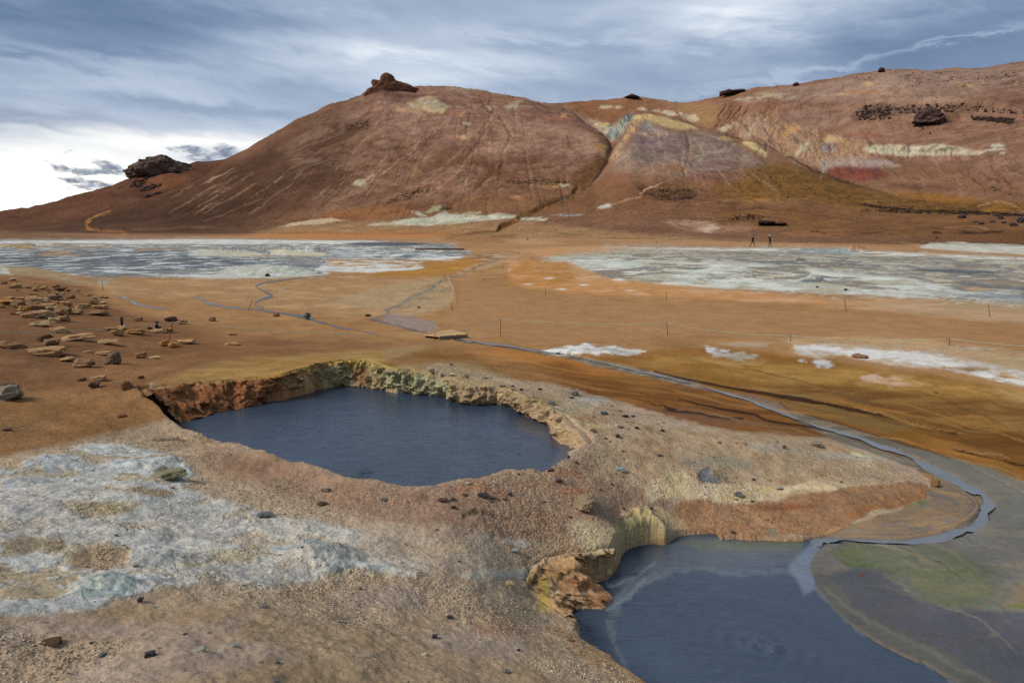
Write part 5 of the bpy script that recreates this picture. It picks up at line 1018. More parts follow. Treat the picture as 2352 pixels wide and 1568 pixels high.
for i, (u, v) in enumerate(EDGE2):
    if v <= 1425 : edge2.append(at_z(u, v, WZ2)[:2])
    else: edge2.append(ray_hit(u, v)[:2])
edge2 = np.array(edge2)
out2 = np.array([at_z(u, v, WZ2)[:2] for u, v in OUT2])
pool2 = np.r_[edge2, out2]
CLT = [(1426, 1262), (1402, 1269), (1380, 1273), (1350, 1276), (1312, 1280), (1275, 1289), (1244, 1306), (1226, 1334), (1236, 1364), (1284, 1396), (1302, 1414)]
_i0 = [i for i, (u, v) in enumerate(EDGE2) if (u, v) == (1425, 1276)][0]; _i1 = [i for i, (u, v) in enumerate(EDGE2) if (u, v) == (1310, 1407)][0]
drop_poly = np.r_[edge2[:_i0 + 1], np.array([ray_hit(u, v)[:2] for u, v in CLT]), edge2[_i1 + 1:], out2]

def jag(x, y, amp, f, s): return amp * fbm(x * f, y * f, 5, .62, s)
def world_sd(ii, poly): return polysd(GX[ii] + jag(GX[ii], GY[ii], .10, 2.2, 21), GY[ii] + jag(GX[ii], GY[ii], .10, 2.2, 22), poly)
near = np.nonzero((RR < 26))[0]
# small relief everywhere
U0, V0 = proj(GX, GY, Zt)
rel = np.zeros(len(AZ))
nn = near
shelfmask = np.zeros(len(AZ))
px, py = U0[nn].astype(np.float32), V0[nn].astype(np.float32)
sm = sst(polysd(px, py, SHELF), -25, 25); shelfmask[nn] = sm
leftm = np.zeros(len(AZ)); leftm[nn] = sst(polysd(px, py, [(-3000, 640), (250, 640), (400, 760), (450, 860), (330, 1000), (-3000, 1060)]), -30, 30)
flatn = fbm(GX / 3.0, GY / 3.0, 5, .5, 30)
r1 = fbm(GX / .9, GY / .9, 6, .55, 31)
r2 = fbm(GX / .16, GY / .16, 4, .6, 32)
damp = 1 - .7 * sst(RR, 60, 140)
STREAM = [(1046, 779), (1075, 783), (1100, 786), (1180, 797), (1260, 808), (1300, 813), (1340, 822), (1420, 840), (1500, 858), (1560, 873), (1640, 895), (1700, 912), (1760, 934), (1850, 968), (1950, 1000), (2050, 1034), (2140, 1074), (2210, 1108), (2252, 1135), (2268, 1160), (2260, 1185), (2230, 1208), (2170, 1230), (2080, 1241), (1960, 1238), (1900, 1236), (1872, 1245), (1852, 1262), (1840, 1285), (1835, 1310), (1838, 1330)]
SW = [4.5, 4, 3.6, 3.4, 3, 2.6, 2.6, 3, 3.6, 3.8, 4.6, 5.4, 6, 7.5, 9, 11, 13, 16, 20, 28, 26, 23, 18, 12, 10, 14, 24, 30, 34, 38, 44]
side = [([(270, 680), (290, 684), (300, 692), (330, 702), (378, 709)], [4, 8, 6, 5, 2]), ([(442, 681), (462, 686), (472, 695), (500, 701), (540, 707), (575, 710), (610, 714), (660, 721), (700, 728), (740, 740), (775, 751), (810, 757), (862, 767)], [4, 7, 7, 5, 4, 4, 5, 5, 9, 11, 7, 3, 2]),
        ([(722, 618), (722, 628), (700, 636), (640, 644), (592, 654), (590, 660), (612, 672), (625, 680), (600, 688), (586, 698), (604, 708), (590, 713)], [4, 4, 3, 3, 3, 4, 6, 6, 6, 7, 7, 5]), ([(1200, 637), (1201, 637)], [1, 1])]
stm = np.zeros(len(AZ), np.float32)
for pts_, w_ in [(STREAM, [q * 1.5 + 10 for q in SW])] + [(a_, [q + 8 for q in b_]) for a_, b_ in side[:3]]:
    stm[nn] = np.maximum(stm[nn], sst(linesd(px, py, pts_, w_), -6, 4))
far_ = np.nonzero((RR >= 26) & (RR < 60))[0]; pxf, pyf = U0[far_].astype(np.float32), V0[far_].astype(np.float32)
for a_, b_ in side[:3]: stm[far_] = np.maximum(stm[far_], sst(linesd(pxf, pyf, a_, [q + 8 for q in b_]), -6, 4))
wetm = np.zeros(len(AZ)); wetm[nn] = sst(polysd(px, py, [(1560, 1236), (1850, 1240), (1950, 1205), (2100, 1160), (2150, 1100), (1900, 990), (1600, 880), (2352, 1000), (3300, 1300), (3300, 2400), (2200, 1700), (1850, 1345)]), -15, 40)
rel += (1 - isH) * (.045 * flatn + .02 * r1) * (1 - .85 * wetm) * (1 - stm)
rel += shelfmask * (.07 * r1 + .045 * np.maximum(r2, -.2) * .6) + leftm * (.07 * r1)
# crust mounds (upheaved plates)
def mound(crop, cx, cy, wpx, h, rough=.5, flat=.45):
    (u, v), = P(crop, cx, cy); w = wpx * CR[crop][2]
    p = ray_hit(u, v)
    R = w / F * math.hypot(p[0], p[1])
    dd = np.sqrt(((GX - p[0]) / R) ** 2 + ((GY - p[1]) / (R * 1.2)) ** 2)
    ii = np.nonzero(dd < 1.6)[0]
    dw = dd[ii] + .35 * fbm(GX[ii] / R * 1.6 + 5, GY[ii] / R * 1.6, 4, .6, 40)
    b_ = sst(-dw, -1.05, -.15)
    rel[ii] += (h * .65 if crop in 'HI' else h) * b_ * (1 + rough * fbm(GX[ii] / R * 4, GY[ii] / R * 4, 5, .6, 41))
mound('H', 1000, 150, 240, .12); mound('H', 1090, 235, 90, .12, .8); mound('H', 330, 150, 220, .09); mound('H', 690, 950, 200, .09, .5); mound('H', 1050, 750, 230, .07, .8)
mound('H', 2080, 770, 300, .12, .5); mound('H', 900, 310, 300, .05); mound('H', 870, 590, 220, .05); mound('H', 1800, 860, 130, .04); mound('H', 300, 450, 250, .05); mound('H', 870, 1240 - 1240 + 30, 260, .05)
mound('I', 960, 500, 130, .05); mound('I', 100, 780, 300, .05)
mound('E', 1420, 150, 250, .55, .4); mound('E', 1930, 150, 260, .6, .4); mound('E', 1720, 270, 300, .35, .6); mound('G', 1240, 140, 110, .85, .6); mound('G', 930, 135, 120, .3); mound('F', 500, 95, 200, .2); mound('E', 250, 105, 220, .5, .6)
mound('G', 920, 190, 50, .25); mound('G', 1000, 325, 80, .3); mound('F', 1680, 765, 330, .10); mound('M', 1600, 400, 300, .12, .8); mound('B', 700, 1060, 80, 1.2); mound('J', 400, 180, 200, .03)
# salt areas are rough
for pts in ([(0, 555), (900, 560), (1060, 580), (700, 640), (240, 640), (0, 610)], [(1250, 590), (1500, 568), (2352, 596), (2352, 700), (1700, 662), (1300, 640)]):
    ii = np.nonzero((V0 > 545) & (V0 < 740) & (RR < 180))[0]
    m_ = sst(polysd(U0[ii].astype(np.float32), V0[ii].astype(np.float32), pts), -6, 10)
    rel[ii] += m_ * (.10 * fbm(GX[ii] / 3.5, GY[ii] / 3.5, 5, .6, 50) + .03)
# erosion steps and cuts traced from the photo (u, v, width px, depth m)
def cut(pts, wpx, dep, soft=2.0):
    xs = [p[0] for p in pts]; ys = [p[1] for p in pts]; mw = max(wpx) if hasattr(wpx, '__len__') else wpx
    ii = np.nonzero((U0 > min(xs) - mw - 6) & (U0 < max(xs) + mw + 6) & (V0 > min(ys) - mw - 6) & (V0 < max(ys) + mw + 6))[0]
    if not len(ii): return
    wob = 5 * fbm(AZ[ii] * 30, LR[ii] * 15, 3, .5, 60)
    s_ = linesd((U0[ii] + wob).astype(np.float32), (V0[ii] + wob * .4).astype(np.float32), pts, wpx)
    rel[ii] -= dep * sst(s_, -soft, soft)
cut(STREAM, [w * 1.3 for w in SW], .04, 3)
cut(STREAM_BANK, [3, 5, 6, 6, 6, 5, 4], .04, 4)
cut(P('G', 800, 1105, 850, 1145, 1000, 1190, 1250, 1260, 1600, 1370, 2000, 1500, 2352, 1680), 4, .03)
cut(P('G', 0, 1115, 100, 1150, 300, 1180, 450, 1200, 560, 1205), 5, .035, 4); cut(P('G', 160, 1080, 400, 1140, 640, 1180, 820, 1235, 1070, 1275), 5, .035, 4); cut(P('G', 1900, 1395, 2100, 1450, 2352, 1510, 2600, 1560), 5, .03, 4)
cut(P('B', 1200, 1150, 1110, 1180, 1090, 1205), [6, 10, 6], .9, 3); cut(P('B', 1600, 930, 1560, 985, 1440, 1040, 1300, 1095, 1220, 1120), [8, 10, 8, 7, 6], 1.5, 4)
cut(P('I', 870, 500, 950, 480, 1050, 495, 1170, 530), [3, 10, 8, 4], .06, 4)
for q in [(1700, 330, 1740, 450, 1720, 600, 1690, 740)]: cut(P('K', *q), [3, 8, 6, 4], .5, 4)
for q in [(2100, 60, 2080, 120, 2030, 170, 2020, 230, 1980, 290), (2160, 60, 2140, 110, 2080, 170), (2240, 70, 2230, 110, 2130, 190, 2040, 270), (2310, 90, 2260, 150, 2180, 200, 2100, 250)]: cut(P('K', *q), 4, 1.6, 4)
for q in [(740, 420, 700, 470, 680, 520, 620, 620), (1720, 800, 1800, 860, 1870, 880), (1840, 800, 1930, 860), (1940, 810, 2000, 860, 2130, 950), (2140, 730, 2170, 840, 2320, 950), (2240, 760, 2340, 840)]: cut(P('C', *q), 5, 1.1, 4)
cut(P('B', 1050, 470, 980, 600, 900, 720, 820, 830, 720, 910, 640, 975), [6, 10, 12, 10, 8], .8, 5); cut(P('B', 1100, 500, 1170, 600, 1090, 780, 940, 970), 5, .8, 4)
# lava ledges stand proud
for q, w_, h_ in [(P('C', 1300, 430, 1500, 405, 1800, 415, 2100, 425, 2352, 455), 12, 3.5), (P('C', 1300, 1090, 1700, 1085, 2000, 1090, 2352, 1110), 5, 1.0), (P('C', 780, 450, 850, 435, 920, 430), 7, 3)]:
    cut(q, w_, -h_, 4)
# hill relief
for a_, b_, c_ in HCUT: cut(a_, b_, c_ * .38, 3.5)
hi = np.nonzero(isH)[0]
fade = sst(hh[hi] - g0[hi], 0, 10)
rel[hi] += fade * (5.0 * fbm(GX[hi] / 70, GY[hi] / 70, 3, .5, 70) * .55 + 1.8 * fbm(GX[hi] / 16, GY[hi] / 16, 4, .62, 71) + .7 * fbm(GX[hi] / 5, GY[hi] / 5, 3, .6, 74))
# rilled walls of the gully on the right
def rib(pts, amp, fx, fl):
    ii = np.nonzero(isH & (U0 > min(p[0] for p in pts) - 20) & (U0 < max(p[0] for p in pts) + 20))[0]
    m_ = sst(polysd(U0[ii].astype(np.float32), V0[ii].astype(np.float32), pts), -8, 14)
    rel[ii] += m_ * amp * fbm(AZ[ii] * fx + LR[ii] * fl, LR[ii] * 9, 4, .6, 73)
rib(P('C', 390, 570, 700, 440, 900, 530, 1350, 640, 1560, 800, 1100, 850, 800, 720), 4.5, 150, 45)
rib(P('K', 1180, 200, 1300, 215, 1200, 320, 1060, 560, 960, 600, 1050, 470), 4.0, 160, 30)
rib(P('C', 1320, 690, 1400, 660, 2100, 690, 2060, 735, 1450, 735), 4.0, 180, 0)
crest = np.zeros(len(hi))
Zt = Zt + rel
# keep water surfaces clear
ii = near
sd1 = world_sd(ii, rim1)
Zt[ii] = Zt[ii] + .05 * sst(-np.abs(sd1 + .15), -.3, 0) * (sd1 < 0)
farm = sst(polysd(U0[ii].astype(np.float32), V0[ii].astype(np.float32), [(280, 800), (1500, 760), (1420, 1046), (1318, 1046), (1290, 1005), (1150, 970), (800, 940), (460, 990), (425, 990), (330, 930)]), -6, 6)
drop = sst(sd1 + .17 * farm, -.02, .16)
Zt[ii] = Zt[ii] * (1 - drop) + (WZ1 - .5) * drop
sd2 = world_sd(ii, pool2)
lowm = (U0[ii] > 1500) & (V0[ii] > 1180)
Zt[ii] = np.where(lowm & (sd2 < 0), np.maximum(Zt[ii], WZ2 + .006 + .02 * sst(-sd2, 0, .4)), Zt[ii])
stn = sst(linesd(U0[ii].astype(np.float32), V0[ii].astype(np.float32), STREAM, [q * 1.15 for q in SW]), -1.5, 2)
Zt[ii] = np.minimum(Zt[ii], np.where(stn > .01, g0[ii] - .05 * stn, 99))
sd3 = world_sd(ii, drop_poly)
clm = sst(polysd(U0[ii].astype(np.float32), V0[ii].astype(np.float32), [(1200, 1255), (1420, 1245), (1424, 1300), (1420, 1410), (1312, 1418), (1200, 1390)]), -5, 5)
spm = sst(polysd(U0[ii].astype(np.float32), V0[ii].astype(np.float32), [(1408, 1225), (1650, 1215), (1650, 1310), (1404, 1310)]), -6, 8)
lo3 = -.34 * spm
tt3 = np.clip((sd3 + .12 * clm - lo3) / (.14 - lo3), 0, 1); drop2 = tt3 * tt3 * (3 - 2 * tt3)
Zt[ii] = Zt[ii] * (1 - drop2) + (WZ2 - .35) * drop2

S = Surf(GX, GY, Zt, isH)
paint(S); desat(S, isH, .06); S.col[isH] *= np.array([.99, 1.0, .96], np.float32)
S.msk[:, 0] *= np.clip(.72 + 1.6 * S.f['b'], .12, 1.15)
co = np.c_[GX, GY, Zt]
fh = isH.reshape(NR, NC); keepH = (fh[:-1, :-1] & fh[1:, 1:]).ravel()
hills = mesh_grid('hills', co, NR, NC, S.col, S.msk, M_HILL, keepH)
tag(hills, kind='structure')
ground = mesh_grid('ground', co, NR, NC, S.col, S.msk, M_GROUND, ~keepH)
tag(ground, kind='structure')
# the land goes on behind and beside the viewer
def skirt():
    n = 240; rr_ = np.exp(np.linspace(math.log(.4), math.log(800), 120)); aa = np.linspace(.7998, 2 * math.pi - .7998, n)
    A_, R_ = np.meshgrid(aa, rr_); A_ = A_.ravel(); R_ = R_.ravel()
    am = np.where(A_ > math.pi, A_ - 2 * math.pi, A_)
    z = gbase(np.clip(am, -.8, .8), np.log(np.maximum(R_, 1.5))); t = sst(np.abs(am), 1.3, 2.6)
    z = z * (1 - t) + (-2.2 - .2 * np.log(R_)) * t - .01
    x, y = R_ * np.sin(A_), R_ * np.cos(A_)
    z = z + .06 * fbm(x / 3, y / 3, 4)
    ri = np.clip(np.searchsorted(lrs, np.log(R_)), 0, NR - 1); ci = np.where(am > 0, NC - 1, 0); ec = S.col.reshape(NR, NC, 3)[ri, ci]; em = S.msk.reshape(NR, NC, 3)[ri, ci]
    tb = sst(np.abs(am), .85, 1.8)[:, None]
    cl = ec * (1 - tb) + alb('8b6a4a')[None] * tb; mk_ = em * (1 - tb) + np.array([.6, 0, 0])[None] * tb
    o = mesh_grid('ground_behind', np.c_[x, y, z], 120, n, cl, mk_, M_GROUND); tag(o, kind='structure')
    a2 = np.linspace(-.8, .8, 120); r2_ = np.linspace(.4, 1.51, 14); A_, R_ = np.meshgrid(a2, r2_); A_ = A_.ravel(); R_ = R_.ravel()
    z = gbase(A_, np.log(np.maximum(R_, .7))) - .01; x, y = R_ * np.sin(A_), R_ * np.cos(A_)
    o = mesh_grid('ground_underfoot', np.c_[x, y, z], 14, 120, np.tile(alb('8b7360'), (len(x), 1)), np.tile([.9, 0, 0], (len(x), 1)), M_GROUND); tag(o, kind='structure')
skirt()

# ------------------------------------------------------------------ craggy walls of the mud pools
def wall(name, pairs, wz, amp, thick, back=.22, nu=420, nv=44, seed=1, under=.0):
    T = []; B = []
    for (tu, tv, bu, bv) in pairs:
        t = ray_hit(tu, tv, Zsmooth); b_ = at_z(bu, bv, wz - .03)
        T.append(t); B.append(b_)
    T = np.array(T); B = np.array(B)
    d = np.r_[0, np.cumsum(np.linalg.norm(np.diff((T + B) / 2, axis=0), axis=1))]; L_ = d[-1]
    s = np.linspace(0, L_, nu)
    def cr_(Pn): return np.stack([np.interp(s, d, Pn[:, k]) for k in range(3)], 1)
    T = cr_(T); B = cr_(B)
    tan = np.gradient((T + B)[:, :2] / 2, axis=0); tan /= np.linalg.norm(tan, axis=1)[:, None] + 1e-9
    nrm = np.c_[tan[:, 1], -tan[:, 0]]
    cen = B[:, :2].mean(0)
    flip = np.sign(((cen - B[:, :2]) * nrm).sum(1).mean()); nrm = nrm * flip      # towards the water
    nrm = np.stack([np.convolve(np.pad(nrm[:, k], 12, 'edge'), np.ones(25) / 25, 'valid') for k in (0, 1)], 1)
    W_ = np.linspace(-.25, 1.0, nv)
    vs = np.zeros((nv, nu, 3))
    for j, w in enumerate(W_):
        if w < 0:
            q = -w / .25
            p = T.copy(); p[:, :2] -= nrm * back * q; p[:, 2] += .03 * (1 - q) - .06 * q * q
        else:
            p = T * (1 - w) + B * w
            p[:, 2] = T[:, 2] * (1 - w) + B[:, 2] * w
            p[:, :2] += nrm * (thick * math.sin(math.pi * min(w * 1.15, 1)) - under * w * (1 - w) * 4)[None] if np.isscalar(thick) and False else nrm * (thick * math.sin(math.pi * w) - under * w)
        vs[j] = p
    S_, WW = np.meshgrid(s, W_)
    hgt = np.maximum(T[:, 2] - B[:, 2], .1)[None, :]
    yy = WW * hgt
    n1_ = fbm(S_ * 1.5 + seed, yy * 2.2, 5, .58, 80 + seed); n2_ = fbm(S_ * 5 + seed, yy * 6, 4, .6, 81 + seed)
    rdg = 1 - 2 * np.abs(fbm(S_ * 3.1, yy * 3.4 + 4, 4, .6, 82 + seed)) * 1.6
    e = sst(WW, -.25, .08) * np.clip(hgt / .35, .35, 1)
    off = amp * e * (1.3 * n1_ + .45 * n2_ + .45 * (rdg - .5))
    vs[:, :, :2] += nrm[None] * off[..., None]
    vs[:, :, 2] += .5 * amp * e * n2_ * (1 - .5 * WW)
    x, y, z = vs[..., 0].ravel(), vs[..., 1].ravel(), vs[..., 2].ravel()
    Sx = Surf(x, y, z, np.ones(len(x), bool), 1.5); paint(Sx)
    Sx.msk[:, 0] = np.minimum(Sx.msk[:, 0], .5)
    o = mesh_grid(name, vs.reshape(-1, 3), nv, nu, Sx.col, Sx.msk, M_ROCKWALL)
    tag(o, kind='structure'); return o
M_ROCKWALL = ground_mat('pool_wall_rock', False)
far1 = [(352, 906, 425, 976), (333, 893, 424, 972), (400, 890, 455, 963), (470, 884, 505, 949), (540, 878, 560, 940), (600, 872, 612, 927), (650, 866, 655, 908), (700, 850, 702, 898), (740, 838, 745, 890), (790, 831, 788, 887), (840, 832, 835, 889), (870, 845, 868, 896), (905, 855, 905, 901), (940, 857, 940, 905), (975, 862, 972, 909), (1010, 868, 1005, 914), (1040, 880, 1035, 917), (1075, 890, 1070, 929), (1105, 893, 1105, 934), (1140, 896, 1140, 929), (1190, 912, 1185, 940), (1230, 925, 1218, 960), (1258, 945, 1245, 978), (1285, 958, 1265, 988), (1300, 975, 1283, 1000), (1325, 990, 1290, 1020), (1335, 1010, 1306, 1032), (1335, 1025, 1315, 1040), (1322, 1044, 1316, 1050)]
wall('pool_wall', far1, WZ1, .19, .10, seed=1, nu=620, nv=50)
cl2 = [ (1408, 1266, 1398, 1294), (1378, 1270, 1374, 1310), (1350, 1272, 1369, 1322), (1310, 1275, 1380, 1345), (1270, 1282, 1404, 1376), (1235, 1300, 1380, 1390), (1216, 1330, 1340, 1398), (1228, 1368, 1312, 1406), (1285, 1402, 1310, 1424), (1305, 1420, 1318, 1438)]
wall('pool_cliff', cl2, WZ2, .20, .06, back=.12, seed=5, nu=520, nv=70)

# ------------------------------------------------------------------ mud water and stream water
def water_mat(name, base_attr, col, rough, bscale, bstr, spec=.5, stretch=(1, 1, 1), swirl=1.5):
    m, nt, b = new_mat(name)
    geo = N(nt, 'ShaderNodeNewGeometry').outputs['Position']
    mp = N(nt, 'ShaderNodeMapping'); mp.inputs['Scale'].default_value = stretch; L(nt, geo, mp.inputs[0])
    n1 = noi(nt, mp.outputs[0], bscale, 2, .5, swirl); n2 = noi(nt, mp.outputs[0], bscale * 3.1, 2, .5, swirl); n0 = noi(nt, geo, .7, 3, .5, 1.0)
    h = mth(nt, 'ADD', mth(nt, 'MULTIPLY', n1, .012), mth(nt, 'MULTIPLY', n2, .003))
    bp = N(nt, 'ShaderNodeBump'); bp.inputs['Strength'].default_value = bstr; bp.inputs['Distance'].default_value = 1.0; L(nt, h, bp.inputs['Height'])
    c = N(nt, 'ShaderNodeAttribute', attribute_name='Col').outputs['Color'] if base_attr else None
    f = ramp(nt, n0, [(.3, .86), (.7, 1.14)])
    cc_ = mixc(nt, 1.0, c if base_attr else tuple(col), f, 'MULTIPLY')
    L(nt, cc_, b.inputs['Base Color']); L(nt, bp.outputs[0], b.inputs['Normal'])
    b.inputs['Roughness'].default_value = rough; b.inputs['Specular IOR Level'].default_value = spec
    return m
M_MUD = water_mat('grey_mud_water', True, None, .24, 6.0, 1.0, .6, (.5, 1.7, 1), 2.2)
M_SIDE = water_mat('side_stream_water', False, alb('3c4350'), .2, 6, .6, .5, (1, 1, 1), 1)
M_STREAM = water_mat('stream_water', False, alb('686e78'), .14, 10, .7, .6, (1, 1, 1), 1)
MUDOPS = []
_keep = OPS; OPS = MUDOPS
fill([(-3000, -3000), (6000, -3000), (6000, 6000), (-3000, 6000)], ['2b384c', '313f53', '37475b'], 1, 1, fld='a', k=1.2)
line([(1860, 1330), (1800, 1308), (1700, 1318), (1620, 1304), (1560, 1306), (1500, 1325), (1450, 1350), (1415, 1385), (1405, 1420), (1412, 1480), (1430, 1520), (1450, 1560), (1500, 1620)], [6, 9, 12, 10, 12, 18, 22, 18, 13, 11, 10, 9, 8], ['525c69', '5c6368', '454f5c'], .75, 6, fld='f', k=2)
fill([(1560, 1240), (1850, 1238), (1840, 1290), (1780, 1300), (1700, 1312), (1600, 1298), (1500, 1310), (1430, 1345), (1420, 1300), (1470, 1265)], ['434c5c', '4a5260', '525862'], .8, 12, fld='b', k=1.3)
fill([(1560, 1240), (1850, 1236), (1840, 1265), (1760, 1268), (1680, 1262), (1600, 1262)], ['525c46', '5a6248'], .65, 8, fld='b')
fill([(1810, 1300), (1870, 1240), (1885, 1262), (1862, 1300), (1880, 1345), (1850, 1365), (1830, 1330)], ['66748c', '707c92'], .75, 7)
line([(1370, 1310), (1400, 1345), (1470, 1320), (1500, 1290)], 4, '66707c', .7, 3); line([(1395, 1400), (1440, 1372), (1480, 1330)], 5, '68727c', .65, 4)
line([(1875, 1345), (1915, 1390), (1960, 1432), (2010, 1462), (2080, 1494), (2140, 1528), (2220, 1575), (2400, 1680)], 12, ['5a5f62', '6a6a66'], .7, 5)
line([(1300, 1000), (1315, 1040), (1290, 1075)], 40, '4b4f5c', .6, 14); line([(1200, 975), (1250, 990), (1280, 1010)], 26, '524f52', .6, 10)
fill([(790, 1088), (830, 1075), (880, 1083), (870, 1096), (810, 1098)], '20262f', .6, 5, m=('f', -.1, .2)); fill([(990, 958), (1020, 955), (1040, 962), (1000, 968)], '252c36', .6, 4)
fill([(1690, 1480), (1730, 1465), (1790, 1480), (1820, 1495), (1760, 1505), (1700, 1495)], ['28344a', '46526a'], .5, 8, fld='f', k=2.0)
OPS = _keep
def water(name, poly, wz, mat, res=.05, extra=.25, bub=()):
    lo = poly.min(0) - extra; hi_ = poly.max(0) + extra
    nx = min(int((hi_[0] - lo[0]) / res), 560); ny = min(int((hi_[1] - lo[1]) / res), 420)
    xs, ys = np.linspace(lo[0], hi_[0], nx), np.linspace(lo[1], hi_[1], ny)
    x, y = np.meshgrid(xs, ys); x = x.ravel(); y = y.ravel()
    z = np.full(len(x), wz)
    Sx = Surf(x, y, z); paint(Sx, MUDOPS)
    z = z + .006 * fbm(x * 1.6, y * 2.6, 4, .55, 90)
    for (u, v, r_, h_) in bub:
        p = at_z(u, v, wz); dd = np.hypot(x - p[0], y - p[1])
        z = z + h_ * np.exp(-(dd / r_) ** 2) * (.4 + 1.2 * np.abs(fbm(x * 9, y * 9, 3, .6, 91))) + .006 * np.cos(dd * 34) * np.exp(-dd / (r_ * 3.5))
    sd = polysd(x, y, poly)
    s2 = sd.reshape(ny, nx); kp = (s2[:-1, :-1] > -extra).ravel()
    o = mesh_grid(name, np.c_[x, y, z], ny, nx, Sx.col, Sx.msk, mat, kp); tag(o, kind='structure'); return o
water('mud_pool_water', rim1, WZ1, M_MUD, .018, .35, [(832, 1086, .09, .022), (1012, 962, .12, .02), (850, 1084, .05, .016), (700, 985, .1, .02), (1190, 1040, .07, .02)])
# outer pool: left side may run under the bank, right side must stop at its shore
water('mud_pool_water.001', np.r_[edge2, out2], WZ2, M_MUD, .02, .22, [(1745, 1482, .16, .03), (1700, 1478, .08, .03), (1780, 1492, .1, .03), (1620, 1520, .1, .015)])
def ribbon(name, pts, wd, dz, mat, sub=14):
    pts = np.array(pts, float); wd = np.interp(np.linspace(0, 1, len(pts)), np.linspace(0, 1, len(wd)), wd)
    n = (len(pts) - 1) * sub + 1; t = np.linspace(0, len(pts) - 1, n)
    # smooth centre line
    def cat(a):
        ap = np.r_[[2 * a[0] - a[1]], a, [2 * a[-1] - a[-2]]]; out = []
        for q in t:
            i = min(int(q), len(pts) - 2); f = q - i; p0, p1, p2, p3 = ap[i:i + 4]
            out.append(.5 * (2 * p1 + (p2 - p0) * f + (2 * p0 - 5 * p1 + 4 * p2 - p3) * f * f + (3 * p1 - p0 - 3 * p2 + p3) * f ** 3))
        return np.array(out)
    c = np.stack([cat(pts[:, 0]), cat(pts[:, 1])], 1); w = cat(wd)
    tg = np.gradient(c, axis=0); tg /= np.linalg.norm(tg, axis=1)[:, None]; nr = np.c_[-tg[:, 1], tg[:, 0]]
    k = 9; V_ = []; ar_ = np.arange(n) * .5; jl = fbm(ar_ * .22, ar_ * 0 + 1.7, 3, .5, 1); jr = fbm(ar_ * .22, ar_ * 0 + 3.3, 3, .5, 2)
    for i in range(n):
        wob = 1 + .35 * (float(fbm(np.array([i * .22]), np.array([3.3]), 3)[0]))
        mid = ray_hit(c[i, 0], c[i, 1], Zsmooth)
        for j in range(k):
            o_ = (j / (k - 1) - .5) * w[i] * (1 + 1.6 * (jl[i] if j < k // 2 else jr[i]))
            p = at_z(c[i, 0] + nr[i, 0] * o_, c[i, 1] + nr[i, 1] * o_, mid[2] + dz)
            V_.append(p)
    V_ = np.array(V_)
    o = mesh_grid(name, V_, n, k, np.tile(alb('5f6b80'), (n * k, 1)), np.zeros((n * k, 3)), mat); tag(o, kind='structure'); return o
ribbon('stream', STREAM, SW, -.022, M_STREAM)
for pts, wd in side[:3]:
    cutpts = pts
    ribbon('stream', pts, [q * .62 for q in wd], .012, M_SIDE)
# ------------------------------------------------------------------ things standing on the ground
random.seed(11)
def simple_mat(name, col, rough=.8, nscale=8, amt=.35, bump=.3, bdist=.01, spec=.3, objcol=False, metal=0):
    m, nt, b = new_mat(name)
    tcn = N(nt, 'ShaderNodeTexCoord').outputs['Object']
    n1 = noi(nt, tcn, nscale, 8, .65)
    n2 = noi(nt, tcn, nscale * .35, 4, .55)
    f = mth(nt, 'ADD', mth(nt, 'MULTIPLY', mth(nt, 'ADD', n1, n2), amt), 1 - amt)
    base = N(nt, 'ShaderNodeObjectInfo').outputs['Color'] if objcol else tuple(col)
    c = mixc(nt, 1.0, base, N_grey(nt, f), 'MULTIPLY')
    bp = N(nt, 'ShaderNodeBump'); bp.inputs['Strength'].default_value = bump; bp.inputs['Distance'].default_value = bdist * 10
    L(nt, n1, bp.inputs['Height']); L(nt, c, b.inputs['Base Color']); L(nt, bp.outputs[0], b.inputs['Normal'])
    b.inputs['Roughness'].default_value = rough; b.inputs['Specular IOR Level'].default_value = spec; b.inputs['Metallic'].default_value = metal
    return m
M_STONE = simple_mat('stone', (0, 0, 0), .9, 2.6, .55, .6, .02, .1, True)
M_LAVA = simple_mat('lava_rock', alb('4a3c38'), .95, 1.2, .8, .8, .05, .05, True)
M_RUST = simple_mat('rusty_steel', alb('5a3a2c'), .8, 20, .5)
M_ROPE = simple_mat('rope', alb('a3ac9c'), .9, 60, .3)
M_PLANK = simple_mat('weathered_plank', alb('b3946e'), .85, 12, .45)
M_BEAM = simple_mat('grey_beam', alb('6f6f68'), .85, 10, .4)
M_DARK = simple_mat('dark_cloth', (.012, .012, .016), .85, 30, .4)
M_NAVY = simple_mat('navy_cloth', (.012, .014, .024), .85, 30, .4)
M_SKIN = simple_mat('skin', (.42, .25, .18), .6, 30, .15)
M_GREY = simple_mat('grey_fur', (.35, .33, .36), .9, 40, .4)
M_CREAM = simple_mat('pale_cloth', (.5, .47, .42), .9, 40, .3)
M_TROUS = simple_mat('trouser_cloth', (.02, .012, .014), .85, 30, .3)
M_WHITE = simple_mat('white_rubber', (.5, .5, .62), .6, 30, .2)

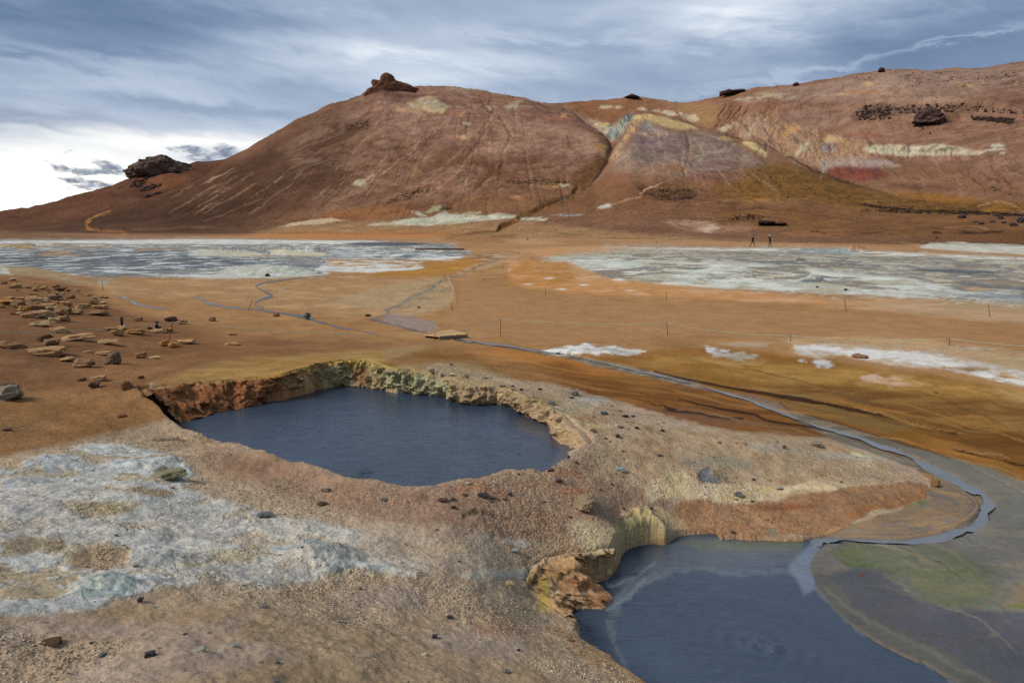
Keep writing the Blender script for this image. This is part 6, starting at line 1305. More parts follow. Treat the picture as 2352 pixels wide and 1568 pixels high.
# ---- rock shapes (unit size: 1 x 1 x 1 around the base centre)
def rock_mesh(name, seed, mat, sub=3, facets=9, rough=.16, mode='blocky'):
    rnd = random.Random(seed)
    bm = bmesh.new(); bmesh.ops.create_icosphere(bm, subdivisions=sub, radius=.5)
    pl = []
    if facets >= 6:
        for ax in ((1, 0, 0), (-1, 0, 0), (0, 1, 0), (0, -1, 0), (0, 0, 1)):
            n = (Vector(ax) + Vector((rnd.gauss(0, .28), rnd.gauss(0, .28), rnd.gauss(0, .22)))).normalized()
            pl.append((n, rnd.uniform(.25, .38)))
    for _ in range(max(facets - 4, 2)):
        n = Vector((rnd.gauss(0, 1), rnd.gauss(0, 1), rnd.gauss(0, .8))).normalized()
        pl.append((n, rnd.uniform(.34, .46)))
    o = Vector((seed * 3.1, seed * 1.7, 0))
    for v in bm.verts:
        p = v.co.copy()
        for n, d in pl:
            e = p.dot(n) - d
            if e > 0: p -= n * e * .96
        q = p.normalized() if p.length > 1e-6 else Vector((0, 0, 1))
        p += q * (mnoise.fractal(p * 3.2 + o, .9, 2.1, 4) * rough + mnoise.noise(p * 9 + o) * rough * .28)
        v.co = p
    xs = [v.co for v in bm.verts]
    lo = Vector([min(c[i] for c in xs) for i in range(3)]); hi_ = Vector([max(c[i] for c in xs) for i in range(3)])
    for v in bm.verts:
        for i in range(3): v.co[i] = (v.co[i] - lo[i]) / (hi_[i] - lo[i]) - .5
        v.co.z += .5
    me = bpy.data.meshes.new(name); bm.to_mesh(me); bm.free()
    for p in me.polygons: p.use_smooth = sub < 3 and facets < 3
    me.materials.append(mat); return me
ROCKS = [rock_mesh('stone_shape', 20 + i, M_STONE, 4, 7 + i % 4, .085 + .02 * (i % 3)) for i in range(12)]
SMALL = [rock_mesh('stone_shape', 60 + i, M_STONE, 3, 6, .09) for i in range(8)]
LAVAS = [rock_mesh('lava_shape', 90 + i, M_LAVA, 4, 5, .30) for i in range(4)]
CT = {'tan': 'a98763', 'pal': 'b39b7c', 'brn': '8a6a50', 'dbr': '5f4a3c', 'gry': '82796e', 'drk': '47434a', 'blu': '666a70', 'lbl': '979d9e', 'red': '7e4a38', 'whi': 'b9b6ae', 'blk': '2a2829', 'olv': '7c7860', 'grn': 'a0a392', 'yel': 'b09a62', 'org': 'a97c4c'}
def local_normal_z(x, y):
    r = math.hypot(x, y); a = math.atan2(x, y)
    return 0
def gz(x, y):
    r = math.hypot(x, y); a = math.atan2(x, y)
    fa = (a - azs[0]) / (azs[1] - azs[0]); i = int(np.clip(fa, 0, NC - 2)); fa = min(max(fa - i, 0), 1)
    j = int(np.clip(np.searchsorted(lrs, math.log(max(r, 1.5))) - 1, 0, NR - 2)); fl = (math.log(max(r, 1.5)) - lrs[j]) / (lrs[j + 1] - lrs[j]); fl = min(max(fl, 0), 1)
    Z_ = ZG
    return (Z_[j, i] * (1 - fa) + Z_[j, i + 1] * fa) * (1 - fl) + (Z_[j + 1, i] * (1 - fa) + Z_[j + 1, i + 1] * fa) * fl
ZG = Zt.reshape(NR, NC)
def rock(crop, cx, cy, w, h, col, label, group, cat='stone', name='stone', meshes=None, rot=None, dep=None, sink=.12, depth_k=.8):
    """cx, cy: middle of the stone on the zoom; w, h: its size there"""
    s = CR[crop][2]
    (u, v), = P(crop, cx, cy + h * .42)
    p = ray_hit(u, v)
    if p is None: return None
    d = math.sqrt(p[0] ** 2 + p[1] ** 2 + p[2] ** 2)
    W_ = w * s / F * d; el_ = math.asin(-p[2] / d)
    Dp = W_ * depth_k
    H_ = max((h * s / F * d - Dp * .8 * math.sin(el_)) / max(math.cos(el_), .3), .35 * h * s / F * d, .2 * W_) * (1 + sink)
    pool = meshes or (ROCKS if w * s > 9 else SMALL)
    me = pool[(int(cx * 7 + cy * 3)) % len(pool)]
    o = bpy.data.objects.new(name, me); link(o)
    yc = Dp * .3
    az_ = math.atan2(p[0], p[1])
    x, y = p[0] + yc * math.sin(az_), p[1] + yc * math.cos(az_)
    o.location = (x, y, gz(x, y) - sink * H_)
    rz = -az_ + (random.choice([0, math.pi]) + random.uniform(-.35, .35) if rot is None else rot)
    o.scale = (W_, Dp, H_)
    o.rotation_euler = (random.uniform(-.08, .08), random.uniform(-.08, .08), rz)
    c = alb(CT[col]); k = random.uniform(.88, 1.12)
    o.color = (c[0] * k, c[1] * k, c[2] * k, 1)
    tag(o, label, cat, group); return o
LS = 'stones on the left slope'
for r_ in [
 ('E', 68, 1058, 132, 88, 'gry', 'large rounded grey-brown boulder at the left edge of the photo', LS),
 ('E', 48, 1000, 84, 36, 'dbr', 'dark brown stone just behind the large rounded boulder at the left edge', LS),
 ('E', 605, 996, 62, 40, 'dbr', 'dark stone directly in front of the flat tan stone near the pool corner', LS),
 ('E', 630, 952, 86, 36, 'tan', 'flat tan stone behind the dark stone near the pool corner', LS),
 ('E', 522, 960, 50, 20, 'dbr', 'small dark stone left of the flat tan stone near the pool corner', LS),
 ('E', 812, 998, 64, 60, 'brn', 'round brown stone close to the left corner of the mud pool', LS),
 ('E', 900, 944, 36, 22, 'dbr', 'small dark stone alone behind the left end of the pool wall', LS),
 ('E', 538, 856, 114, 62, 'brn', 'bulky brown block at the right end of the low stone row', LS),
 ('E', 442, 830, 92, 32, 'tan', 'low tan stone joined to the left of the bulky brown block', LS),
 ('E', 903, 804, 66, 42, 'brn', 'squat pinkish stone right of the tall leaning dark stone', LS),
 ('E', 332, 725, 86, 42, 'brn', 'brown stone with a darker one resting against its upper left', LS),
 ('E', 288, 697, 78, 40, 'dbr', 'dark stone leaning on the upper left of a brown stone', LS),
 ('E', 490, 697, 162, 30, 'tan', 'longest flat tan slab on the left slope', LS),
 ('E', 690, 720, 116, 36, 'tan', 'long tan slab right of the longest flat slab', LS),
 ('E', 1047, 730, 52, 36, 'org', 'short orange-tan stone left of the foot of the leaning post', LS),
 ('E', 1108, 739, 66, 34, 'org', 'orange-tan wedge stone right of the foot of the leaning post', LS),
 ('E', 1190, 719, 106, 36, 'tan', 'wide tan stone right of the two stones at the leaning post', LS),
 ('E', 380, 644, 92, 38, 'tan', 'tan stone under the rope, above the longest flat slab', LS),
 ('E', 265, 606, 96, 36, 'pal', 'pale flat-topped stone just above the rope on the left', LS),
 ('E', 98, 746, 102, 46, 'brn', 'broad brown stone, right one of the pair at the left edge', LS),
 ('E', 25, 741, 62, 40, 'tan', 'tan stone cut by the left edge, left one of the pair', LS),
 ('E', 1010, 650, 82, 28, 'tan', 'low tan stone under the second boot', LS),
 ('E', 1076, 645, 58, 30, 'tan', 'tan stone right of the low one under the second boot', LS),
 ('E', 750, 662, 70, 42, 'tan', 'lumpy tan stone below the flat stone that carries the first boot', LS),
 ('E', 858, 655, 104, 34, 'org', 'flat orange slab right below the flat stone that carries the first boot', LS),
 ('E', 700, 636, 92, 26, 'tan', 'thin tan slab left of the flat stone that carries the first boot', LS),
 ('E', 778, 634, 90, 20, 'org', 'flat stone that carries the first boot', LS),
 ('E', 885, 574, 46, 26, 'brn', 'small square stone between the first boot and the stones behind the leaning post', LS),
 ('E', 1352, 574, 46, 26, 'brn', 'small square stone alone on the flat right of the leaning post', LS),
 ('E', 1090, 574, 82, 36, 'dbr', 'dark ragged stone right behind the top of the leaning post', LS),
 ('E', 1160, 592, 62, 30, 'brn', 'brown stone just right of the ragged one behind the leaning post top', LS),
 ('E', 955, 630, 24, 18, 'drk', 'small round dark stone left of the second boot', LS),
 ('E', 345, 580, 62, 30, 'pal', 'pale stone, left one of the touching pair above the rope', LS),
 ('E', 406, 572, 66, 38, 'brn', 'brown stone, right one of the touching pair above the rope', LS),
 ('E', 215, 549, 122, 40, 'brn', 'broad jagged stone above the pale flat-topped stone', LS),
 ('E', 157, 509, 60, 36, 'org', 'orange stone at the left front of the dense stone scatter', LS),
 ('E', 1762, 544, 40, 30, 'brn', 'round brown stone on the near bank of the dark side stream', LS),
 ('E', 1958, 554, 42, 44, 'blu', 'dark blue stone standing in the dark side stream', LS),
 ('F', 258, 548, 40, 18, 'dbr', 'dark stone left of the fan of grey mud in the plain', LS),
 ('F', 583, 497, 24, 14, 'dbr', 'small dark stone on the pale triangle of ground in the plain', LS),
 ('E', 300, 798, 190, 18, 'tan', 'very low long tan ridge of rock left of the stone row', LS),
 ('E', 660, 795, 92, 20, 'tan', 'low tan stone behind the tall leaning dark stone', LS),
 ('E', 560, 780, 50, 14, 'tan', 'thin tan stone lying between the stone row and the long tan slabs', LS),
 ('E', 990, 820, 56, 9, 'pal', 'thin pale stone right of the squat pinkish stone', LS),
 ('E', 1480, 735, 84, 10, 'tan', 'flat tan stone barely showing in the brown flat right of the post', LS),
 ('E', 1485, 672, 50, 8, 'brn', 'flat brown stone half sunk in the flat below the rope', LS),
 ('E', 775, 1190, 50, 16, 'red', 'small reddish stone on the gravel left of the pool corner', LS),
 ('E', 40, 1310 - 30, 60, 10, 'dbr', 'thin dark stone in the crack at the lower left', LS),
]:
    rock(*r_[:6], r_[6], r_[7])
# tall leaning stone: its own outline
def special_rock(crop, pts, thick, col, label, group, mat=M_STONE, name='stone', cat='stone', seed=3, rough=.25, anchor=None):
    """outline measured on the zoom -> upright slab with real thickness, roughened"""
    P_ = P(crop, *pts); base = max(P_, key=lambda q: q[1]); p0 = ray_hit(sum(q[0] for q in P_) / len(P_), base[1])
    if anchor:
        base = P(crop, *anchor)[0]; p0 = ray_hit(*base)
        while p0 is None: base = (base[0], base[1] + 2); p0 = ray_hit(*base)
    d = np.linalg.norm(p0); k = d / F
    cxm = base[0] if anchor else sum(q[0] for q in P_) / len(P_)
    az_ = math.atan2(p0[0], p0[1])
    bm = bmesh.new()
    W_ = (max(q[0] for q in P_) - min(q[0] for q in P_)) * k
    H_ = (base[1] - min(q[1] for q in P_)) * k
    n = 120; ny = 40; vs = []
    from mathutils import geometry
    cc_ = [((q[0] - cxm) * k, (base[1] - q[1]) * k) for q in P_]
    pc = (sum(q[0] for q in cc_) / len(cc_), sum(q[1] for q in cc_) / len(cc_))
    # spherical inflation of the outline
    ring = []
    per = [0]
    for i in range(len(cc_)): per.append(per[-1] + math.dist(cc_[i], cc_[(i + 1) % len(cc_)]))
    for t in range(n):
        s_ = per[-1] * t / n
        i = max(j for j in range(len(cc_)) if per[j] <= s_); f = (s_ - per[i]) / (per[i + 1] - per[i] + 1e-9)
        a_, b_ = cc_[i], cc_[(i + 1) % len(cc_)]
        ring.append((a_[0] + (b_[0] - a_[0]) * f, a_[1] + (b_[1] - a_[1]) * f))
    rows = []
    for j in range(ny + 1):
        ph = -math.pi / 2 + math.pi * j / ny
        row = []
        for (x, z) in ring:
            q = math.cos(ph) ** .55
            X_ = pc[0] + (x - pc[0]) * q; Z_ = pc[1] + (z - pc[1]) * q; Y_ = thick * .5 * math.sin(ph)
            v = Vector((X_, Y_, Z_))
            v += v.normalized() * 0
            nn_ = Vector(((x - pc[0]), thick * math.sin(ph), (z - pc[1]))).normalized()
            sc = 2.5 / max(W_, H_)
            v += nn_ * mnoise.fractal(v * sc * 1.6 + Vector((seed, 0, 0)), .8, 2.2, 5) * rough * min(W_, H_, thick) * (math.cos(ph) * .3 + .7) * .5
            row.append(bm.verts.new(v))
        rows.append(row)
    for j in range(ny):
        for i in range(n):
            try: bm.faces.new((rows[j][i], rows[j][(i + 1) % n], rows[j + 1][(i + 1) % n], rows[j + 1][i]))
            except ValueError: pass
    bmesh.ops.remove_doubles(bm, verts=bm.verts, dist=min(W_, H_) * 1e-4)
    bmesh.ops.recalc_face_normals(bm, faces=bm.faces)
    me = bpy.data.meshes.new(name); bm.to_mesh(me); bm.free()
    for q in me.polygons: q.use_smooth = mat is M_STONE
    me.materials.append(mat)
    o = bpy.data.objects.new(name, me); link(o)
    o.location = (p0[0] + thick * .3 * math.sin(az_), p0[1] + thick * .3 * math.cos(az_), p0[2] - .03 * H_) if mat is M_STONE else (p0[0], p0[1], p0[2])
    o.rotation_euler = (0, 0, -az_)
    c = alb(col); o.color = (*c, 1)
    tag(o, label, cat, group); return o
special_rock('E', (668, 858, 690, 830, 705, 805, 735, 790, 755, 788, 762, 810, 768, 840, 762, 856, 735, 858, 715, 850, 700, 860), .24, '6c5a4e', 'tall dark stone leaning to the right with a notch beneath it', LS, seed=5)
# dense scatter on the slope
rnd = random.Random(5)
DS = 'stones of the dense scatter on the left slope'
sc_named = [(60, 470, 112, 34, 'org', 'wide orange stone at the left end of the dense scatter'), (225, 500, 84, 34, 'brn', 'brown stone in the front row of the scatter, right of the orange one'), (300, 495, 92, 34, 'tan', 'tan stone in the middle of the front row of the scatter'),
 (410, 521, 84, 44, 'brn', 'largest stone on the lower edge of the scatter'), (490, 528, 72, 38, 'tan', 'tan stone touching the right of the largest lower scatter stone'), (640, 536, 112, 36, 'brn', 'long jagged stone at the lower right end of the scatter'), (640, 497, 82, 26, 'tan', 'tan stone directly above the long jagged stone of the scatter'),
 (345, 440, 88, 28, 'dbr', 'dark stone in the middle of the scatter'), (390, 384, 60, 24, 'dbr', 'dark slab in the upper middle of the scatter')]
for (x, y, w, h, c, lb) in sc_named: rock('E', x, y, w, h, c, lb, DS)
n_sc = 0
pts_used = [(q[0], q[1]) for q in sc_named]
while n_sc < 52:
    x = rnd.uniform(-10, 690); y = rnd.uniform(300, 545)
    if y < 290 + .17 * x + 10: continue
    if x > 480 and y > 560: continue
    if any(abs(x - a) < 30 and abs(y - b) < 11 for a, b in pts_used): continue
    k = .35 + (y - 280) / 330.0
    w = rnd.uniform(24, 74) * k; h = w * rnd.uniform(.34, .6)
    if h < 5: continue
    pts_used.append((x, y)); n_sc += 1
    back_ = y < 400
    rock('E', x, y, w, h, rnd.choice(['tan', 'brn', 'tan', 'pal', 'brn', 'tan']), 'small stone in the far half of the dense scatter on the left slope' if back_ else 'small stone in the near half of the dense scatter on the left slope', 'far half of the dense stone scatter' if back_ else 'near half of the dense stone scatter')
# ---- foreground and shelf stones
FG = 'loose stones on the shelf around the mud pools'
for r_ in [
 ('H', 960, 1383, 60, 46, 'drk', 'dark round lava stone, largest loose stone at the bottom left'),
 ('H', 900, 1038, 36, 30, 'drk', 'dark stone below the greenish crust mound'),
 ('H', 657, 1387, 46, 30, 'blu', 'blue-grey stone left of the large dark lava stone'),
 ('H', 590, 1311, 28, 16, 'drk', 'small dark stone above the blue-grey stone at the bottom left'),
 ('H', 1688, 1079, 40, 22, 'blu', 'blue stone on pinkish gravel in the lower left centre'),
 ('H', 2077, 333, 62, 34, 'gry', 'grey stone nearest the pool corner on the front gravel'),
 ('H', 2055, 425, 72, 26, 'dbr', 'low dark stone just below the grey stone near the pool corner'),
 ('H', 870, 812, 46, 36, 'whi', 'pale pinkish stone above the greenish crust mound'),
 ('H', 1690, 497, 90, 34, 'blu', 'dark blue crust block at the right tip of the white crust tongue'),
 ('H', 2297, 960, 28, 20, 'gry', 'small grey stone below the yellow-rimmed crust'),
 ('H', 1770, 1433, 26, 20, 'blu', 'small blue stone in brown gravel at the bottom'),
 ('H', 1762, 1553, 42, 22, 'blu', 'blue stone cut by the bottom edge of the photo'),
 ('H', 1493, 1325, 40, 22, 'lbl', 'pale blue stone right of the pale crust flake at the bottom'),
 ('H', 1270, 1360, 90, 14, 'grn', 'thin pale crust flake lying on the bottom gravel'),
 ('H', 330, 1325, 100, 14, 'dbr', 'thin curved dark brown flake at the lower left'),
 ('H', 1075, 240, 180, 84, 'olv', 'olive-grey outcrop lump at the right end of the upper white crust'),
 ('H', 1180, 1255 - 1067 + 1067, 26, 12, 'drk', 'tiny dark stone above the pale crust flake'),
 ('I', 778, 1145, 40, 28, 'drk', 'dark blue-black stone in the centre of the front gravel'),
 ('I', 683, 1270, 38, 30, 'drk', 'dark stone lower left of the centre one on the front gravel'),
 ('I', 1145, 1492, 38, 30, 'blu', 'round grey-blue stone near the bottom centre'),
 ('I', 1475, 284, 50, 28, 'drk', 'dark blue stone beside the orange stain near the big pool'),
 ('I', 1164, 363, 28, 26, 'drk', 'upright dark stone on the brown ground between the pools'),
 ('I', 990, 375, 82, 24, 'drk', 'long dark slab on the brown ground between the pools'),
 ('I', 1055, 383, 42, 18, 'gry', 'grey stone touching the right end of the long dark slab'),
 ('I', 876, 368, 42, 14, 'dbr', 'thin dark stone left of the long dark slab'),
 ('I', 800, 398, 34, 22, 'drk', 'dark stone at the right end of a low dark streak of stones'),
 ('I', 735, 407, 70, 18, 'dbr', 'low dark stone at the left end of the dark streak of stones'),
 ('I', 803, 446, 36, 26, 'drk', 'dark stone right above the small cave brow'),
 ('I', 360, 397, 44, 28, 'blu', 'grey-blue stone on the rusty patch below the pool'),
 ('I', 1038, 410, 22, 16, 'blu', 'small blue stone below the grey stone at the slab'),
 ('I', 1128, 398, 28, 14, 'drk', 'small dark stone below the upright dark stone'),
 ('I', 1625, 388, 36, 16, 'drk', 'dark stone perched behind the big ridged boulder'),
 ('I', 1378, 412, 32, 18, 'blu', 'bluish stone left of the big ridged boulder'),
 ('I', 838, 790, 24, 10, 'blk', 'tiny black stone on pink ground right of the blue crust'),
 ('I', 1270, 760, 28, 16, 'gry', 'small grey stone near the spit of the lower pool'),
 ('I', 1190, 725, 56, 30, 'lbl', 'pale blue lump at the end of the thin white crust strips'),
 ('I', 1158, 935, 62, 50, 'pal', 'whitish clod left of the yellow cliff face'),
 ('I', 615, 1383, 36, 24, 'whi', 'pale stone at the bottom centre left'),
 ('I', 500, 1556, 30, 14, 'pal', 'pale stone at the bottom edge'),
 ('I', 205, 963, 28, 18, 'gry', 'small grey stone below the tail of the blue crust'),
 ('I', 88, 1172, 28, 18, 'pal', 'small peach-coloured stone on brown gravel'),
 ('I', 1218, 1355, 24, 18, 'drk', 'small dark stone left of the greenish patch'),
 ('I', 1550, 1290, 26, 28, 'gry', 'grey stone near the edge of the lower pool'),
 ('I', 1740, 334, 22, 13, 'red', 'tiny red stone above the big ridged boulder'),
 ('I', 1815, 300, 24, 14, 'drk', 'tiny dark stone right of the orange stain'),
 ('I', 1868, 200, 70, 34, 'lbl', 'bluish crust lump on the shelf right of the big pool'),
 ('I', 1585, 160, 36, 18, 'dbr', 'dark stone on the right rim of the big pool'),
 ('I', 1422, 210, 42, 26, 'dbr', 'dark stone at the edge of the mud in the right corner of the big pool'),
 ('I', 1220, 237, 20, 16, 'drk', 'small dark stone on the near rim of the big pool'),
 ('I', 2118, 117, 32, 15, 'drk', 'dark stone left of the small round puddle'),
 ('I', 1885, 90, 20, 10, 'drk', 'tiny dark stone between the big pool and the puddle'),
 ('I', 895, 295, 42, 14, 'grn', 'pale green flake on the rusty near rim of the pool'),
 ('I', 1885, 451, 30, 14, 'dbr', 'dark flat stone above the hollow of the lower pool'),
 ('I', 2062, 452, 34, 18, 'drk', 'dark stone on top of the mound beside the lower pool'),
 ('I', 1547, 510, 20, 14, 'drk', 'tiny dark stone below the big ridged boulder'),
 ('F', 663, 931, 42, 34, 'gry', 'grey cube-like stone, leftmost of the row behind the pool wall'),
 ('F', 728, 940, 46, 36, 'whi', 'whitish grey stone, second of the row behind the pool wall'),
 ('F', 795, 925, 36, 24, 'whi', 'pale stone, third of the row behind the pool wall'),
 ('F', 885, 934, 36, 28, 'gry', 'grey stone, fourth of the row behind the pool wall'),
 ('F', 1000, 946, 40, 22, 'gry', 'grey stone, left of the touching pair behind the pool wall'),
 ('F', 1032, 940, 30, 20, 'whi', 'pale stone, right of the touching pair behind the pool wall'),
 ('F', 787, 860, 28, 16, 'gry', 'lone grey stone furthest behind the pool wall'),
 ('F', 1115, 997, 52, 18, 'gry', 'long low grey stone behind the right part of the pool wall'),
 ('F', 1180, 997, 28, 13, 'drk', 'small dark stone right of the long low grey one'),
 ('F', 1235, 1020, 26, 18, 'drk', 'dark stone in the line leading right from the pool wall'),
 ('F', 1355, 1018, 28, 16, 'drk', 'lone dark stone further along that line, left of the blue-grey block'),
 ('F', 1055, 1013, 26, 26, 'whi', 'small pale upright stone near the pool wall rim'),
 ('F', 1180, 1026, 32, 12, 'gry', 'flat grey stone near the pool rim below the dark pair'),
 ('F', 1575, 1047, 56, 32, 'blu', 'blue-grey block at the edge of the rusty mud'),
 ('F', 1556, 1072, 30, 14, 'drk', 'dark stone just below the blue-grey block'),
 ('F', 1425, 1106, 52, 27, 'blu', 'blue stone right of the narrow end of the pool wall'),
 ('F', 1762, 1171, 52, 29, 'blu', 'blue stone on grey ground below the rusty mud'),
 ('F', 1898, 1189, 46, 26, 'drk', 'dark stone, larger of two close ones on the right shelf'),
 ('F', 1948, 1191, 32, 17, 'drk', 'dark stone, smaller of two close ones on the right shelf'),
 ('F', 1865, 1155, 26, 10, 'drk', 'tiny dark stone above the two close dark stones'),
 ('F', 1693, 1279, 40, 28, 'brn', 'brown-grey stone near the yellow flecks of the shelf'),
 ('F', 1700, 1194, 24, 13, 'gry', 'small grey stone left of the blue stone on the shelf'),
 ('F', 1865, 1258, 42, 25, 'gry', 'grey stone in the middle of the right shelf'),
 ('F', 1972, 1266, 30, 18, 'drk', 'dark stone right of the grey one in mid shelf'),
 ('F', 1850, 1318, 34, 28, 'drk', 'dark pointed stone below the grey one in mid shelf'),
 ('F', 1773, 1332, 22, 14, 'drk', 'tiny dark stone left of the pointed one'),
 ('F', 2135, 1282, 30, 18, 'drk', 'dark stone by the narrow grey puddle of the shelf'),
 ('F', 2118, 1440, 34, 13, 'drk', 'low dark stone far right on the shelf'),
 ('G', 1028, 1371, 72, 40, 'gry', 'large grey boulder on the shelf near the rusty mud tongue'),
 ('G', 822, 1388, 22, 24, 'red', 'small brick-red stone left of the large grey shelf boulder'),
 ('G', 558, 1357, 28, 17, 'pal', 'small pale stone left of the brick-red stone'),
 ('G', 405, 1358, 26, 14, 'brn', 'small brown stone at the left of the pale one'),
 ('J', 532, 367, 52, 38, 'blu', 'dark blue stone on the pale crust below the puddle'),
 ('J', 617, 408, 20, 12, 'drk', 'tiny dark stone below the dark blue stone'),
 ('J', 627, 270, 22, 14, 'drk', 'tiny dark stone right of the puddle'),
 ('J', 792, 328, 38, 20, 'lbl', 'bluish stone right of the dark blue stone'),
 ('J', 497, 607, 30, 20, 'dbr', 'dark brown stone on the rusty shore of the lower pool'),
 ('J', 1315, 875, 26, 12, 'red', 'reddish clod on the wet mud right of the stream mouth'),
 ('J', 1790, 300, 44, 44, 'brn', 'brown clod on the inner bank of the stream bend'),
]:
    rock(*r_[:6], r_[6], FG)
special_rock('I', (1575, 455, 1590, 420, 1620, 400, 1660, 388, 1690, 392, 1705, 410, 1700, 440, 1688, 470, 1660, 474, 1630, 468, 1600, 462), .34, '8a7a68', 'big ridged grey-brown boulder on the rusty ground left of the lower pool', FG, seed=9, rough=.4)
special_rock('I', (1765, 870, 1770, 848, 1785, 835, 1805, 840, 1810, 862, 1800, 878, 1780, 882), .10, 'b3a67c', 'yellowish rock sticking out of the mud below the cliff', FG, seed=4)
special_rock('F', (1460, 1345, 1470, 1300, 1490, 1272, 1530, 1280, 1560, 1300, 1600, 1300, 1630, 1330, 1640, 1370, 1610, 1392, 1560, 1388, 1500, 1375), .75, 'a5845a', 'rounded ochre rock knob at the right end of the big mud pool', FG, seed=12, rough=.5)
# small loose stones nobody would name
gr = 0
SG = 'small scattered stones on the front gravel'
while gr < 60:
    u = rnd.uniform(-20, 1440); v = rnd.uniform(1090, 1560)
    if v > 1100 and u > 1260 and v > 1400: continue
    q_ = [(-50, 1060), (430, 1010), (760, 1110), (900, 1135), (1150, 1110), (1400, 1120), (1380, 1200), (1200, 1290), (1180, 1400), (1280, 1500), (1360, 1570), (-50, 1570)]
    if polysd(np.array([u], np.float32), np.array([v], np.float32), q_)[0] < 4: continue
    gr += 1; w = rnd.uniform(3.2, 7.5)
    left_ = u < 600
    rock('D', u, v, w, w * rnd.uniform(.45, .7), rnd.choice(['gry', 'drk', 'blu', 'pal', 'brn', 'pal', 'drk']), 'tiny loose stone on the bottom left gravel' if left_ else 'tiny loose stone on the gravel between the crust and the pools', 'tiny stones on the bottom left gravel' if left_ else 'tiny stones between crust and pools', sink=.2)
gr = 0
while gr < 34:
    u = rnd.uniform(900, 2080); v = rnd.uniform(850, 1160)
    q_ = [(860, 838), (1000, 830), (1180, 875), (1330, 905), (1480, 950), (1700, 1000), (1950, 1030), (2080, 1090), (1900, 1120), (1700, 1150), (1540, 1150), (1400, 1100), (1360, 1040), (1330, 985), (1250, 935), (1100, 885), (960, 852)]
    if polysd(np.array([u], np.float32), np.array([v], np.float32), q_)[0] < 3: continue
    gr += 1; w = rnd.uniform(3.2, 7.0)
    rock('D', u, v, w, w * rnd.uniform(.4, .6), rnd.choice(['gry', 'drk', 'blu', 'whi', 'brn']), 'tiny loose stone on the shelf right of the big mud pool', 'tiny stones on the right shelf', sink=.2)

# ---- lava outcrops on the hills
OC = 'dark lava outcrops on the hills'
def outcrop(crop, pts, thick, col, label, seed, rough=.5, anchor=None): return special_rock(crop, pts, thick, col, label, OC, M_LAVA, 'rock_outcrop', 'outcrop', seed, rough, anchor)
outcrop('A', (852, 868, 848, 835, 868, 820, 880, 800, 905, 778, 940, 775, 1010, 762, 1045, 758, 1075, 770, 1120, 788, 1160, 800, 1175, 822, 1190, 850, 1100, 880, 1000, 895, 930, 895, 870, 885), 30, '5c4e46', 'blocky lava outcrop on the far left ridge', 31, .8, (950, 842))
outcrop('B', (240, 352, 265, 315, 297, 300, 298, 262, 335, 255, 340, 232, 375, 226, 415, 236, 425, 250, 480, 272, 560, 300, 540, 330, 440, 360, 320, 385, 230, 380), 12, '64463a', 'rugged red-brown crag crowning the main peak', 33, .5, (360, 312))
outcrop('C', (415, 350, 417, 328, 450, 320, 470, 314, 480, 320, 555, 318, 565, 328, 520, 333, 460, 343), 10, '43302f', 'flat-topped dark crag on the skyline above the gully', 35, .3)
outcrop('C', (1672, 510, 1680, 480, 1720, 452, 1750, 448, 1790, 470, 1820, 490, 1825, 515, 1800, 535, 1750, 536, 1700, 528), 18, '584648', 'big black lava block on the right hillside', 37, .8, (1745, 515))
outcrop('C', (1425, 198, 1428, 182, 1440, 176, 1455, 182, 1458, 196), 7, '4a3532', 'small square crag on the right skyline', 38, .3)
outcrop('C', (880, 284, 885, 272, 905, 268, 915, 278, 912, 285), 6, '5a4038', 'tiny crag on the skyline left of the right summit', 39, .3)
outcrop('B', (1895, 360, 1920, 350, 1940, 342, 1965, 352, 1990, 362, 1950, 366), 12, '523a34', 'low pointed crag on the middle skyline', 40, .3)
outcrop('C', (655, 1162, 670, 1146, 720, 1148, 760, 1155, 755, 1168, 700, 1172), 6, '372a26', 'long black lava ledge above the two walkers, left one', 41, .5)
outcrop('C', (762, 1165, 790, 1155, 830, 1160, 825, 1172, 780, 1173), 5, '48352c', 'low dark lava ledge above the two walkers, right one', 42, .5)
LB = 'dark boulders on the right hillside'
for i, (x, y, w, h) in enumerate([(1660, 527, 26, 14), (1690, 548, 22, 14), (1650, 545, 12, 8), (1640, 528, 12, 8), (1752, 592, 12, 7), (1705, 560, 12, 8)]):
    rock('C', x, y, w, h, 'blk', ['black boulder nearest the big lava block', 'black boulder second below the big lava block'][i] if i < 2 else 'tiny black boulder rolled out below the big lava block', LB if i < 2 else 'tiny black boulders below the lava block', 'boulder', 'boulder', LAVAS)
for i, (x, y, w, h) in enumerate([(2205, 1128, 26, 20), (2182, 1115, 28, 16), (1955, 1124, 44, 18), (2330, 1148, 40, 30), (2283, 1174, 44, 16), (2152, 1154, 26, 10), (2080, 1164, 30, 14), (2045, 1156, 26, 8), (2222, 1160, 28, 12), (1793, 1256, 16, 12), (2298, 1110, 30, 16), (2340, 1140, 20, 26), (1680, 1095, 26, 14)]):
    rock('C', x, y, w, h, 'drk', 'dark lava boulder on the slope below the long black ledge', 'boulders below the black ledge', 'boulder', 'boulder', LAVAS)
for i, (x, y, w, h, c, lb) in enumerate([(2430 - 0, 0, 0, 0, '', '')][:0]): pass
rock('E', 1708, 292, 34, 20, 'drk', 'dark pointed clod on the pale crust by the side stream', FG, 'clod', 'clod')
rock('G', 925, 190, 50, 18, 'gry', 'dark grey lump in the right salt flat', FG, 'clod', 'clod'); rock('G', 1213, 384, 20, 14, 'drk', 'small dark clod at the front of the right salt flat, right one', FG, 'clod', 'clod'); rock('G', 1032, 368, 20, 10, 'drk', 'small dark clod at the front of the right salt flat, left one', FG, 'clod', 'clod')
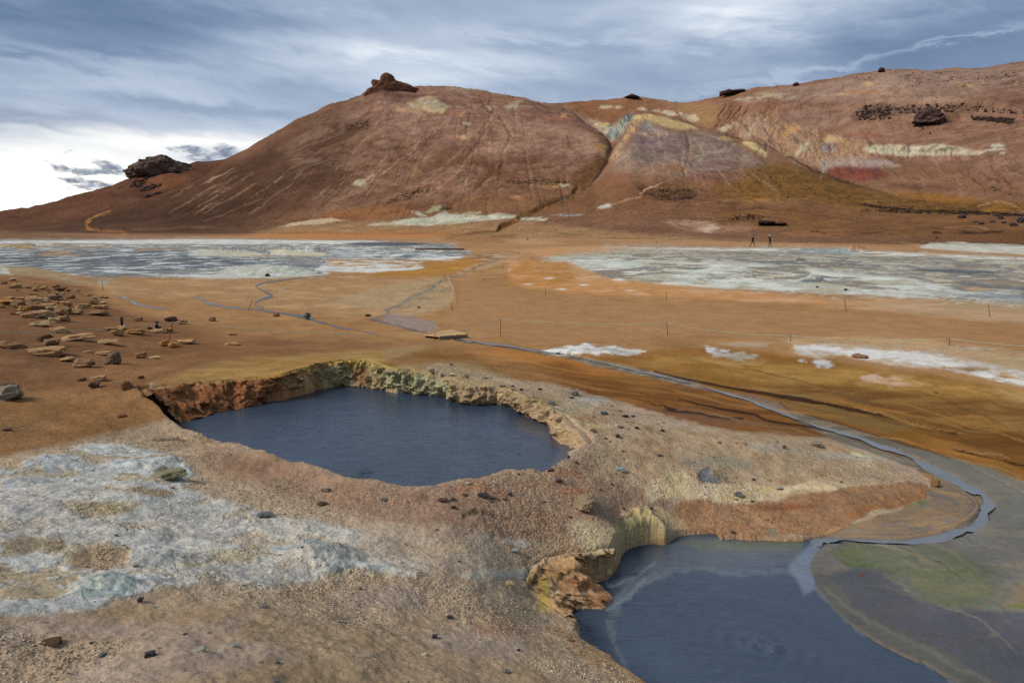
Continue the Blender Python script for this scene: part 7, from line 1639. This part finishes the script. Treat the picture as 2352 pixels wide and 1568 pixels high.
rock('F', 1470, 790, 26, 12, 'drk', 'dark stone beside the stream at the white salt patch', FG); rock('F', 1275, 62, 12, 10, 'drk', 'lone dark clod on the far brown flat', FG, 'clod', 'clod')
rock('G', 1303, 815, 90, 14, 'brn', 'brown clod in the middle of the white salt patch', FG, 'clod', 'clod'); rock('G', 1790, 1040, 18, 8, 'drk', 'tiny dark stone on the dark ochre plain', FG)
rock('F', 730, 1070 - 1070 + 1068 - 0, 1, 1, 'drk', 'x', FG) if False else None

# dark scrub and rubble that nobody could count
def rubble(name, regs, sizes, col, seed, n, kind='stuff'):
    rn = random.Random(seed); bm = bmesh.new()
    base = [bmesh.ops.create_icosphere]
    V_ = []; Fc = []
    proto = rock_mesh('rubble_shape', seed, M_LAVA, 1, 5, .2); pv = [v.co.copy() for v in proto.vertices]; pf = [tuple(p.vertices) for p in proto.polygons]
    bm.free()
    for _ in range(n):
        poly = rn.choice(regs); xs = [p[0] for p in poly]; ys = [p[1] for p in poly]
        for _t in range(20):
            u, v = rn.uniform(min(xs), max(xs)), rn.uniform(min(ys), max(ys))
            if polysd(np.array([u], np.float32), np.array([v], np.float32), poly)[0] > 0: break
        else: continue
        p = ray_hit(u, v)
        if p is None: continue
        d = np.linalg.norm(p); s_ = rn.uniform(*sizes) / F * d * (1 if rn.random() < .8 else 1.8); a_ = rn.uniform(0, 6.28); ca, sa = math.cos(a_), math.sin(a_); b0 = len(V_)
        for q in pv: V_.append((p[0] + (q.x * ca - q.y * sa) * s_, p[1] + (q.x * sa + q.y * ca) * s_, p[2] + (q.z - .2) * s_ * .7))
        Fc += [tuple(i + b0 for i in f) for f in pf]
    bpy.data.meshes.remove(proto)
    me = bpy.data.meshes.new(name); me.from_pydata(V_, [], Fc); me.materials.append(M_LAVA)
    o = bpy.data.objects.new(name, me); link(o); o.color = (*alb(col), 1); tag(o, kind=kind); return o
rubble('lava_rubble', [P('B', 340, 1040, 480, 975, 600, 950, 700, 930, 700, 960, 560, 1000, 400, 1040), P('B', 1100, 900, 1400, 880, 1550, 900, 1500, 925, 1200, 915), P('K', 1250, 900, 1500, 850, 1780, 870, 1760, 960, 1500, 990)], (.9, 2.2), '43362c', 51, 900)
rubble('lava_rubble', [P('C', 1300, 430, 1400, 395, 1550, 415, 1900, 400, 2100, 420, 2352, 450, 2352, 470, 2000, 450, 1600, 465, 1350, 465), P('C', 1300, 1075, 1600, 1080, 2000, 1085, 2352, 1105, 2352, 1125, 1900, 1105, 1600, 1100), P('C', 1300, 1045, 1500, 1060, 1700, 1080, 1450, 1075), P('C', 1280, 455, 1500, 440, 1500, 500, 1300, 510), P('C', 2000, 480, 2300, 500, 2280, 530, 2020, 505)], (1.2, 3.6), '3a2e2b', 52, 1100)
rubble('lava_rubble', [P('A', 820, 940, 850, 900, 950, 870, 940, 900, 880, 935), P('A', 880, 960, 960, 920, 1040, 910, 1000, 945, 900, 965), P('A', 880, 1000, 950, 985, 1030, 960, 1030, 972, 950, 1000), P('K', 2040, 1160, 2150, 1120, 2400, 1115, 2480, 1140, 2300, 1170)], (1.2, 3.4), '3c302e', 53, 420)
rubble('lava_rubble', [P('C', 1050, 230, 1500, 200, 2352, 190, 2352, 290, 1800, 300, 1200, 300), P('A', 2150, 560, 2352, 500, 2352, 580), P('C', 1300, 1000, 1900, 1050, 2000, 1075, 1400, 1060), P('C', 700, 850, 1300, 960, 1300, 1060, 800, 1000)], (.8, 2.2), '54443c', 54, 700)

# ---- gravel: real pebbles close to the viewer
def gravel():
    rn = np.random.RandomState(3)
    n = 26000
    a = rn.uniform(-.74, .42, n * 3); lr = rn.uniform(math.log(2.6), math.log(13.5), n * 3)
    keep_ = rn.rand(n * 3) < 1.0
    x, y = np.exp(lr) * np.sin(a), np.exp(lr) * np.cos(a)
    u, v = proj(x, y, gbase(a, lr))
    m = (polysd(u.astype(np.float32), v.astype(np.float32), SHELF) > 6) & (polysd(u.astype(np.float32), v.astype(np.float32), RIM1) < -8)
    m &= fbm(x / .5, y / .5, 4, .6, 33) > -.02
    fi = np.clip(np.searchsorted(lrs, lr), 0, NR - 1) * NC + np.clip(((a - azs[0]) / (azs[1] - azs[0])).astype(int), 0, NC - 1)
    m &= S.msk[fi, 0] > .55
    idx = np.nonzero(m)[0][:n]
    protos = []
    for k in range(4):
        me = rock_mesh('pebble', 130 + k, M_STONE, 1, 5, .15); pv = np.array([v_.co[:] for v_ in me.vertices]); pf = np.array([p.vertices[:] for p in me.polygons]); protos.append((pv, pf)); bpy.data.meshes.remove(me)
    VV, FF, CC = [], [], []; b0 = 0
    crustm = None
    pal = np.array([alb(c) for c in ('a8987c', '9a8a76', 'b8ac94', '8a7a6a', '857a72', '75685f', 'b9ab98', 'a39686', 'a5958a')])
    for i in idx:
        pv, pf = protos[i % 4]
        r_ = math.exp(lr[i])
        s_ = (.003 + .010 * rn.rand() ** 4) * (1 + r_ * .09)
        an = rn.rand() * 6.28; ca, sa = math.cos(an), math.sin(an)
        sx, sy, sz = s_ * (1 + .5 * rn.rand()), s_, s_ * .7
        X_ = pv[:, 0] * sx; Y_ = pv[:, 1] * sy
        zz = gz(x[i], y[i])
        VV.append(np.c_[x[i] + X_ * ca - Y_ * sa, y[i] + X_ * sa + Y_ * ca, zz + (pv[:, 2] - .25) * sz])
        FF.append(pf + b0); b0 += len(pv)
        CC.append(np.tile(pal[rn.randint(len(pal))] * (.8 + .4 * rn.rand()), (len(pv), 1)))
    VV = np.concatenate(VV); FF = np.concatenate(FF); CC = np.concatenate(CC)
    me = bpy.data.meshes.new('gravel'); me.vertices.add(len(VV)); me.vertices.foreach_set('co', VV.astype(np.float32).ravel())
    me.loops.add(len(FF) * 3); me.loops.foreach_set('vertex_index', FF.astype(np.int32).ravel()); me.polygons.add(len(FF)); me.polygons.foreach_set('loop_start', np.arange(0, len(FF) * 3, 3, dtype=np.int32)); me.update(calc_edges=True)
    at = me.attributes.new('Col', 'FLOAT_COLOR', 'POINT'); at.data.foreach_set('color', np.c_[CC, np.ones(len(CC))].astype(np.float32).ravel())
    m_, nt, b = new_mat('pebble_stone'); c = N(nt, 'ShaderNodeAttribute', attribute_name='Col').outputs['Color']
    nz = noi(nt, N(nt, 'ShaderNodeNewGeometry').outputs['Position'], 120, 3, .6)
    L(nt, mixc(nt, 1.0, c, N_grey(nt, mth(nt, 'ADD', .65, mth(nt, 'MULTIPLY', nz, .7))), 'MULTIPLY'), b.inputs['Base Color']); b.inputs['Roughness'].default_value = .95; b.inputs['Specular IOR Level'].default_value = .05
    me.materials.append(m_)
    o = bpy.data.objects.new('gravel', me); link(o); tag(o, kind='stuff')
gravel()

# ---- tubes
def tube_mesh(name, pts, r, mat, sides=8, closed=True):
    bm = bmesh.new(); rings = []
    n = len(pts)
    if not hasattr(r, '__len__'): r = [r] * n
    for i, p in enumerate(pts):
        p = Vector(p); a = Vector(pts[max(i - 1, 0)]); b = Vector(pts[min(i + 1, n - 1)]); t = (b - a).normalized()
        up = Vector((0, 0, 1)) if abs(t.z) < .9 else Vector((1, 0, 0))
        s_ = t.cross(up).normalized(); w = s_.cross(t)
        rings.append([bm.verts.new(p + (s_ * math.cos(q) + w * math.sin(q)) * r[i]) for q in [2 * math.pi * k / sides for k in range(sides)]])
    for i in range(n - 1):
        for k in range(sides): bm.faces.new((rings[i][k], rings[i][(k + 1) % sides], rings[i + 1][(k + 1) % sides], rings[i + 1][k]))
    bm.faces.new(rings[0][::-1]); bm.faces.new(rings[-1])
    me = bpy.data.meshes.new(name); bm.to_mesh(me); bm.free(); me.materials.append(mat)
    for p in me.polygons: p.use_smooth = True
    return me
def mobj(name, me, parent=None): return link(bpy.data.objects.new(name, me), parent)
# ---- rope posts: thin rusty steel rods with an eye at the top
def post(crop, bx, by, tx, ty, label, group, rk=1.0, loop=True):
    (bu, bv), (tu, tv) = P(crop, bx, by, tx, ty)
    p = ray_hit(bu, bv); d = ray(tu, tv); hr = math.hypot(p[0], p[1]); q = d * (hr / math.hypot(d[0], d[1]))
    p = Vector(p); q = Vector(q); L_ = (q - p).length
    root = bpy.data.objects.new('rope_post', None); link(root); root.location = p; root.empty_display_size = .1
    v = q - p
    rod = mobj('rod', tube_mesh('rod', [v * -.12, v * .3, v * .7, v], .011 * rk, M_RUST, 7), root)
    if loop:
        rr_ = .022 * rk
        c = v + v.normalized() * rr_ * .8
        ring = [c + Vector((math.cos(t) * rr_, 0, math.sin(t) * rr_)) for t in [2 * math.pi * k / 12 for k in range(13)]]
        mobj('eye', tube_mesh('eye', ring, .006 * rk, M_RUST, 6), root)
    tag(root, label, 'post', group)
    return q
PG = 'steel rope posts'
T1 = post('E', 1076, 722, 1103, 590, 'tall leaning rusty post standing between two tan stones on the left slope', PG, 1.0)
T2 = post('F', 684, 714, 685, 664, 'short rusty post in front of the wooden footbridge', PG)
T3 = post('F', 1102, 681, 1104, 573, 'tall rusty post right of the wooden footbridge', PG)
T4 = post('F', 2169, 676, 2165, 598, 'rusty post on the plain directly above the end of the white salt patch', PG)
T5 = post('G', 863, 713, 863, 677, 'short post at the left end of the right white salt patch', PG)
T6 = post('G', 1877, 741, 1877, 697, 'post behind the right white salt patch', PG)
for (b, lb) in [(('F', 1389, 419, 1389, 373), 'post on the plain, leftmost of the row before the right salt flat'), (('F', 2160, 461, 2163, 400), 'post on the plain, second from the left in the row before the right salt flat'), (('G', 1218, 521, 1208, 449), 'post leaning left, third of the row before the right salt flat'), (('G', 2133, 556, 2126, 487), 'post nearest the right edge in the row before the right salt flat'),
                (('F', 795, 523, 789, 474), 'post at the near end of the slack rope by the grey mud fan'), (('F', 751, 319, 750, 285), 'post at the far end of the slack rope by the grey mud fan'), (('E', 660, 391, 649, 334), 'leaning post at the top right of the stone scatter'), (('E', 1585, 516, 1606, 462), 'leaning post beside the dark side stream')]:
    post(*b, lb, PG, 1.15)
FPG = 'far rope posts'
far = [('F', 58, 45, 58, 20), ('F', 351, 33, 352, 14), ('F', 413, 65, 413, 50), ('F', 935, 90, 935, 75), ('F', 1041, 108, 1041, 93), ('F', 1227, 126, 1226, 100), ('F', 1329, 101, 1329, 88), ('F', 1670, 93, 1670, 77), ('F', 2098, 92, 2098, 72), ('F', 1222, 166, 1223, 145), ('F', 1303, 196, 1310, 170), ('F', 1115, 250, 1120, 232), ('F', 968, 236, 969, 210), ('F', 997, 331, 1000, 312), ('F', 934, 262, 932, 240),
       ('G', 9, 96, 9, 75), ('G', 477, 98, 477, 75), ('G', 511, 50, 511, 35), ('G', 925, 76, 925, 55), ('G', 1050, 119, 1049, 105), ('G', 1325, 136, 1324, 124), ('G', 1515, 76, 1515, 60), ('G', 1240, 71, 1240, 56), ('G', 1661, 147, 1665, 128), ('G', 2006, 173, 2008, 151), ('G', 2301, 196, 2300, 172), ('G', 2069, 156, 2071, 141), ('G', 817, 108, 819, 95), ('G', 975, 112, 976, 100),
       ('A', 721, 1271, 721, 1247), ('A', 1139, 1265, 1134, 1247), ('A', 1437, 1267, 1437, 1248), ('A', 1520, 1286, 1521, 1270), ('A', 1990, 1263, 1991, 1241), ('A', 2149, 1251, 2150, 1225), ('A', 2301, 1246, 2300, 1226), ('A', 1730, 1270, 1731, 1252), ('A', 790, 1265, 790, 1248)]
for f_ in far:
    side_ = 'right salt flat' if f_[0] == 'G' or (f_[0] == 'F' and f_[1] > 1280) else ('left salt flat' if f_[0] == 'A' or f_[1] < 500 else 'central side stream')
    post(*f_, 'thin distant post in the line along the ' + side_, 'distant posts along the ' + side_, 1.7, False)
# ---- ropes
def rope(a, b, sag, label, r=.010, grp='slack ropes between the posts'):
    a, b = Vector(a), Vector(b); n = 24
    pts = [a.lerp(b, t / n) - Vector((0, 0, 1)) * sag * 4 * (t / n) * (1 - t / n) for t in range(n + 1)]
    o = mobj('rope', tube_mesh('rope', pts, r, M_ROPE, 6)); tag(o, label, 'rope', grp); return o
L0 = at_r(-260, 765, 17.5)
rope(L0, T1, .12, 'pale slack rope running from the left edge to the leaning post')
rope(T1, T2, .16, 'pale slack rope from the leaning post to the short post at the footbridge')
rope(T2, T3, .10, 'pale rope rising from the footbridge to the tall post on its right')
rope(T3, T4, .10, 'faint rope across the plain right of the tall post')
rope(T4, T5, .12, 'faint rope to the short post at the right salt patch')
rope(T5, T6, .10, 'faint rope above the right white salt patch')
rope(T6, at_r(2700, 800, 27), .15, 'faint rope leaving the photo at the right edge')
sA, sB = ray_hit(*P('F', 765, 312)[0]), ray_hit(*P('F', 803, 400)[0]); sC = ray_hit(*P('F', 795, 475)[0])
pts = [Vector(q) + Vector((0, 0, .25)) for q in (sA, sB, sC)]
mm = tube_mesh('rope', [pts[0], pts[0].lerp(pts[1], .5) - Vector((0, 0, .08)), pts[1], pts[1].lerp(pts[2], .5), pts[2]], .011, M_CREAM, 6)
tag(mobj('rope', mm), 'cream slack rope hanging between two posts by the grey mud fan', 'rope', 'slack ropes between the posts')

# ---- footbridge
def box(bm, c, ax, ay, az_, jit=0):
    vs = [bm.verts.new(Vector(c) + ax * i + ay * j + az_ * k) for k in (-1, 1) for j in (-1, 1) for i in (-1, 1)]
    for f in ((0, 1, 3, 2), (4, 6, 7, 5), (0, 4, 5, 1), (2, 3, 7, 6), (0, 2, 6, 4), (1, 5, 7, 3)): bm.faces.new([vs[i] for i in f])
def fb():
    A_ = Vector(at_z(*P('Q', 330, 560)[0], -4.02)); B_ = Vector(at_z(*P('Q', 1000, 435)[0], -4.02)); C__ = Vector(at_z(*P('Q', 1400, 545)[0], -3.96)); D_ = Vector(at_z(*P('Q', 710, 596)[0], -3.96))
    root = bpy.data.objects.new('footbridge', None); link(root); c0 = (A_ + B_ + C__ + D_) / 4; root.location = c0 - Vector((0, 0, .1))
    tag(root, 'low wooden plank footbridge over the start of the stream', 'footbridge')
    off = root.location
    n = 17
    for i in range(n):
        t0, t1 = (i + .06) / n, (i + .94) / n
        # boards run from the near-left edge to the far-right edge
        a, b = D_.lerp(C__, t0) - off, D_.lerp(C__, t1) - off; c, d = A_.lerp(B_, t1) - off, A_.lerp(B_, t0) - off
        dz = Vector((0, 0, random.uniform(0, .012))); th = Vector((0, 0, -.035))
        bm = bmesh.new(); vs = [bm.verts.new(q + dz) for q in (a, b, c, d)] + [bm.verts.new(q + dz + th) for q in (a, b, c, d)]
        for f in ((0, 1, 2, 3), (7, 6, 5, 4), (0, 4, 5, 1), (1, 5, 6, 2), (2, 6, 7, 3), (3, 7, 4, 0)): bm.faces.new([vs[k] for k in f])
        bmesh.ops.recalc_face_normals(bm, faces=bm.faces)
        me = bpy.data.meshes.new('plank'); bm.to_mesh(me); bm.free(); me.materials.append(M_PLANK); mobj('plank', me, root)
    for k, (p, q) in enumerate(((D_, C__), (A_, B_))):
        d = (q - p).normalized(); s_ = Vector((0, 0, 1)).cross(d).normalized() * (.04 if k == 0 else -.04)
        bm = bmesh.new(); c = (p + q) / 2 - off + s_ * 1.6 - Vector((0, 0, .09)); box(bm, c, (q - p) * .49, s_, Vector((0, 0, .052)))
        bmesh.ops.recalc_face_normals(bm, faces=bm.faces)
        me = bpy.data.meshes.new('beam'); bm.to_mesh(me); bm.free(); me.materials.append(M_BEAM); mobj('beam', me, root)
fb()
# far low boardwalk at the edge of the left salt flat
def bw():
    p, q = ray_hit(*P('F', 560, 130)[0]), ray_hit(*P('F', 872, 130)[0]); p, q = Vector(p), Vector(q)
    bm = bmesh.new(); d = q - p; s_ = Vector((0, 0, 1)).cross(d).normalized() * .5; box(bm, (p + q) / 2 + Vector((0, 0, .13)), d * .5, s_, Vector((0, 0, .05)))
    root = bpy.data.objects.new('boardwalk', None); link(root); tag(root, 'long low dark boardwalk beside the far grey pool', 'boardwalk')
    bmesh.ops.recalc_face_normals(bm, faces=bm.faces)
    me = bpy.data.meshes.new('deck'); bm.to_mesh(me); bm.free(); me.materials.append(M_RUST); mobj('deck', me, root)
    for t in np.linspace(0.02, .98, 9):
        c = p.lerp(q, float(t)); bm = bmesh.new(); box(bm, c + Vector((0, 0, .0)), d.normalized() * .06, s_ * .12, Vector((0, 0, .1)))
        me = bpy.data.meshes.new('support'); bm.to_mesh(me); bm.free(); me.materials.append(M_RUST); mobj('support', me, root)
bw()

# ---- people
def skin_body(name, joints, edges, mat, sub=2):
    me = bpy.data.meshes.new(name)
    me.from_pydata([j[0] for j in joints], edges, [])
    o = bpy.data.objects.new(name, me)
    link(o)
    md = o.modifiers.new('skin', 'SKIN'); md.use_smooth_shade = True
    lay = me.skin_vertices[0].data if me.skin_vertices else None
    if lay is None:
        bm = bmesh.new(); bm.from_mesh(me); bm.verts.layers.skin.verify(); bm.to_mesh(me); bm.free(); lay = me.skin_vertices[0].data
    for i, j in enumerate(joints):
        lay[i].radius = j[1] if isinstance(j[1], tuple) else (j[1], j[1])
    lay[0].use_root = True
    sd = o.modifiers.new('sub', 'SUBSURF'); sd.levels = sub; sd.render_levels = sub
    me.materials.append(mat)
    return o
def bake(o):
    """turn the skinned figure into a plain mesh so copies can share it"""
    dg = bpy.context.evaluated_depsgraph_get(); ev = o.evaluated_get(dg); me = bpy.data.meshes.new_from_object(ev)
    mats = [m for m in o.data.materials]; o.modifiers.clear(); o.data = me
    return o
def person(x, y, z, heading, style, label, group=None, scale=1.0):
    """faces +X turned by heading; stands 1.75 m tall"""
    root = bpy.data.objects.new('person', None); link(root)
    if style == 'stride':
        hipx = .0; fl, fr_ = (-.38, .04), (.33, -.0); kl, kr = (-.12, .47), (.17, .5); lean = .02
    elif style == 'walk':
        fl, fr_ = (-.20, .0), (.12, .0); kl, kr = (-.06, .47), (.14, .50); lean = -.07
    else:
        fl, fr_ = (-.05, 0), (.08, 0); kl, kr = (-.01, .48), (.06, .48); lean = .0
    J = [((0, 0, .92), (.14, .13)), ((lean * .5, 0, 1.12), (.125, .15)), ((lean, 0, 1.34), (.13, .17)), ((lean, 0, 1.47), (.06, .06)), ((lean + .02, 0, 1.60), (.085, .075)), ((lean + .02, 0, 1.70), (.075, .07))]
    E = [(0, 1), (1, 2), (2, 3), (3, 4), (4, 5)]
    for sgn, k, f in ((1, kl, fl), (-1, kr, fr_)):
        b = len(J); J += [((0, .09 * sgn, .84), .085), ((k[0], .09 * sgn, k[1]), .062), ((f[0], .09 * sgn, .10), .05), ((f[0] + .07, .09 * sgn, .04), .045), ((f[0] + .17, .09 * sgn, .03), .035)]
        E += [(0, b), (b, b + 1), (b + 1, b + 2), (b + 2, b + 3), (b + 3, b + 4)]
    for sgn in (1, -1):
        b = len(J)
        if style == 'walk':   # hands up at the hood
            J += [((lean - .02, .19 * sgn, 1.38), .06), ((lean + .06 - .16, .25 * sgn, 1.40), .052), ((lean - .02, .10 * sgn, 1.60), .038)]
        elif style == 'stride':
            J += [((lean, .19 * sgn, 1.38), .06), ((lean + .02 * sgn, .23 * sgn, 1.14), .052), ((lean + .12, .17 * sgn, 1.02), .038)]
        else:
            J += [((lean, .19 * sgn, 1.38), .06), ((lean - .02, .24 * sgn, 1.12), .05), ((lean + .06, .23 * sgn, .90), .036)]
        E += [(2, b), (b, b + 1), (b + 1, b + 2)]
    body = skin_body('body', J, E, M_TROUS, 1); body.parent = root
    coat = [((0, 0, .80), (.17, .16)), ((lean * .3, 0, .98), (.17, .17)), ((lean * .6, 0, 1.15), (.155, .18)), ((lean, 0, 1.36), (.15, .19)), ((lean, 0, 1.46), (.09, .1))]
    ce = [(0, 1), (1, 2), (2, 3), (3, 4)]
    for sgn in (1, -1):
        b = len(coat); coat += [((J[-6 if sgn == 1 else -3][0]), .078), ((J[-5 if sgn == 1 else -2][0]), .066), (tuple(Vector(J[-5 if sgn == 1 else -2][0]).lerp(Vector(J[-4 if sgn == 1 else -1][0]), .85)), .052)]
        ce += [(3, b), (b, b + 1), (b + 1, b + 2)]
    ct = skin_body('coat', coat, ce, M_NAVY if style == 'walk' else M_DARK, 1); ct.parent = root
    hd = rock_mesh('hood', 5, M_GREY if style == 'walk' else M_DARK, 2, 0, .02)
    h = mobj('hood' if style == 'walk' else 'hat', hd, root); h.location = (lean - .0, 0, 1.545 if style == 'walk' else 1.62); h.scale = (.26, .24, .28) if style == 'walk' else (.23, .21, .15)
    fc = rock_mesh('face', 6, M_SKIN, 2, 0, .01); f_ = mobj('face', fc, root); f_.location = (lean + .075, 0, 1.55); f_.scale = (.11, .14, .19)
    if style != 'walk':
        sc_ = mobj('scarf', tube_mesh('scarf', [(lean + math.cos(t) * .10, math.sin(t) * .10, 1.46 - .03 * math.cos(t)) for t in [2 * math.pi * k / 12 for k in range(13)]], .035, M_CREAM, 8), root)
    root.location = (x, y, z); root.rotation_euler = (0, 0, heading); root.scale = (scale,) * 3
    tag(root, label, 'person', group); return root
def place_person(crop, fx, fy, hpx, heading, style, label, group=None):
    (u, v), = P(crop, fx, fy); p = ray_hit(u, v)
    d = np.linalg.norm(p); sc = hpx * CR[crop][2] / F * d / 1.77
    print('person scale', label[:20], round(float(sc), 2), round(float(d)))
    return person(p[0], p[1], p[2], heading, style, label, group, sc)
WG = 'walkers on the far path'
place_person('G', 619, 111, 72, 0.0, 'stride', 'person striding right in a dark coat with pale scarf and cap', WG)
place_person('G', 729, 112, 70, 0.0, 'walk', 'person in a long navy coat and grey hood, hands raised to the head', WG)
place_person('A', 646, 1212, 24, 1.2, 'stand', 'tiny dark person on the pale path at the foot of the left slope')
place_person('A', 787, 1204, 16, 1.2, 'stand', 'tiny person in grey on the path right of the dark one')
RG = 'hikers on the ridge'
place_person('C', 758, 302, 13, 0, 'stand', 'tiny hiker on the right skyline, left of the pair', RG); place_person('C', 771, 302, 14, 0, 'stand', 'tiny hiker on the right skyline, right of the pair', RG)
place_person('B', 732, 293, 11, 0, 'stand', 'tiny hiker on the main hill crest, left of the pair', RG); place_person('B', 748, 292, 10, 0, 'stand', 'tiny hiker on the main hill crest, right of the pair', RG)

# ---- the two dark boots left standing on the slope
def boot(crop, x, y, w, hgt, label, lean, white):
    (u, v), = P(crop, x, y); p = ray_hit(u, v); d = np.linalg.norm(p); k = CR[crop][2] / F * d
    root = bpy.data.objects.new('boot', None); link(root); root.location = p; root.rotation_euler = (0, 0, .6)
    W_ = w * k; H_ = hgt * k
    mobj('shaft', tube_mesh('shaft', [(0, 0, W_ * .5), (lean * H_ * .3, 0, H_ * .5), (lean * H_, 0, H_)], [W_ * .42, W_ * .40, W_ * .5], M_DARK, 14), root)
    ft = rock_mesh('foot', 7, M_WHITE if white else M_NAVY, 3, 2, .03); f = mobj('foot', ft, root); f.scale = (W_ * 1.7, W_ * 1.0, W_ * .8); f.location = (W_ * .35, 0, .006)
    sl = rock_mesh('sole', 8, M_WHITE, 2, 0, .01); s_ = mobj('sole', sl, root); s_.scale = (W_ * 1.75, W_ * 1.05, W_ * .22); s_.location = (W_ * .35, 0, -.004)
    tag(root, label, 'boot', 'boots standing on the left slope')
boot('E', 780, 622, 17, 54, 'dark boot with a white foot standing on the flat stone', .0, True)
boot('E', 1000, 636, 20, 44, 'dark navy boot standing behind the low tan stone', .10, False)
